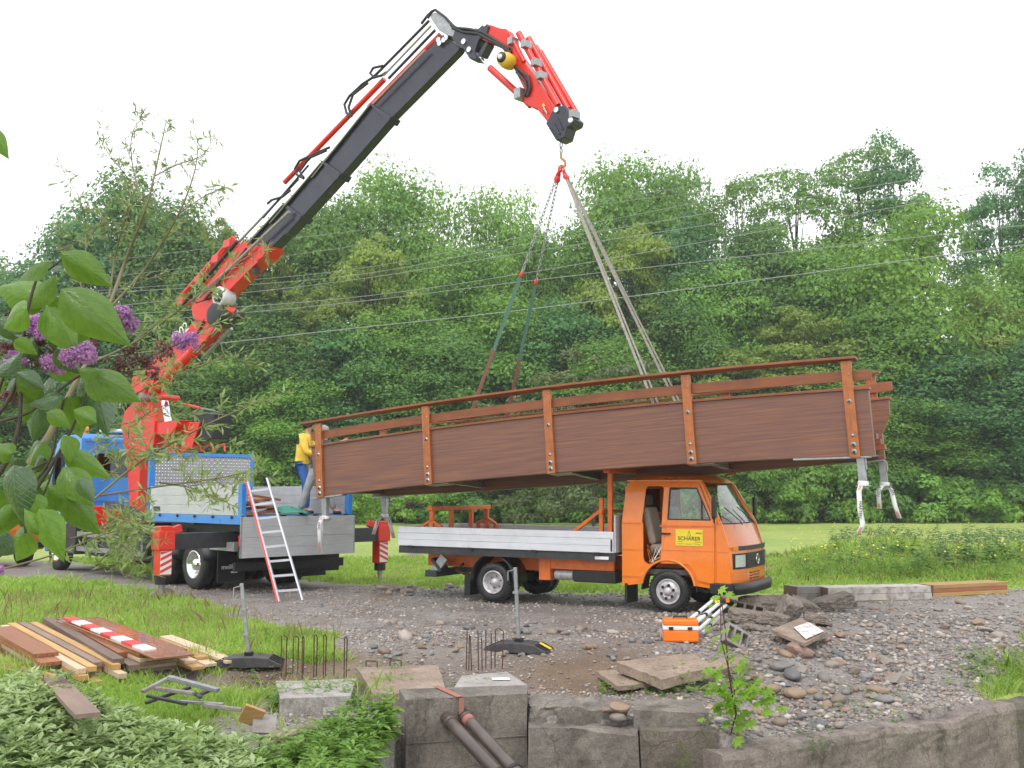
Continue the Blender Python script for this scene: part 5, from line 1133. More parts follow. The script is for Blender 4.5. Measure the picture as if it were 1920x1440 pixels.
pc = ctube([(322,905),(313,815)],.16,'luffing_cylinder',M['red'],ct,.10,18); ctube([(313,816),(302,752)],.10,'piston_rod',M['chrome'],pc,.10,18); ctube([(300,760),(299,735)],.10,'cylinder_eye',M['red'],pc,.1)
ctube([(255,770),(283,742)],.05,'hose',M['rubber'],ct,-.35); MB().cyl(CR(284,747,-.35),CR(284,747,.3),.10,18).build('pin',M['galv'],ct); MB().cyl(CR(315,746,-.3),CR(315,746,.3),.07,14).build('pin',M['red'],ct)
# operator stand behind the column
ob = cplate([(345,770),(388,775),(384,822),(350,832)],.5,'oil_cooler',M['black'],ct,.45); ctube([(332,757),(362,764)],.035,'marker_lamp',M['redpaint'],ob,.2); ctube([(362,764),(390,769)],.015,'guard_rail',M['galv'],ob,.2)
for k in range(3): ctube([(338+22*k,846),(346+22*k,834),(356+22*k,832),(358+22*k,846)],.02,'hose',M['redpaint'],ct,.3)
cplate([(336,792),(365,790),(350,838),(326,850)],.3,'seat_bracket',M['red'],ct,.3)
# arm number lettering in white
def cl(s_, px, py, size):
    o = CR(px,py,-.225); x = CR(px+30,py-32,-.225)-o; yv = CR(px-32,py-30,-.225)-o
    text('lettering',s_,size,M['white'],arm,frame(o,x,yv),.004)
cl('1002',352,628,.36)
MB().b(1.0,1.6,YH+.2,YH+.4,2.0,2.3).build('control_box',M['black'],ct,.02)

# ------------------------------------------------------------------ hook, chains and straps
def chain(mb, p, q, r=.014, L=.075):
    p, q = Vector(p), Vector(q); d = (q-p); n = max(2, int(d.length/(L*1.25))); dn = d.normalized(); u = dn.orthogonal().normalized(); w = dn.cross(u)
    for i in range(n):
        c = p+d*((i+.5)/n); a = u if i % 2 else w
        pts_ = [c+dn*(math.cos(t)*L*.85)+a*(math.sin(t)*L*.42) for t in np.linspace(0, 2*math.pi, 9)]
        mb.tube(pts_, r, 4, cap=False)
top = MT@CR(1052,266)
hkP = P(1052,288,top.y)
o = empty('crane_hook', top); tag(o, 'small steel hook and shackle hanging under the black crane tip', 'hook')
mb = MB(); chain(mb,(0,0,0),(0,0,hkP.z-top.z),.016,.07); mb.build('shackle',M['galv'],o)
h0 = hkP-top; mb = MB(); mb.tube([h0,h0+Vector((0,0,-.08)),h0+Vector((.07,0,-.14)),h0+Vector((.07,0,-.22)),h0+Vector((0,0,-.27)),h0+Vector((-.06,0,-.22))],[.02,.024,.03,.03,.024,.01],8); mb.build('hook',pmat('hook_brass',(.5,.3,.12),(.4,.22,.08),9,.4,.4),o)
ring = top+h0+Vector((0,0,-.22))
def sling(kind, px_h, px_m, px_s, px_e, x, y, label):
    e = bw_(x, y, .45); r = empty('lifting_sling', ring); tag(r, label, 'lifting sling', 'slings between crane hook and bridge'); L0 = lambda v: Vector(v)-ring
    d = e-ring; hc = L0(ring+d*.045); rd = M['redpaint']
    mb = MB(); chain(mb,(0,0,0),hc,.016,.08); mb.build('master_link',rd,r); MB().lathe([(-.05,.03),(0,.05),(.06,.02)],hc,d,10).build('sling_hook',rd,r)
    if kind == 'chain':
        a = L0(ring+d*.37); mb = MB(); chain(mb,hc,a,.009,.055); mb.build('chain',M['galv'],r); MB().lathe([(-.06,.015),(-.03,.032),(.03,.032),(.06,.015)],a,d,10).build('shackle',rd,r)
        b2 = L0(ring+d*.63); c2 = L0(e)
        MB().bar(a,b2,.065,.012,up=(0,1,0)).build('strap',M['strap_green'],r); MB().bar(b2,c2,.065,.014,up=(0,1,0)).build('strap_sleeve',M['strap_brown'],r)
    else:
        c2 = L0(e); o2 = Vector((.03,0,.0)); mid = hc.lerp(c2,.5)
        MB().bar(hc,c2,.042,.012,up=(0,1,0)).build('strap',M['strap_white'],r); MB().bar(hc+Vector((.02,.03,0)),c2+Vector((.10,.05,0)),.03,.01,up=(0,1,0)).build('strap_return',M['strap_white'],r)
sling('chain',0,0,0,0,2.85,.25,'chain sling with green and brown strap, left one of the left pair')
sling('chain',0,0,0,0,2.85,1.8,'chain sling with green and brown strap, right one of the left pair')
sling('strap',0,0,0,0,6.9,.25,'long grey web sling to the right, nearer one of the right pair')
sling('strap',0,0,0,0,6.9,1.8,'long grey web sling to the right, farther one of the right pair')

# ------------------------------------------------------------------ ladder against the truck
la, lb = T(524,1129), T(568,1126)
lt1 = MT@Vector((0.02,-.06,2.15)); lt1 = P(464,902,lt1.y-.02); lt2 = P(501,897,lt1.y+.15)
ld = empty('ladder', la); tag(ld, 'aluminium ladder with one red rail leaning on the tipper truck', 'ladder')
A0, A1, B0, B1 = Vector((0,0,0)), lt1-la, lb-la, lt2-la
MB().bar(A0,A1,.03,.075,up=(0,1,0)).build('rail',M['alu_light'],ld); MB().bar(A0+Vector((-.022,-.02,0)),A1+Vector((-.022,-.02,0)),.03,.045,up=(0,1,0)).build('rail_cover',M['redpaint'],ld); MB().bar(B0,B1,.03,.075,up=(0,1,0)).build('rail',M['alu_light'],ld)
rg = None
for k in range(8):
    t = .085+k*.118; MB().bar(A0.lerp(A1,t),B0.lerp(B1,t),.03,.04).build('rung',M['alu_light'],ld)
# ------------------------------------------------------------------ people on the tipper bed
def skinned(name, V_, E, R_, mat, parent, root=0, sub=2):
    me = bpy.data.meshes.new(name); me.from_pydata([tuple(v) for v in V_], E, []); me.materials.append(mat)
    o = link(bpy.data.objects.new(name, me), parent); m = o.modifiers.new('skin','SKIN'); m.use_smooth_shade = True
    for i, r in enumerate(R_):
        sv = me.skin_vertices[0].data[i]; sv.radius = (r, r) if not isinstance(r, tuple) else r; sv.use_root = (i == root)
    m2 = o.modifiers.new('sub','SUBSURF'); m2.levels = m2.render_levels = sub; return o
def person(loc, J, label, mats, k=1.0):
    """J: joints dict in metres above the feet"""
    r = empty('person', loc); tag(r, label, 'person', 'men standing on the tipper bed'); j = {a: Vector(b)*k for a, b in J.items()}
    n = ['pel','chest','neck','head','top']; V_ = [j['pel'], j['chest'], j['neck'], j['head'], j['head']+Vector((0,0,.11*k))]; E = [(0,1),(1,2),(2,3),(3,4)]; R_ = [.12,.14,.055,.085,.07]
    for s in 'LR':
        b = len(V_); V_ += [j['sh'+s], j['el'+s], j['wr'+s], j['ha'+s]]; E += [(1,b),(b,b+1),(b+1,b+2),(b+2,b+3)]; R_ += [.055,.042,.028,.035]
        d = (j['ha'+s]-j['wr'+s]).normalized(); w = Vector((0,1,0)) if s == 'L' else Vector((0,-1,0))
        for q in range(4):
            c = len(V_); o = w*(.024-.016*q); V_ += [j['ha'+s]+d*.03+o, j['ha'+s]+d*(.065)+o+Vector((0,0,-.012)), j['ha'+s]+d*(.075+.006*(q%3))+o+Vector((0,0,-.035))]; E += [(b+3,c),(c,c+1),(c+1,c+2)]; R_ += [.011,.0095,.008]
        c = len(V_); V_ += [j['ha'+s]-d*.01+Vector((0,0,.03)), j['ha'+s]+d*.03+Vector((0,0,.05))]; E += [(b+3,c),(c,c+1)]; R_ += [.013,.010]
        b = len(V_); V_ += [j['hi'+s], j['kn'+s], j['an'+s], j['to'+s]]; E += [(0,b),(b,b+1),(b+1,b+2),(b+2,b+3)]; R_ += [.085,.055,.04,.035]
    body = skinned('body', V_, E, R_, M['skin'], r)
    h = j['head']; f = Vector((1,0,0))
    MB().lathe([(-.03,.012),(0,.016),(.03,.004)], h+Vector((.09,0,.0)), (.5,0,-1), 8).build('nose', M['skin'], r)
    for s in (-1,1): MB().lathe([(-.006,.02),(0,.026),(.006,.02)], h+Vector((0,.085*s,0)), (0,1,0), 10).build('ear', M['skin'], r); MB().lathe([(0,.012),(.004,.008),(.005,0)], h+Vector((.083,.03*s,.03)), (1,0,0), 8).build('eye', M['ink'], r)
    MB().bar(h+Vector((.086,-.022,-.045)), h+Vector((.086,.022,-.045)), .008, .008).build('mouth', M['redpaint'], r)
    jv = [j['pel']+Vector((0,0,-.02)), j['pel']+Vector((0,0,.18)), j['chest'], j['neck']+Vector((0,0,-.02))]; je = [(0,1),(1,2),(2,3)]; jr = [(.21,.21),(.20,.20),(.22,.23),.10]
    for s in 'LR':
        b = len(jv); jv += [j['sh'+s], j['el'+s], j['wr'+s]]; je += [(2,b),(b,b+1),(b+1,b+2)]; jr += [.10,.082,.065]
    skinned('jacket', jv, je, jr, mats[0], r, 1)
    if mats[4]: skinned('jacket_hem', [j['pel']+Vector((-.02,0,.06)), j['pel']+Vector((-.03,0,-.14))], [(0,1)], [(.175,.19),(.185,.20)], mats[0], r, 0, 1)
    tv = [j['pel']]; te = []; tr_ = [.145]
    for s in 'LR':
        b = len(tv); tv += [j['hi'+s], j['kn'+s], j['an'+s]+Vector((0,0,.02))]; te += [(0,b),(b,b+1),(b+1,b+2)]; tr_ += [.115,.085,.075]
    skinned('trousers', tv, te, tr_, mats[1], r)
    for s in 'LR':
        skinned('shoe', [j['an'+s]+Vector((-.03,0,-.04)), j['to'+s]], [(0,1)], [.052,.045], mats[2], r, 0, 1)
    MB().lathe([(-.105,0),(-.09,.055),(-.05,.095),(0,.112),(.05,.103),(.09,.065),(.108,.0)], h+Vector((-.028,0,.045)), (.25,0,1), 20).build('hair' if mats[3] is M['hair'] else 'cap', mats[3], r)
    return r
pa = P(567,940,22.0); zb = ZF
person(Vector((pa.x,pa.y,zb)), dict(pel=(0,0,.98), chest=(.04,0,1.40), neck=(.08,0,1.56), head=(.09,0,1.69), shL=(.03,.19,1.48), elL=(.22,.25,1.22), wrL=(.46,.2,1.30), haL=(.54,.19,1.32),
  shR=(.03,-.19,1.48), elR=(.10,-.27,1.18), wrR=(.30,-.2,1.12), haR=(.38,-.18,1.12), hiL=(.0,.09,.92), hiR=(0,-.09,.92), knL=(.04,.1,.5), knR=(.10,-.1,.5), anL=(.0,.11,.08), anR=(.10,-.12,.08), toL=(.16,.12,.04), toR=(.26,-.13,.04)),
  'man in yellow rain jacket and blue trousers standing behind the bridge end', [M['jacket'],M['trouser_bl'],M['black'],M['hair'],True], 1.09)
pb_ = P(596,940,21.2)
person(Vector((pb_.x,pb_.y,zb)), dict(pel=(-.04,0,.93), chest=(.08,0,1.33), neck=(.12,0,1.5), head=(.12,0,1.64), shL=(.10,.18,1.42), elL=(.28,.2,1.36), wrL=(.46,.12,1.46), haL=(.54,.10,1.48),
  shR=(.10,-.18,1.42), elR=(.30,-.2,1.34), wrR=(.46,-.14,1.44), haR=(.54,-.12,1.46), hiL=(-.02,.09,.88), hiR=(-.06,-.09,.88), knL=(.16,.12,.48), knR=(-.20,-.12,.48), anL=(.30,.15,.08), anR=(-.32,-.14,.08), toL=(.46,.15,.04), toR=(-.20,-.16,.04)),
  'man in grey trousers striding, upper body hidden by the bridge end', [M['dark_cloth'],M['trouser_gr'],M['hair'],M['strap_white'],False], 1.03)
# things lying on the bed
q = MT@Vector((1.15,.45,ZF)); r0 = random.Random(3)
o = empty('tarp', q); tag(o, 'crumpled green tarpaulin lying on the tipper bed behind the ladder', 'tarpaulin')
rows = [[(u*1.1-.55+r0.uniform(-.04,.04), v*.6-.3, .03+.14*float(vnoise(u*5,v*4,1,9))*math.sin(math.pi*u)*1.3) for u in np.linspace(0,1,16)] for v in np.linspace(0,1,10)]
MB().grid(rows).build('tarp_sheet', M['green_cloth'], o).modifiers.new('s','SOLIDIFY').thickness = .01
q = MT@Vector((.45,.5,ZF)); o = empty('timber_offcuts', q, .5); tag(o, 'brown timber offcuts heaped on the tipper bed beside the ladder top', 'timber')
for k in range(7): MB().box((r0.uniform(-.3,.3),r0.uniform(-.25,.25),.05+.05*k),(.7,.12,.05),Euler((r0.uniform(-.2,.2),r0.uniform(-.2,.2),r0.uniform(-1,1))).to_matrix()).build('offcut', M['plank_gr'] if k%2 else M['plank_red'], o)

# orange vehicle half hidden at far left
q = T(20,1058); q = Vector((-14.9,28.5,0)); ov = empty('orange_van', (q.x,q.y,hz(q.x,q.y)), math.radians(150)); tag(ov, 'small orange van behind the lilac leaves at the left edge', 'van')
MB().plate([(-2,.45),(2,.45),(2.05,1.0),(1.55,1.15),(1.05,1.85),(-1.95,1.88),(-2.05,1.0)],1.7,lambda u,v,w: (u,w-.85,v),[rect(.35,1.2,1.2,1.7)]).build('body',M['orange'],ov,.05)
MB().b(.36,1.19,-.82,.82,1.21,1.69).build('window',M['glass_dark'],ov); MB().b(-1.7,.1,-.86,.86,1.2,1.7).build('side_window',M['black'],ov,.02)
for x in (-1.3,1.3):
    for s in (-1,1): 
        t = MB().lathe([(-.2,.18),(-.2,.32),(-.03,.34),(0,.3),(-.02,.19)],(x,s*.86,.34),(0,s,0),24).build('wheel',M['tyre'],ov); MB().lathe([(-.03,.2),(-.01,.12),(0,0)],(x,s*.86,.34),(0,s,0),20).build('rim',M['chrome'],t)
MB().b(2.03,2.1,-.8,.8,.5,.65).build('bumper',M['black'],ov); MB().b(-2.12,-2.04,-.8,.8,.5,.65).build('bumper',M['black'],ov)

# ------------------------------------------------------------------ fence feet with posts
def foot(px, py, ppx, ppy, rz, label, yel):
    p = T(px, py); o = empty('sign_foot', p, rz); tag(o, label, 'sign foot', 'black rubber feet with galvanised posts')
    prof = [(-.42,0),(.42,0),(.42,.035),(.26,.11),(.10,.125),(-.10,.125),(-.26,.11),(-.42,.035)]
    b_ = MB().plate(prof,.36,lambda u,v,w: (u,w-.18,v)).build('foot_block',M['recycled'],o,.012)
    for s in (-1,1):
        for k in range(4):
            if k == 2 and s > 0 and yel: MB().box((s*.345,-.09+.09*k-.03,.078),(.165,.075,.006),Matrix.Rotation(math.radians(25)*s,3,'Y')).build('reflector',M['yellow'],b_)
            else: MB().box((s*.345,-.13+.088*k,.078),(.16,.03,.012),Matrix.Rotation(math.radians(25)*s,3,'Y')).build('tread_rib',M['black'],b_)
    top = P(ppx, ppy, p.y)-p; top = Matrix.Rotation(-rz,3,'Z')@top
    mb = MB(); mb.bar((0,0,.1),top,.042,.042,up=(0,1,0)); po = mb.build('post',M['galv'],o,.004)
    MB().b(-.05,.05,-.05,.05,.12,.17).build('post_socket',M['black'],o,.01)
    n = top.normalized(); t2 = top-n*.03
    MB().tube([t2+Vector((-.01,-.03,0)),t2+Vector((-.09,-.03,-.02)),t2+Vector((-.09,-.03,-.14))],.008,6).build('hook_bracket',M['galv'],po); MB().box(top-n*.32+Vector((0,-.03,0)),(.07,.03,.03)).build('clamp',M['galv'],po); MB().box(top-n*.62+Vector((0,-.03,0)),(.07,.03,.03)).build('clamp',M['galv'],po)
foot(466,1248,453,1094,.05,'galvanised post in a black rubber foot at the edge of the dug pit, left one',False)
foot(973,1221,966,1064,-.35,'galvanised post in black rubber foot with yellow reflector before the flatbed rear wheel',True)

# ------------------------------------------------------------------ foundations with rebar
def slab(name, px4, z1, th, mat, label, cat, rough=.01, seed=3):
    q = [G(*p, z1) for p in px4]; o = empty(name, (0,0,0)); tag(o, label, cat)
    rough_block('slab', [xy(a) for a in q], z1-th, z1, mat, rough, .08, rough*.6, seed, o); return o, q
f1, q1 = slab('foundation', ((525,1309),(657,1304),(668,1272),(517,1276)), -.16, .5, M['concrete_lt'], 'light grey concrete foundation with rebar hoops beside the dug pit', 'foundation', .01, 21)
f2, q2 = slab('cover_slab', ((700,1300),(838,1298),(822,1246),(668,1250)), -.13, .14, M['concrete_br'], 'brown concrete cover slab with two wire lifting loops', 'concrete slab', .01, 22)
f3, q3 = slab('foundation', ((846,1296),(990,1284),(950,1258),(866,1266)), -.125, .5, M['concrete_lt'], 'light concrete foundation with straight rebar behind the pipe block', 'foundation', .01, 23)
def rb(par, pts, r=.007): MB().tube(pts, r, 5, cap=False).build('rebar', M['rust'], par, fix=False)
za = -.16
for x0, dx, y1, yb in ((527,9,1193,1272),(549,9,1194,1263),(566,2,1195,1273),(588,5,1192,1270),(606,4,1191,1271),(626,0,1195,1268),(645,4,1196,1272)):
    b0 = G(x0,yb,za); b1 = G(x0+dx,yb-3,za); t0 = P(x0+1,y1,b0.y); t1 = P(x0+dx+2,y1+3,b1.y)
    rb(f1,[b0,t0]+([t0.lerp(t1,.5)+Vector((0,0,.02)),t1,b1] if dx else []))
for x0, x1, y1, yb in ((876,874,1183,1256),(880,879,1190,1258),(882,884,1192,1258),(896,897,1182,1256),(903,904,1196,1258),(911,911,1181,1253),(921,921,1187,1254),(929,928,1181,1252),(944,942,1184,1254)):
    b0 = G(x1,yb,-.125); rb(f3,[b0,P(x0,y1,b0.y)])
b0 = G(929,1252,-.125); rb(f3,[P(929,1181,b0.y),P(936,1178,b0.y),P(944,1184,b0.y)])
for x0, x1, y0 in ((686,707,1250),(731,752,1248)):
    a, c = G(x0,y0,-.13), G(x1,y0+1,-.13); rb(f2,[a,a+Vector((0,0,.06)),a+Vector((.02,0,.07)),c+Vector((-.02,0,.07)),c+Vector((0,0,.06)),c],.008)
p = G(939,1273,-.12); MB().box(p+Vector((0,0,.002)),(.2,.14,.004),Matrix.Rotation(.1,3,'Z')).build('paper_sheet',M['white'],f3)

# ------------------------------------------------------------------ timber stacks at left
def stack(name, label, cat, pA, pB, zb_, layers, mats, w, h, n, gap=.012, lift=0, jitter=.03, L=None):
    """boards running from pA (far end, px) to pB (near end, px); n boards side by side, layers high"""
    a, b_ = T(*pA), T(*pB); a.z += lift; b_.z += lift; d = (b_-a); L = L or d.length; o = empty(name, a, rot=d.to_track_quat('X','Z').to_euler()); tag(o, label, cat); r = random.Random(len(label))
    for k in range(layers):
        for i in range(n): MB().b(r.uniform(-jitter,jitter), L+r.uniform(-jitter,jitter)*2, -i*(w+gap)-w, -i*(w+gap), k*(h+.003), k*(h+.003)+h).build('plank', mats[(k+i) % len(mats)], o, .003)
    return o
stack('plywood_stack','stack of wet orange formwork panels beside the red and white board','formwork panels',(185,1186),(350,1252),0,5,[M['plank_gr'],M['plank_lt'],M['plank_gr'],M['plank_lt'],M['ply']],.60,.042,1,0)
o = [x for x in bpy.data.objects if x.name.startswith('plywood_stack')][0]
Ls = 3.3
for k in (0,1): MB().b(.25+1.55*k,1.77+1.55*k,-.60,-.12,.228,.25).build('formwork_panel',M['ply'],o,.004)
# (stack runs away from the near end) red-white barrier board on top
a = T(138,1196); c = T(292,1262); d = c-a
rwb = empty('barrier_board', a+Vector((0,0,.262)), rot=(d+Vector((0,0,0))).to_track_quat('X','Z').to_euler()); tag(rwb, 'red and white striped barrier board lying on the formwork stack', 'barrier board')
Lb = d.length
for k in range(8): MB().b(k*Lb/8+.001,(k+1)*Lb/8-.001,-.16,.0,0,.025).build('board_band',M['redpaint'] if k%2==0 else M['white'],rwb)
stack('beam_stack','grey brown squared beams left of the barrier board','beams',(122,1186),(250,1262),0,3,[M['plank_gr'],M['plank_gr'],M['plank_red']],.13,.07,2,.03,0,.12)
stack('beam_stack','yellow edged formwork girders in the middle of the timber pile','beams',(70,1192),(222,1274),0,3,[M['plank_yel'],M['plank_lt'],M['plank_yel'],M['plank_gr']],.10,.06,4,.03,0,.14)
stack('plank_stack','reddish planks stacked at the left of the timber pile','planks',(14,1206),(118,1266),0,5,[M['plank_red'],M['plank_gr'],M['plank_lt'],M['plank_red'],M['plank_red']],.28,.045,1,.0,0,.1)
stack('plank_stack','pale board end sticking in at the left picture edge','planks',(-60,1190),(24,1222),0,3,[M['plank_lt'],M['plank_red']],.28,.05,1,.0)
stack('plank_stack','thin yellow planks lying in the grass right of the formwork stack','planks',(325,1206),(440,1250),0,2,[M['plank_yel'],M['plank_lt']],.17,.035,3,.04,.03,.15)
stack('plank_stack','low reddish laths in front of the timber pile','planks',(20,1262),(132,1290),0,2,[M['plank_red'],M['plank_yel']],.06,.03,3,.02,.05,.1)
a = P(96,1272,10.2); c = P(160,1340,8.7); pl = empty('plank', a, rot=(c-a).to_track_quat('X','Z').to_euler()); tag(pl,'single brown plank sticking out of the leafy weeds','plank'); MB().b(0,(c-a).length,-.08,.12,-.03,.01).build('board',M['plank_gr'],pl,.003)
# metal scaffold parts
q = P(338,1322,10.1); sp = empty('scaffold_parts', q+Vector((0,0,.02)), .9); tag(sp, 'heap of galvanised scaffold brackets lying in the weeds', 'scaffold parts'); r1 = random.Random(9)
for a,c,w in (((-.2,.45,.1),(.15,.42,.22),.05),((.12,.42,.22),(.32,-.25,.12),.06),((-.05,.42,.12),(.10,-.1,.1),.05),((-.25,.3,.0),(.3,.25,.1),.04),((.0,0,.02),(.25,-.45,0),.045),((-.3,.2,.1),(-.05,-.2,.02),.04),((.3,.2,.05),(.02,-.35,.1),.04),((.25,.0,.05),(.5,.15,.05),.04),((.1,-.3,.0),(.35,-.65,-.05),.05)):
    MB().bar([k_*.85 for k_ in a],[k_*.85 for k_ in c],w,w*.7).build('bracket',[M['galv'],M['chassis'],M['panel_gy']][int(w*1000)%3],sp,.006)
# tiles and boards near the weeds
for name,(px,py),d3,e3,mt,label in (('brick_tile',(472,1342),(.20,.03,.20),(.5,.4,.3),'plank_yel','orange clay tile fragment in the grass'),('stone_tile',(496,1358),(.22,.03,.22),(-.9,.1,.25),'panel_gy','grey square tile tilted in the grass'),('flat_stone',(640,1338),(.34,.22,.05),(.1,.05,.2),'panel_gy','flat grey slab at the edge of the bright weeds')):
    q = P(px,py,9.9); o = MB().box((0,0,0),d3,Euler(e3).to_matrix()).build(name,M[mt],None,.006); o.location = q; tag(o,label,'tile' if 'tile' in name else 'slab')
a, c = P(508,1392,9.6), P(665,1350,10.1); o = MB().bar((0,0,0),c-a,.22,.10).build('timber_beam',M['plank_gr'],None,.01); o.location = a; tag(o,'old grey beam lying at the edge of the weeds beside the foundation','beam')

# ------------------------------------------------------------------ slabs and rubble at right
def free_slab(px4, zs, th, mat, label, rough=.012, seed=1, cat='concrete slab'):
    q = [G(p[0],p[1],z) for p, z in zip(px4, zs)]; o = empty('concrete_slab', (0,0,0)); tag(o, label, cat)
    n = 14; mb = MB(); f = lambda u,v,dz: ((q[0]*(1-u)+q[1]*u)*(1-v)+(q[3]*(1-u)+q[2]*u)*v)+Vector((0,0,dz-rough*float(vnoise(u*9,v*9,1,seed))))
    U = np.linspace(0,1,n)
    jit = lambda p, k: p+Vector((0,rough*1.5*(float(vnoise(p.x*7,p.z*9,1,seed+k))-.5),0))
    mb.grid([[f(u,v,0) for u in U] for v in U],False)
    for e in (lambda t: (t,0), lambda t: (t,1), lambda t: (0,t), lambda t: (1,t)):
        mb.grid([[jit(f(*e(t),-th*w),1) for t in U] for w in (0,.33,.66,1)],False)
    mb.grid([[f(u,v,-th) for u in U] for v in (0,1)],False)
    mb.build('slab',mat,o); return o
free_slab(((1240,1272),(1342,1249),(1296,1222),(1156,1240)),(-.08,-.04,.0,-.02),.11,M['concrete_br'],'thick brown concrete slab on top of the slab pile',.014,3)
free_slab(((1158,1286),(1300,1270),(1250,1248),(1118,1258)),(-.20,-.16,-.13,-.17),.05,M['concrete_br'],'thin pale slab sticking out under the thick brown slab',.01,5)
free_slab(((1322,1262),(1408,1240),(1390,1228),(1310,1240)),(-.15,-.12,-.1,-.12),.08,M['concrete_br'],'brown slab peeking out right of the thick slab behind the sapling',.012,7)
wb = free_slab(((1508,1206),(1551,1184),(1500,1158),(1446,1180)),(.02,.06,.12,.10),.045,M['concrete_br'],'tilted board with white torn coating on the gravel slope',.006,9,'board')
q4 = [G(*p,z) for p, z in (((1511,1199),.045),((1545,1184),.066),((1516,1167),.108),((1488,1177),.095))]; mb = MB(); mb.add([a+Vector((0,0,.004)) for a in q4]+[a+Vector((0,0,.007)) for a in q4],[(0,1,2,3),(4,5,6,7),(0,1,5,4),(1,2,6,5),(2,3,7,6),(3,0,4,7)]); mb.build('coating',pmat('torn_coating',(.8,.8,.8),(.7,.7,.7),20,.5,dirt=(.25,.17,.12),dirt_amt=1,dscale=9),wb)
def chunk(px, py, d3, e3, seed, label, mat='rubble', dz=0):
    v, f = ico(4); r = np.random.default_rng(seed); s = np.array(d3)/2
    v = v/((np.abs(v)**16).sum(1)**(1/16))[:,None]
    for _ in range(4):
        pn = unit(r.normal(size=3)); v = v-np.maximum(v@pn-r.uniform(.85,1.2),0)[:,None]*pn
    v = v*s*(1+.12*(vnoise(v[:,0]*2.2+seed, v[:,1]*2.2+v[:,2]*1.7, .6, seed)[:,None]-.5)+.16*(vnoise(v[:,0]*6+seed, v[:,1]*6-v[:,2]*5, .6, seed+1)[:,None]-.5)+.07*(vnoise(v[:,0]*16+seed, v[:,1]*16-v[:,2]*13, .6, seed+2)[:,None]-.5)); v *= 1.15
    v[:,2] *= 1.1; q = T(px, py); o = MB().add([tuple(a) for a in v],[tuple(int(i) for i in a) for a in f]).build('rubble_chunk',M[mat]); o.location = q+Vector((0,0,d3[2]*.5+dz)); o.rotation_euler = e3; tag(o,label,'concrete rubble'); return o
chunk(1404,1168,(.50,.26,.16),(.1,.12,-.25),1,'hollow looking grey concrete block lying left in the rubble heap')
chunk(1440,1148,(.78,.30,.22),(.15,-.05,-.12),2,'long brown concrete lump on top of the rubble heap')
chunk(1480,1164,(.26,.25,.30),(.5,.4,.2),3,'tilted end piece in the middle of the rubble heap')
chunk(1506,1150,(.42,.24,.2),(.2,.5,.1),4,'knobbly concrete lump between the rubble blocks')
chunk(1560,1146,(.62,.3,.18),(.1,-.22,.15),5,'sloping concrete lump at the right end of the rubble heap',dz=.04)
chunk(1450,1172,(.4,.2,.16),(.0,.2,-.4),6,'small grey block low in the rubble heap')
chunk(1530,1165,(.3,.15,.1),(.0,.2,-.2),7,'flat rubble splinter before the heap')
chunk(1300,1178,(.2,.16,.14),(.4,.2,.5),8,'small grey rubble stone right of the orange case')
for k_,(px_,py_,dd_,ee_) in enumerate(((1420,1182,(.34,.24,.05),(.25,.15,.6)),(1345,1172,(.22,.16,.10),(.5,-.3,.9)),(1545,1172,(.30,.2,.04),(.1,.2,1.2)),(1588,1138,(.26,.2,.12),(.3,.1,.4)))):
    chunk(px_,py_,dd_,ee_,40+k_,['thin broken slab below the open concrete cells','small dark rubble piece behind the tripod feet','thin broken slab right above the white coated board','small block at the foot of the white formwork panels'][k_])
# hollow brick pieces: cells as real openings
def hollow(px, py, L_, W__, H__, nc, e3, label, mat):
    q = T(px,py); o = MB(); u0 = -L_/2; holes = []
    cw = L_/nc
    for k in range(nc): holes.append(rect(u0+k*cw+cw*.14,u0+(k+1)*cw-cw*.14,-W__/2+W__*.16,W__/2-W__*.16))
    o.plate(rect(-L_/2,L_/2,-W__/2,W__/2),H__,lambda u,v,w: (u,w-H__/2,v),holes); b_ = o.build('hollow_brick',M[mat],None,.004); b_.location = q+Vector((0,0,W__*.5)); b_.rotation_euler = e3; tag(b_,label,'hollow brick'); return b_
hollow(1395,1152,.62,.16,.2,4,(-.5,.2,-.15),'row of open concrete cells lying above the sapling','rubble')
hollow(1378,1214,.34,.26,.14,3,(-.35,.5,.3),'perforated concrete block half behind the sapling','panel_gy')
# orange case
q = T(1276,1202); cs = empty('instrument_case', q, math.radians(-6)); tag(cs,'bright orange instrument case with white band standing on the gravel','case')
MB().b(-.235,.235,-.14,.14,.0,.165).build('case_body',M['case_or'],cs,.03,3); MB().b(-.238,.238,-.143,.143,.160,.215).build('band',M['white'],cs,.01); MB().b(-.235,.235,-.14,.14,.21,.30).build('lid',M['case_or'],cs,.028,3)
for x in (-.13,.12): MB().b(x-.03,x+.03,-.158,-.142,.165,.205).build('latch',M['black'],cs,.004)
MB().tube([(-.09,0,.30),(-.08,0,.325),(.08,0,.325),(.09,0,.30)],.014,8).build('handle',M['black'],cs)
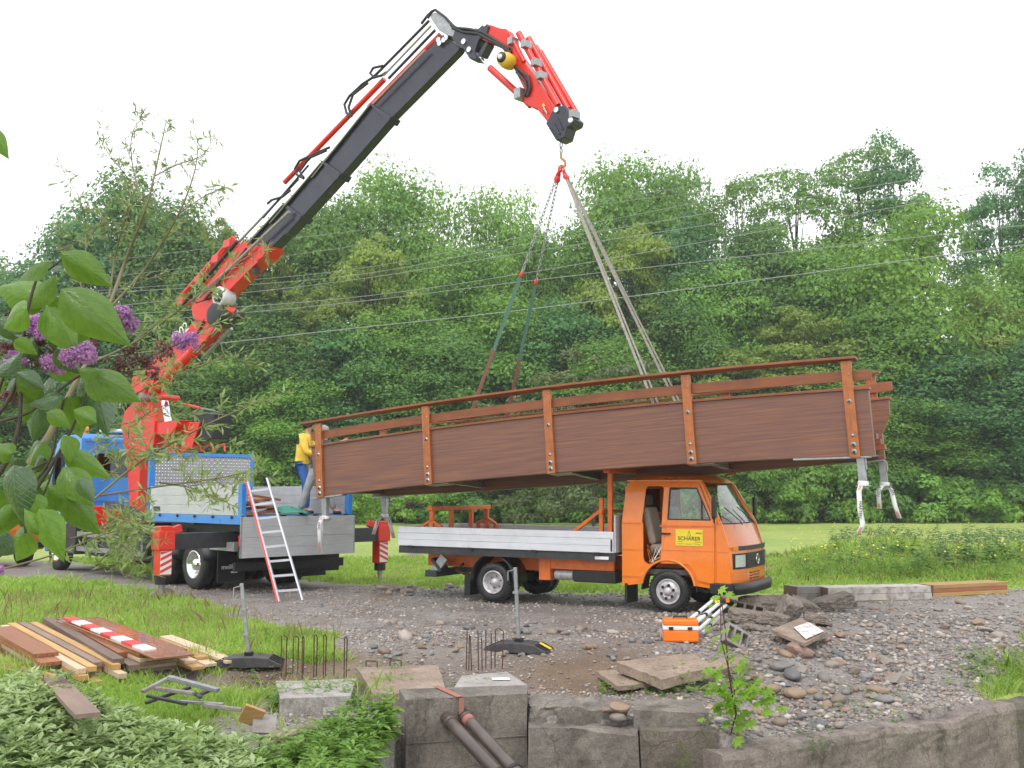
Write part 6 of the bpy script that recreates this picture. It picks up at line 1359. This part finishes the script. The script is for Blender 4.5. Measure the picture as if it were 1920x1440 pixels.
# tripod
q = T(1296,1196)+Vector((0,0,.05)); tp = empty('tripod', q); tag(tp,'folded white and silver surveying tripod leaning on the rubble','tripod')
for k,(a,c) in enumerate((((1287,1166),(1336,1126)),((1300,1172),(1352,1128)),((1310,1180),(1362,1134)),((1317,1186),(1350,1156)),((1296,1170),(1344,1134)))):
    A_, C_ = P(a[0],a[1],14.3)-q, P(c[0],c[1],14.9)-q; A_.z = max(A_.z, -.02)
    l_ = MB().bar(A_,C_,.035,.035).build('leg',M['white'] if k<3 else M['alu_light'],tp,.006); MB().bar(A_.lerp(C_,.4),A_.lerp(C_,.46),.045,.045).build('leg_clamp',M['black'],l_)
MB().box(P(1354,1126,14.9)-q,(.12,.12,.06)).build('tripod_head',M['black'],tp,.01); MB().box(P(1345,1128,14.85)-q,(.07,.03,.05)).build('clip',M['yellow'],tp); MB().box(P(1364,1126,14.85)-q,(.05,.03,.05)).build('strap_end',M['case_or'],tp)
# boards at right: white/grey panels and timber
def board(pA, pB, h, t, n, mats, name, label, cat, dz=0):
    a, c = T(*pA), T(*pB); a.z += dz; c.z += dz; o = empty(name, a, rot=(c-a).to_track_quat('X','Z').to_euler()); tag(o,label,cat); L_ = (c-a).length
    for k in range(n): MB().b(0.01*k,L_-.02*(k%2),0,t,k*(h/n)+.002,(k+1)*h/n-.004).build('panel',mats[k%len(mats)],o,.004)
    MB().b(0,L_,.01,t-.005,0,h-.01).build('core',M['plank_gr'],o); return o
board((1553,1128),(1748,1124),.25,.5,2,[M['panel_wt']],'panel_stack','weathered white formwork panels stacked beyond the gravel bank','formwork panels')
board((1494,1126),(1560,1126),.25,.45,2,[M['panel_gy']],'panel_stack','grey mossy panels at the left end of the white ones','formwork panels')
board((1750,1119),(1890,1112),.22,.5,3,[M['plank_yel'],M['plank_red'],M['plank_yel']],'beam_stack','brown and yellow timber beams right of the white panels','beams')

# ------------------------------------------------------------------ stones (parts of the ground), pebbles
rs = np.random.default_rng(21); stone_me = []
for i in range(8):
    v, f = ico(3); s = np.array([1, rs.uniform(.6,.9), rs.uniform(.42,.65)])
    v0_ = v.copy()
    if i % 2 == 0:
        for _ in range(7):
            pn = unit(rs.normal(size=3)); dd_ = v@pn; kk = rs.uniform(.55,.8); v = v-np.maximum(dd_-kk,0)[:,None]*pn
    v = v*(1+.30*(vnoise(v[:,0]*1.3+i*5, v[:,1]*1.3+v[:,2]*1.1, .7, 40+i)[:,None]-.5)+.06*(vnoise(v[:,0]*5+i, v[:,1]*5+v[:,2]*4, .7, 50+i)[:,None]-.5))*s
    me = bpy.data.meshes.new('stone'); me.from_pydata([tuple(a) for a in v*.5],[],[tuple(int(k) for k in a) for a in f]); me.polygons.foreach_set('use_smooth',[i % 2 == 1]*len(f)); me.materials.append(M['cobble']); stone_me.append(me)
expl = [(1500,1228,46),(1487,1272,38),(1660,1245,32),(1490,1306,36),(1436,1298,42),(760,1198,30),(1574,1194,22),(1462,1255,34),(1645,1300,36),(1660,1316,28),(1500,1348,24),(1535,1312,20),(1425,1338,30),(1461,1358,24),(1536,1362,28),(1453,1345,22),(1602,1262,26),(1622,1272,22),(1680,1280,34),(1420,1275,22),(1405,1310,26),(1382,1300,22),(1850,1185,28),(1870,1196,24),(1836,1172,22),(1800,1168,18),(1650,1165,26),(1560,1250,22),(1575,1245,24),(1545,1275,26),
        (300,1120,40),(242,1122,26),(1355,1128,30),(700,1215,16),(790,1215,18),(822,1185,16),(850,1222,20),(720,1224,22),(745,1228,18),(880,1180,18),(845,1212,14),(1090,1180,18),(1110,1184,20),(1060,1190,14),(1150,1188,22),(1035,1188,20),(1105,1216,24),(985,1214,16)]
ns = 0
def stone(p, size):
    global ns
    size *= 1.28
    o = bpy.data.objects.new('stone', stone_me[ns % 8]); link(o, ground); s = size; o.scale = (s, s*rs.uniform(.8,1.1), s*rs.uniform(.8,1.15)); o.rotation_euler = (rs.uniform(-.25,.25), rs.uniform(-.25,.25), rs.uniform(0,6.28)); o.location = (p.x, p.y, p.z+s*.12); ns += 1
for px,py,w in expl: p = T(px,py); stone(p, w/F*p.y*1.02)
zones = [((1380,1740),(1215,1345),95,(9,26)),((1500,1920),(1130,1240),55,(8,20)),((690,1010),(1170,1235),48,(8,20)),((700,880),(1098,1118),26,(8,18)),((990,1330),(1165,1240),30,(8,18))]
for (x0,x1),(y0,y1),n,(s0,s1) in zones:
    for _ in range(n):
        if ns >= 300: break
        px = rs.uniform(x0,x1); py = rs.uniform(y0,y1); p = T(px,py)
        if bool(grassmask(p.x,p.y)): continue
        w = s0+(s1-s0)*rs.random()**2.2; stone(p, w/F*p.y)
for (dx,dy,w) in ((1166,1332,38),(1160,1348,26),(1143,1335,26),(1190,1345,18)):
    p = P(dx,dy,10.72); stone(p, w/F*10.7)
v, f = ico(1)
def pebbles(n, xr, yr, s0, s1, name, seed, pw=2.5):
    r = np.random.default_rng(seed); x = r.uniform(*xr, n); y = r.uniform(yr[0], yr[1], n)
    k = (~grassmask(x,y)) & (np.abs(x) < .56*y+1) & ((x < -1.1) | (y > np.interp(x, WX, WY)+.3)); k &= r.random(n) < .12+1.3*vnoise(x,y,.7,77)**1.6
    x, y = x[k], y[k]; z = H(x,y); m = len(x); s = s0+(s1-s0)*r.random(m)**pw
    ax = r.uniform(.6,1.2,(m,3))*np.array([1,.8,.55]); rz = r.uniform(0,6.28,m); vv = v[None]*ax[:,None]*s[:,None,None]*(1+.25*(r.random((m,12,1))-.5))
    c_, s_ = np.cos(rz)[:,None], np.sin(rz)[:,None]; X_ = vv[...,0]*c_-vv[...,1]*s_; Y_ = vv[...,0]*s_+vv[...,1]*c_
    out = np.stack([X_+x[:,None], Y_+y[:,None], vv[...,2]+z[:,None]+s[:,None]*.2], -1)
    o = npmesh(name, out.reshape(-1,3), 12, M['pebble'], ground, True, f); tag(o, kind='stuff'); return m
pebbles(40000,(-6,8),(10.3,15),.008,.034,'pebbles',31); pebbles(24000,(-8,11),(14,22),.011,.04,'pebbles',32); pebbles(15000,(1.8,9),(10.2,17),.014,.07,'cobbles',33,3)

# ------------------------------------------------------------------ grass
STK = np.array([[p.x,p.y] for p in (T(-40,1205),T(110,1180),T(190,1172),T(345,1225),T(350,1252),T(150,1278),T(60,1262),T(-40,1240))])
def blades(n, xr, yr, h0, h1, name, mat, seed, mask=grassmask, wd=.006, lean=.5, par=None):
    r = np.random.default_rng(seed); x = r.uniform(*xr, n); y = r.uniform(*yr, n); k = mask(x,y) & ~inpoly(x,y,STK) & (np.abs(x) < .56*y+1.5); x, y = x[k], y[k]; m = len(x); z = H(x,y,False)
    hh = (h0+(h1-h0)*vnoise(x,y,.7,seed)*r.uniform(.4,1.3,m)); d = np.stack([r.normal(size=m)*lean, r.normal(size=m)*lean, np.ones(m)], 1); d = unit(d)
    b0 = np.stack([x,y,z-.02],1); w = unit(np.stack([r.normal(size=m), r.normal(size=m)*.4, np.zeros(m)],1))*(wd*r.uniform(.7,1.4,m)*(y/12))[:,None]
    mid = b0+d*hh[:,None]*.55; bend = np.stack([d[:,0],d[:,1],-.25*np.ones(m)],1)*hh[:,None]*.35; tip = mid+d*hh[:,None]*.4+bend
    q = np.stack([b0-w, b0+w, mid+w*.8, tip, mid-w*.8], 1); o = npmesh(name, q.reshape(-1,3), 5, mat, None); tag(o, kind='stuff'); return o
vis = lambda x,y: grassmask(x,y) & ~((x > -1.15) & (y < np.interp(x, WX, WY)+.3))
blades(70000,(-9,-1.5),(11,20.6),.06,.24,'grass',M['grass'],41,vis)
blades(14000,(-7,-2),(10.2,13.2),.12,.34,'grass',M['grass'],49,vis)
blades(9000,(-14,-5),(17,23),.1,.4,'grass',M['grass'],50,vis)
blades(26000,(4,11),(11.5,17),.15,.5,'grass',M['grass'],42,vis)
blades(60000,(-13,16),(20.5,31),.06,.24,'meadow_grass',M['grass'],43,vis,.008)
blades(16000,(5.5,18),(22,30),.10,.36,'meadow_grass',M['grass'],44,vis,.008)
blades(2600,(-9,-2),(12,20),.25,.5,'seed_stalks',M['drygrass'],45,vis,.0025,.25); blades(1500,(5.5,18),(22,30),.2,.45,'seed_stalks',M['drygrass'],46,vis,.004,.3)
blades(2500,(-8,-1.2),(7.5,12),.2,.55,'grass',M['grass'],47,lambda x,y: (x < -1.2)&(vnoise(x,y,.6,8) > .45),.004,.5)
tufts = [(1380,1080,.9),(1600,1330,.35),(1560,1310,.3),(1500,1355,.25),(1700,1330,.2)]
# ------------------------------------------------------------------ leafy weeds
def whorls(x, y, zt, seed, L, mat, name, tiers=3, nl=6, par=None, label=None, drop=.07, up=.25):
    r = np.random.default_rng(seed); m = len(x); C_, D_, N_, LL = [], [], [], []
    for t in range(tiers):
        for k in range(nl):
            a = r.uniform(0,6.28,m)*0+2*math.pi*k/nl+r.normal(size=m)*.3+r.uniform(0,6.28)+np.arange(m)*2.4; l = L*(.75+.3*t)*r.uniform(.7,1.25,m)
            el = up-.22*t+r.normal(size=m)*.18; d = np.stack([np.cos(a)*np.cos(el), np.sin(a)*np.cos(el), np.sin(el)],1)
            c = np.stack([x,y,zt-drop*t],1)+d*l[:,None]*.55; C_.append(c); D_.append(d); N_.append(np.cross(d, np.stack([-np.sin(a),np.cos(a),np.zeros(m)],1))*-1+r.normal(size=(m,3))*.15); LL.append(l)
    C_, D_, N_, LL = map(np.concatenate, (C_, D_, N_, LL)); q = leaf_quads(C_, D_, N_, LL, LL*.40); o = npmesh(name, q.reshape(-1,3), 4, mat, par)
    if not par: tag(o, kind='stuff')
    return o
r = np.random.default_rng(61); n = 1700; x = r.uniform(-4.8,-1.15,n); y = r.uniform(6.6,10.9,n)
lim = np.interp(x, [-4.8,-4,-3,-2.2,-1.7,-1.15], [10.3,10.0,9.6,9.4,9.9,10.3]); k = (y < lim); x, y = x[k], y[k]
ht = np.interp(x, [-4.8,-4,-3.3,-2.6,-1.9,-1.5,-1.15], [.62,.45,.33,.28,.26,.46,.42])*(.75+.4*vnoise(x,y,.6,3))+np.clip(9.0-y,0,3)*.04
z = H(x,y,False)
br = (x > -2.35+.4*vnoise(x,y,.5,9))
whorls(x[~br], y[~br], (z+ht)[~br], 62, .13, M['herb'], 'leafy_weeds', 3, 7, None, None, .10, .35)
whorls(x[br], y[br], (z+ht)[br], 63, .10, M['weed_bright'], 'bright_weeds', 4, 6)
st = MB()
for i in range(0, len(x), 6): st.tube([(x[i],y[i],z[i]),(x[i]+.02,y[i],z[i]+ht[i])],.004,4,cap=False)
tag(st.build('weed_stalks',M['weed'],None,fix=False),kind='stuff')
def patch(pxr, pyr, n, seed, L, mat, name, hgt=.1, tiers=2):
    r = np.random.default_rng(seed); ps = [T(a,b_) for a,b_ in zip(r.uniform(*pxr,n), r.uniform(*pyr,n))]
    return whorls(np.array([p.x for p in ps]), np.array([p.y for p in ps]), np.array([p.z for p in ps])+r.uniform(.3,1,n)*hgt, seed, L, mat, name, tiers, 5)
patch((1540,1700),(1300,1350),70,71,.04,M['weed_bright'],'small_weeds'); patch((1120,1330),(1282,1305),50,72,.07,M['weed_bright'],'small_weeds',.12,3); patch((1250,1420),(1262,1300),30,73,.08,M['weed_bright'],'small_weeds',.2,3)
patch((1480,1560),(1360,1400),30,74,.05,M['weed'],'small_weeds'); patch((1560,1920),(1000,1060),420,75,.16,M['weed'],'mound_weeds',.5,3); patch((1480,1920),(1040,1095),500,76,.10,M['weed_bright'],'mound_weeds',.4,2)
patch((690,940),(1290,1300),90,77,.05,M['weed_bright'],'small_weeds',.14,3); patch((505,670),(1312,1335),130,90,.06,M['weed_bright'],'small_weeds',.22,3); patch((1780,1920),(1230,1300),60,78,.07,M['weed_bright'],'small_weeds',.2,3); patch((440,760),(1255,1330),80,79,.05,M['weed_bright'],'small_weeds',.15,2)
patch((1215,1300),(1298,1318),14,80,.04,M['weed_bright'],'small_weeds',.06,2)
# yellow flowers on the mound
r = np.random.default_rng(81); ps = [T(a,b_) for a,b_ in zip(r.uniform(1480,1920,160), r.uniform(995,1080,160))]; c = np.array([[p.x,p.y,p.z+.25+.4*r.random()] for p in ps]); q = leaf_quads(c, r.normal(size=(160,3)), np.tile([0,-.6,1.],(160,1)), np.full(160,.05), np.full(160,.05)); tag(npmesh('buttercups',q.reshape(-1,3),4,M['yellow']),kind='stuff')

# ------------------------------------------------------------------ maple sapling
base = P(1366,1390,10.4); base.z = hz(base.x, base.y+.1)-.02
sp = empty('maple_sapling', base); tag(sp,'slender maple sapling with two thin stems growing at the wall corner','sapling')
def maple_mesh(i):
    rr_ = [1,.55,.95,.5,.75,.38,.45]; an = [0,18,40,62,85,120,165]; pts_ = [(math.cos(math.radians(a))*r_, math.sin(math.radians(a))*r_) for a, r_ in zip(an, rr_)]
    out = pts_+[(-.1,0)]+[(x_,-y_) for x_,y_ in pts_[:0:-1]]
    vs = [(.12,0,0)]+[(x_*.55+.1,y_*.55,-.12*(x_*x_+y_*y_)+.03*((k+i)%3)) for k,(x_,y_) in enumerate(out)]; me = bpy.data.meshes.new('leaf'); n_ = len(out)
    me.from_pydata(vs,[],[(0,1+k,1+(k+1)%n_) for k in range(n_)]); me.materials.append(M['maple_leaf']); return me
mm = [maple_mesh(i) for i in range(3)]; rm = random.Random(5)
stems = [[(1366,1390),(1380,1340),(1378,1300),(1352,1200),(1350,1110),(1352,1096)],[(1378,1330),(1366,1260),(1360,1180),(1352,1120)]]
sw = [[P(a,b_,10.4)-base for a,b_ in s] for s in stems]
for s in sw: MB().tube(s,[.009,.008,.006,.005,.004,.003][:len(s)],6).build('stem',M['rust'],sp)
lv_ = [(1350,1105),(1340,1118),(1365,1112),(1330,1135),(1372,1138),(1345,1130),(1335,1160),(1368,1165),(1328,1175),(1360,1180),(1375,1195),(1340,1195),(1350,1215),(1365,1225),(1342,1235)]
lv_ += [(rm.gauss(1375,30),rm.gauss(1292,27)) for _ in range(78)]+[(rm.gauss(1400,25),rm.gauss(1330,14)) for _ in range(12)]+[(1370,1395),(1358,1402),(1380,1385),(1364,1410)]
for i,(a,b_) in enumerate(lv_):
    p = P(a,b_,10.4+rm.uniform(-.16,.16))-base; o = bpy.data.objects.new('leaf', mm[i%3]); link(o, sp); s = rm.uniform(.11,.18)*(1.15 if b_>1240 else .95); o.scale = (s,s,s); o.location = p; o.rotation_euler = (rm.uniform(.2,.9),rm.uniform(-.3,.6),rm.uniform(-2.6,-.5))

# ------------------------------------------------------------------ willow (5 m away)
def cat(pts, n=8):
    out = []
    for s in range(len(pts)-1):
        p0,p1,p2,p3 = pts[max(s-1,0)],pts[s],pts[s+1],pts[min(s+2,len(pts)-1)]
        for k in range(n): t = k/n; out.append(.5*((2*p1)+(p2-p0)*t+(2*p0-5*p1+4*p2-p3)*t*t+(3*p1-3*p2+p3-p0)*t**3))
    return out+[pts[-1]]
WB_ = [([(205,575),(235,490),(275,385),(298,290),(312,225)],.010,5.0,.35),([(208,575),(275,500),(335,400),(365,320),(372,260)],.008,5.0,.35),([(203,575),(216,480),(240,390),(243,370)],.007,5.1,.3),
 ([(265,375),(247,300),(250,245),(280,210)],.004,5.0,.1),([(160,500),(160,420),(148,370),(118,320)],.004,5.2,.1),([(262,380),(240,335),(205,290),(182,250)],.004,5.1,.1),
 ([(290,330),(330,310),(380,290),(402,255)],.004,5.0,.1),([(335,400),(380,370),(420,350)],.004,4.9,.1),([(150,700),(180,650),(205,575)],.012,5.0,2),
 ([(170,680),(255,640),(350,570),(450,490),(508,463)],.006,4.6,.25),([(180,720),(260,680),(330,640),(400,610),(440,590)],.005,4.7,.3),([(180,780),(250,740),(340,700),(430,670),(470,690)],.005,4.5,.3),
 ([(165,945),(265,865),(390,795),(470,760),(525,737)],.006,4.3,.25),([(180,930),(300,912),(400,898),(470,885),(495,892)],.005,4.4,.35),([(300,905),(360,915),(410,935),(430,945)],.004,4.4,.2),
 ([(190,905),(260,850),(340,840),(440,835)],.004,4.6,.3),([(0,1068),(100,1040),(200,1000),(275,985)],.005,4.2,.3),([(130,1010),(200,1000),(250,1040),(270,1060)],.004,4.3,.2),([(200,990),(240,960),(290,945)],.004,4.3,.2),
 ([(190,800),(250,790),(310,760),(360,775)],.004,4.6,.3),([(150,620),(200,560),(290,520),(390,510)],.004,5.0,.5),([(180,1060),(230,1010),(275,1000)],.004,4.3,.1),([(110,470),(170,440),(200,400)],.004,5.3,.1),([(160,560),(130,470),(110,420)],.004,5.3,.2),
 ([(160,860),(210,820),(260,830),(300,860)],.003,4.4,.1),([(150,880),(200,870),(240,850),(250,820)],.003,4.5,.1),([(180,1000),(215,970),(250,980),(300,1010)],.003,4.3,.1),([(190,760),(230,740),(290,700),(330,700)],.003,4.5,.1),([(250,640),(300,600),(330,560),(400,545)],.004,4.8,.2),([(230,420),(190,420),(150,450)],.003,5.1,.1),([(300,420),(330,440),(370,430),(410,450)],.003,5.0,.1),([(215,1000),(240,1020),(220,1060),(245,1085)],.004,4.3,.1)]
wo = P(-160,900,4.9); wroot = empty('willow', (wo.x,wo.y,hz(wo.x,wo.y))); tag(wroot,'young willow with thin bare looking shoots and narrow leaves, in front of the crane truck','willow')
O_ = Vector(wroot.location); rw = np.random.default_rng(91); C_,D_,N_,LL = [],[],[],[]; mb = MB()
for pts_, rad, Yd, t0 in WB_:
    p = cat([P(a,b_,Yd+.15*math.sin(i*2.1)) for i,(a,b_) in enumerate(pts_)]); n_ = len(p); mb.tube([v_-O_ for v_ in p],[rad*(1-.8*i/(n_-1))*1.0 for i in range(n_)],5,cap=False)
    for i in range(1, n_):
        if i/n_ < t0: continue
        seg = (p[i]-p[i-1]); L_ = seg.length; m = max(1,int(L_/(.022 if Yd < 5 else .032)))
        for k in range(m):
            if rw.random() < .08: continue
            c0 = p[i-1]+seg*((k+rw.random())/m); dirn = Vector(unit(np.array(seg)+rw.normal(size=3)*.035)).normalized(); sd = Vector(rw.normal(size=3)); sl = rw.uniform(.02,.11); sh = (dirn*.9+sd.normalized()*.8).normalized()*sl
            mb.tube([c0-O_, c0+sh-O_],[.0018,.001],3,cap=False)
            for q in range(rw.integers(4,9)):
                cc = c0+sh*rw.uniform(.2,1); d = np.array((sh.normalized()+Vector(rw.normal(size=3))*.75).normalized()); l = rw.uniform(.030,.062)*(.78 if Yd >= 5 else 1); C_.append(np.array(cc-O_)+d*l*.5); D_.append(d); N_.append(rw.normal(size=3)+np.array([0,-.4,.8])); LL.append(l)
mb.tube([Vector((0,0,-.1)),P(-40,1000,4.9)-O_,P(90,820,4.9)-O_,P(150,700,5.0)-O_],[.035,.024,.018,.012],8); mb.build('branches',M['twig'],wroot,fix=False)
LL = np.array(LL); q = leaf_quads(np.array(C_),np.array(D_),np.array(N_),LL,LL*.20); tag(npmesh('foliage',q.reshape(-1,3),4,M['willow_leaf'],wroot),kind='stuff')

# ------------------------------------------------------------------ lilac (very near, left edge)
lo = P(-150,1300,1.7); lroot = empty('lilac_bush',(lo.x,lo.y,-.6)); tag(lroot,'lilac bush with big heart shaped leaves and purple flower heads close at the left edge','lilac'); O_ = Vector(lroot.location)
def lilac_mesh(i, mat, fold=.35, curl=.35):
    n_ = 18; rows = []
    for k in range(n_+1):
        t = k/n_; w = .50*max(0,math.sin(math.pi*min(1,t)**.66))**.75*(1-t)**.30 if t < 1 else 0; w = max(w, .001); zc = -curl*t*t*(1 if i%2 else .7)
        back = -.06*(1-t)**3
        rows.append([(t+back*abs(s)*1.4, s*w, zc-fold*(abs(s)**1.5)*w+.05*w*math.sin(9*t+s*3+i)*abs(s)) for s in (-1,-.72,-.38,-.04,0,.04,.38,.72,1)])
    for r_ in rows:
        a = r_[4]; r_[4] = (a[0],a[1],a[2]-.012)
    mb = MB(); mb.grid(rows); o = mb.build('leaf',mat,None,fix=False); me = o.data; bpy.data.objects.remove(o); return me
lm = [lilac_mesh(0,M['lilac_leaf'],.45,.55),lilac_mesh(1,M['lilac_leaf'],.8,.7),lilac_mesh(2,M['lilac_leaf_dark'],.4,.45),lilac_mesh(3,M['lilac_leaf'],.9,.25),lilac_mesh(4,M['lilac_leaf_dark'],.8,.5)]
LV = [((88,490),(12,502),0,.9),((98,520),(18,545),1,1.1),((120,478),(192,530),1,1),((122,548),(232,628),0,.9),((92,580),(148,655),0,1),((80,560),(-20,520),1,1.2),((45,580),(-20,610),0,1.2),((92,505),(112,490),2,2),
 ((165,700),(252,732),0,1),((150,692),(190,690),3,1.3),((165,700),(197,808),4,.9),((128,750),(148,830),1,1.2),((70,770),(48,832),2,1.5),((108,745),(40,748),2,.9),((130,850),(215,892),0,.8),((122,880),(170,935),0,1.1),
 ((60,872),(8,905),0,1.1),((25,880),(22,985),2,1.1),((92,915),(132,962),1,1.1),((58,935),(96,1002),0,1.1),((128,938),(198,1005),0,.9),((75,962),(103,1058),0,.9),((48,1000),(8,1058),0,1.4),((50,905),(22,950),0,1.3),((118,820),(124,868),3,1.4),
 ((-22,238),(10,286),0,.8),((100,560),(60,640),3,1),((60,640),(10,680),2,1),((40,690),(-10,760),1,1.2),((90,640),(120,720),1,.9),((110,655),(160,700),4,.9),((35,700),(80,730),4,1),((60,720),(20,790),0,1),((140,770),(175,790),3,1.3),((30,640),(70,670),1,1),
 ((20,850),(-30,830),1,1.2),((80,830),(50,870),3,1.2),((150,620),(120,660),3,1),((90,775),(125,800),0,1.1),((20,950),(-20,1000),1,1.2),((110,920),(70,960),3,1.2),((150,900),(175,940),4,1),((-5,700),(30,650),4,1.2),((0,600),(50,640),2,1),((75,1000),(50,960),1,1)]
rl = random.Random(12)
for _ in range(34):
    x0 = rl.uniform(-20,120); y0 = rl.choice([rl.uniform(600,760), rl.uniform(820,1040)]); a0 = rl.uniform(0,6.28); l0 = rl.uniform(40,75); LV.append(((x0,y0),(x0+l0*math.cos(a0),y0+l0*abs(math.sin(a0))),rl.choice([1,2,4,2,3]),rl.uniform(.8,1.2)))
lpos = []
for a,c,mi,wr in LV:
    Yd = (1.6 if len(lpos) < 45 else 1.8)+rl.uniform(-.14,.14); A_, C_ = P(*a,Yd), P(*c,Yd+rl.uniform(-.03,.03)); d = C_-A_; L_ = d.length; x_ = d.normalized(); nrm = Vector((rl.uniform(-.4,.4),-1,rl.uniform(.1,.7))); y_ = nrm.cross(x_).normalized(); z_ = x_.cross(y_)
    o = bpy.data.objects.new('leaf',lm[mi]); link(o,lroot); Rm = Matrix((x_*L_*.95,y_*L_*min(wr,1.25)*.72,z_*L_)).transposed().to_4x4(); Rm.translation = A_-O_; o.matrix_local = Rm; lpos.append(A_)
stm = [([(-20,800),(30,720),(48,600),(70,520),(95,485)],.0035),([(-10,760),(10,700),(40,690)],.003),([(-20,1000),(40,955),(110,850),(150,770),(175,700)],.0035),([(0,790),(60,770),(140,710),(170,700)],.003),([(-30,1020),(30,940),(90,870),(110,790),(120,750)],.003),([(-40,940),(10,870),(35,800),(40,730),(48,690)],.0045),([(40,955),(90,940),(130,938)],.002),([(100,640),(110,600),(122,550)],.002),([(85,510),(112,490),(122,478)],.002),([(60,880),(120,850),(135,850)],.002),([(48,1000),(50,960),(80,930),(110,850)],.0025)]
mb = MB()
for s,rad in stm: p = cat([P(a,b_,1.66) for a,b_ in s],5); mb.tube([v_-O_ for v_ in p],[rad*(1-.5*i/len(p)) for i in range(len(p))],6,cap=False)
mb.tube([Vector((0,0,0)),P(-60,1050,1.68)-O_,P(-20,800,1.66)-O_],[.02,.010,.005],8); mb.build('stems',M['lilac_stem'],lroot,fix=False)
def panicle(px,py,rpx,Yd,n,mat,seed,el=1.3,ang=0.,name='flower_head'):
    r = np.random.default_rng(seed); c0 = P(px,py,Yd)-O_; R_ = rpx/F*Yd; nb = 11
    bc = unit(r.normal(size=(nb,3)))*r.random((nb,1))**.5*R_*.75; bc[:,0] *= el; bc *= 1-.4*(bc[:,:1]/(R_*el)).clip(0,1)
    idx = r.integers(0,nb,n); nr = unit(r.normal(size=(n,3))); d = bc[idx]+nr*R_*r.uniform(.25,.42,(n,1))
    d[:,0], d[:,2] = d[:,0]*math.cos(ang)-d[:,2]*math.sin(ang), d[:,0]*math.sin(ang)+d[:,2]*math.cos(ang)
    c = np.array(c0)+d; nr = unit(nr+r.normal(size=(n,3))*.5); L = np.full(n,.0062)*r.uniform(.6,1.3,n); a1 = unit(np.cross(nr,r.normal(size=(n,3))))
    a2 = np.cross(nr,a1); q = np.concatenate([leaf_quads(c,a1,nr,L,L*.45),leaf_quads(c,a2,nr,L,L*.45)],0); npmesh(name,q.reshape(-1,3),4,mat,lroot)
fl, sp_ = M['lilac_flower'], M['lilac_spent']
panicle(152,668,36,1.55,1300,fl,1,1.25); panicle(75,612,34,1.66,900,fl,2,.8,1.2); panicle(30,680,24,1.64,450,fl,3,1.3); panicle(234,596,32,1.7,1000,fl,4,.9,.8); panicle(345,635,30,1.9,900,fl,5,1.1,.8); panicle(0,1070,9,1.5,160,fl,6); panicle(110,680,28,1.66,500,fl,7,1.4)
for i,(a,b_,c_,n_) in enumerate(((60,640,38,420),(20,655,30,300),(95,665,36,400),(200,600,24,260),(225,690,30,260),(270,680,28,230),(305,660,22,200),(20,740,24,200),(250,660,20,130),(290,700,14,90),(20,600,22,160),(180,640,22,150))): panicle(a,b_,c_,1.68+.03*(i%3),n_,sp_,20+i,1.3,.3,'spent_flower_head')
mb = MB()
for s in ([(150,700),(220,690),(300,660),(345,640)],[(120,650),(180,640),(210,610),(236,600)],[(60,700),(60,640),(78,600)],[(20,760),(60,690),(150,670)],[(180,740),(230,700),(290,690)]): p = cat([P(a,b_,1.7) for a,b_ in s],5); mb.tube([v_-O_ for v_ in p],.0014,5,cap=False)
mb.build('flower_stalks',M['lilac_stem'],lroot,fix=False)
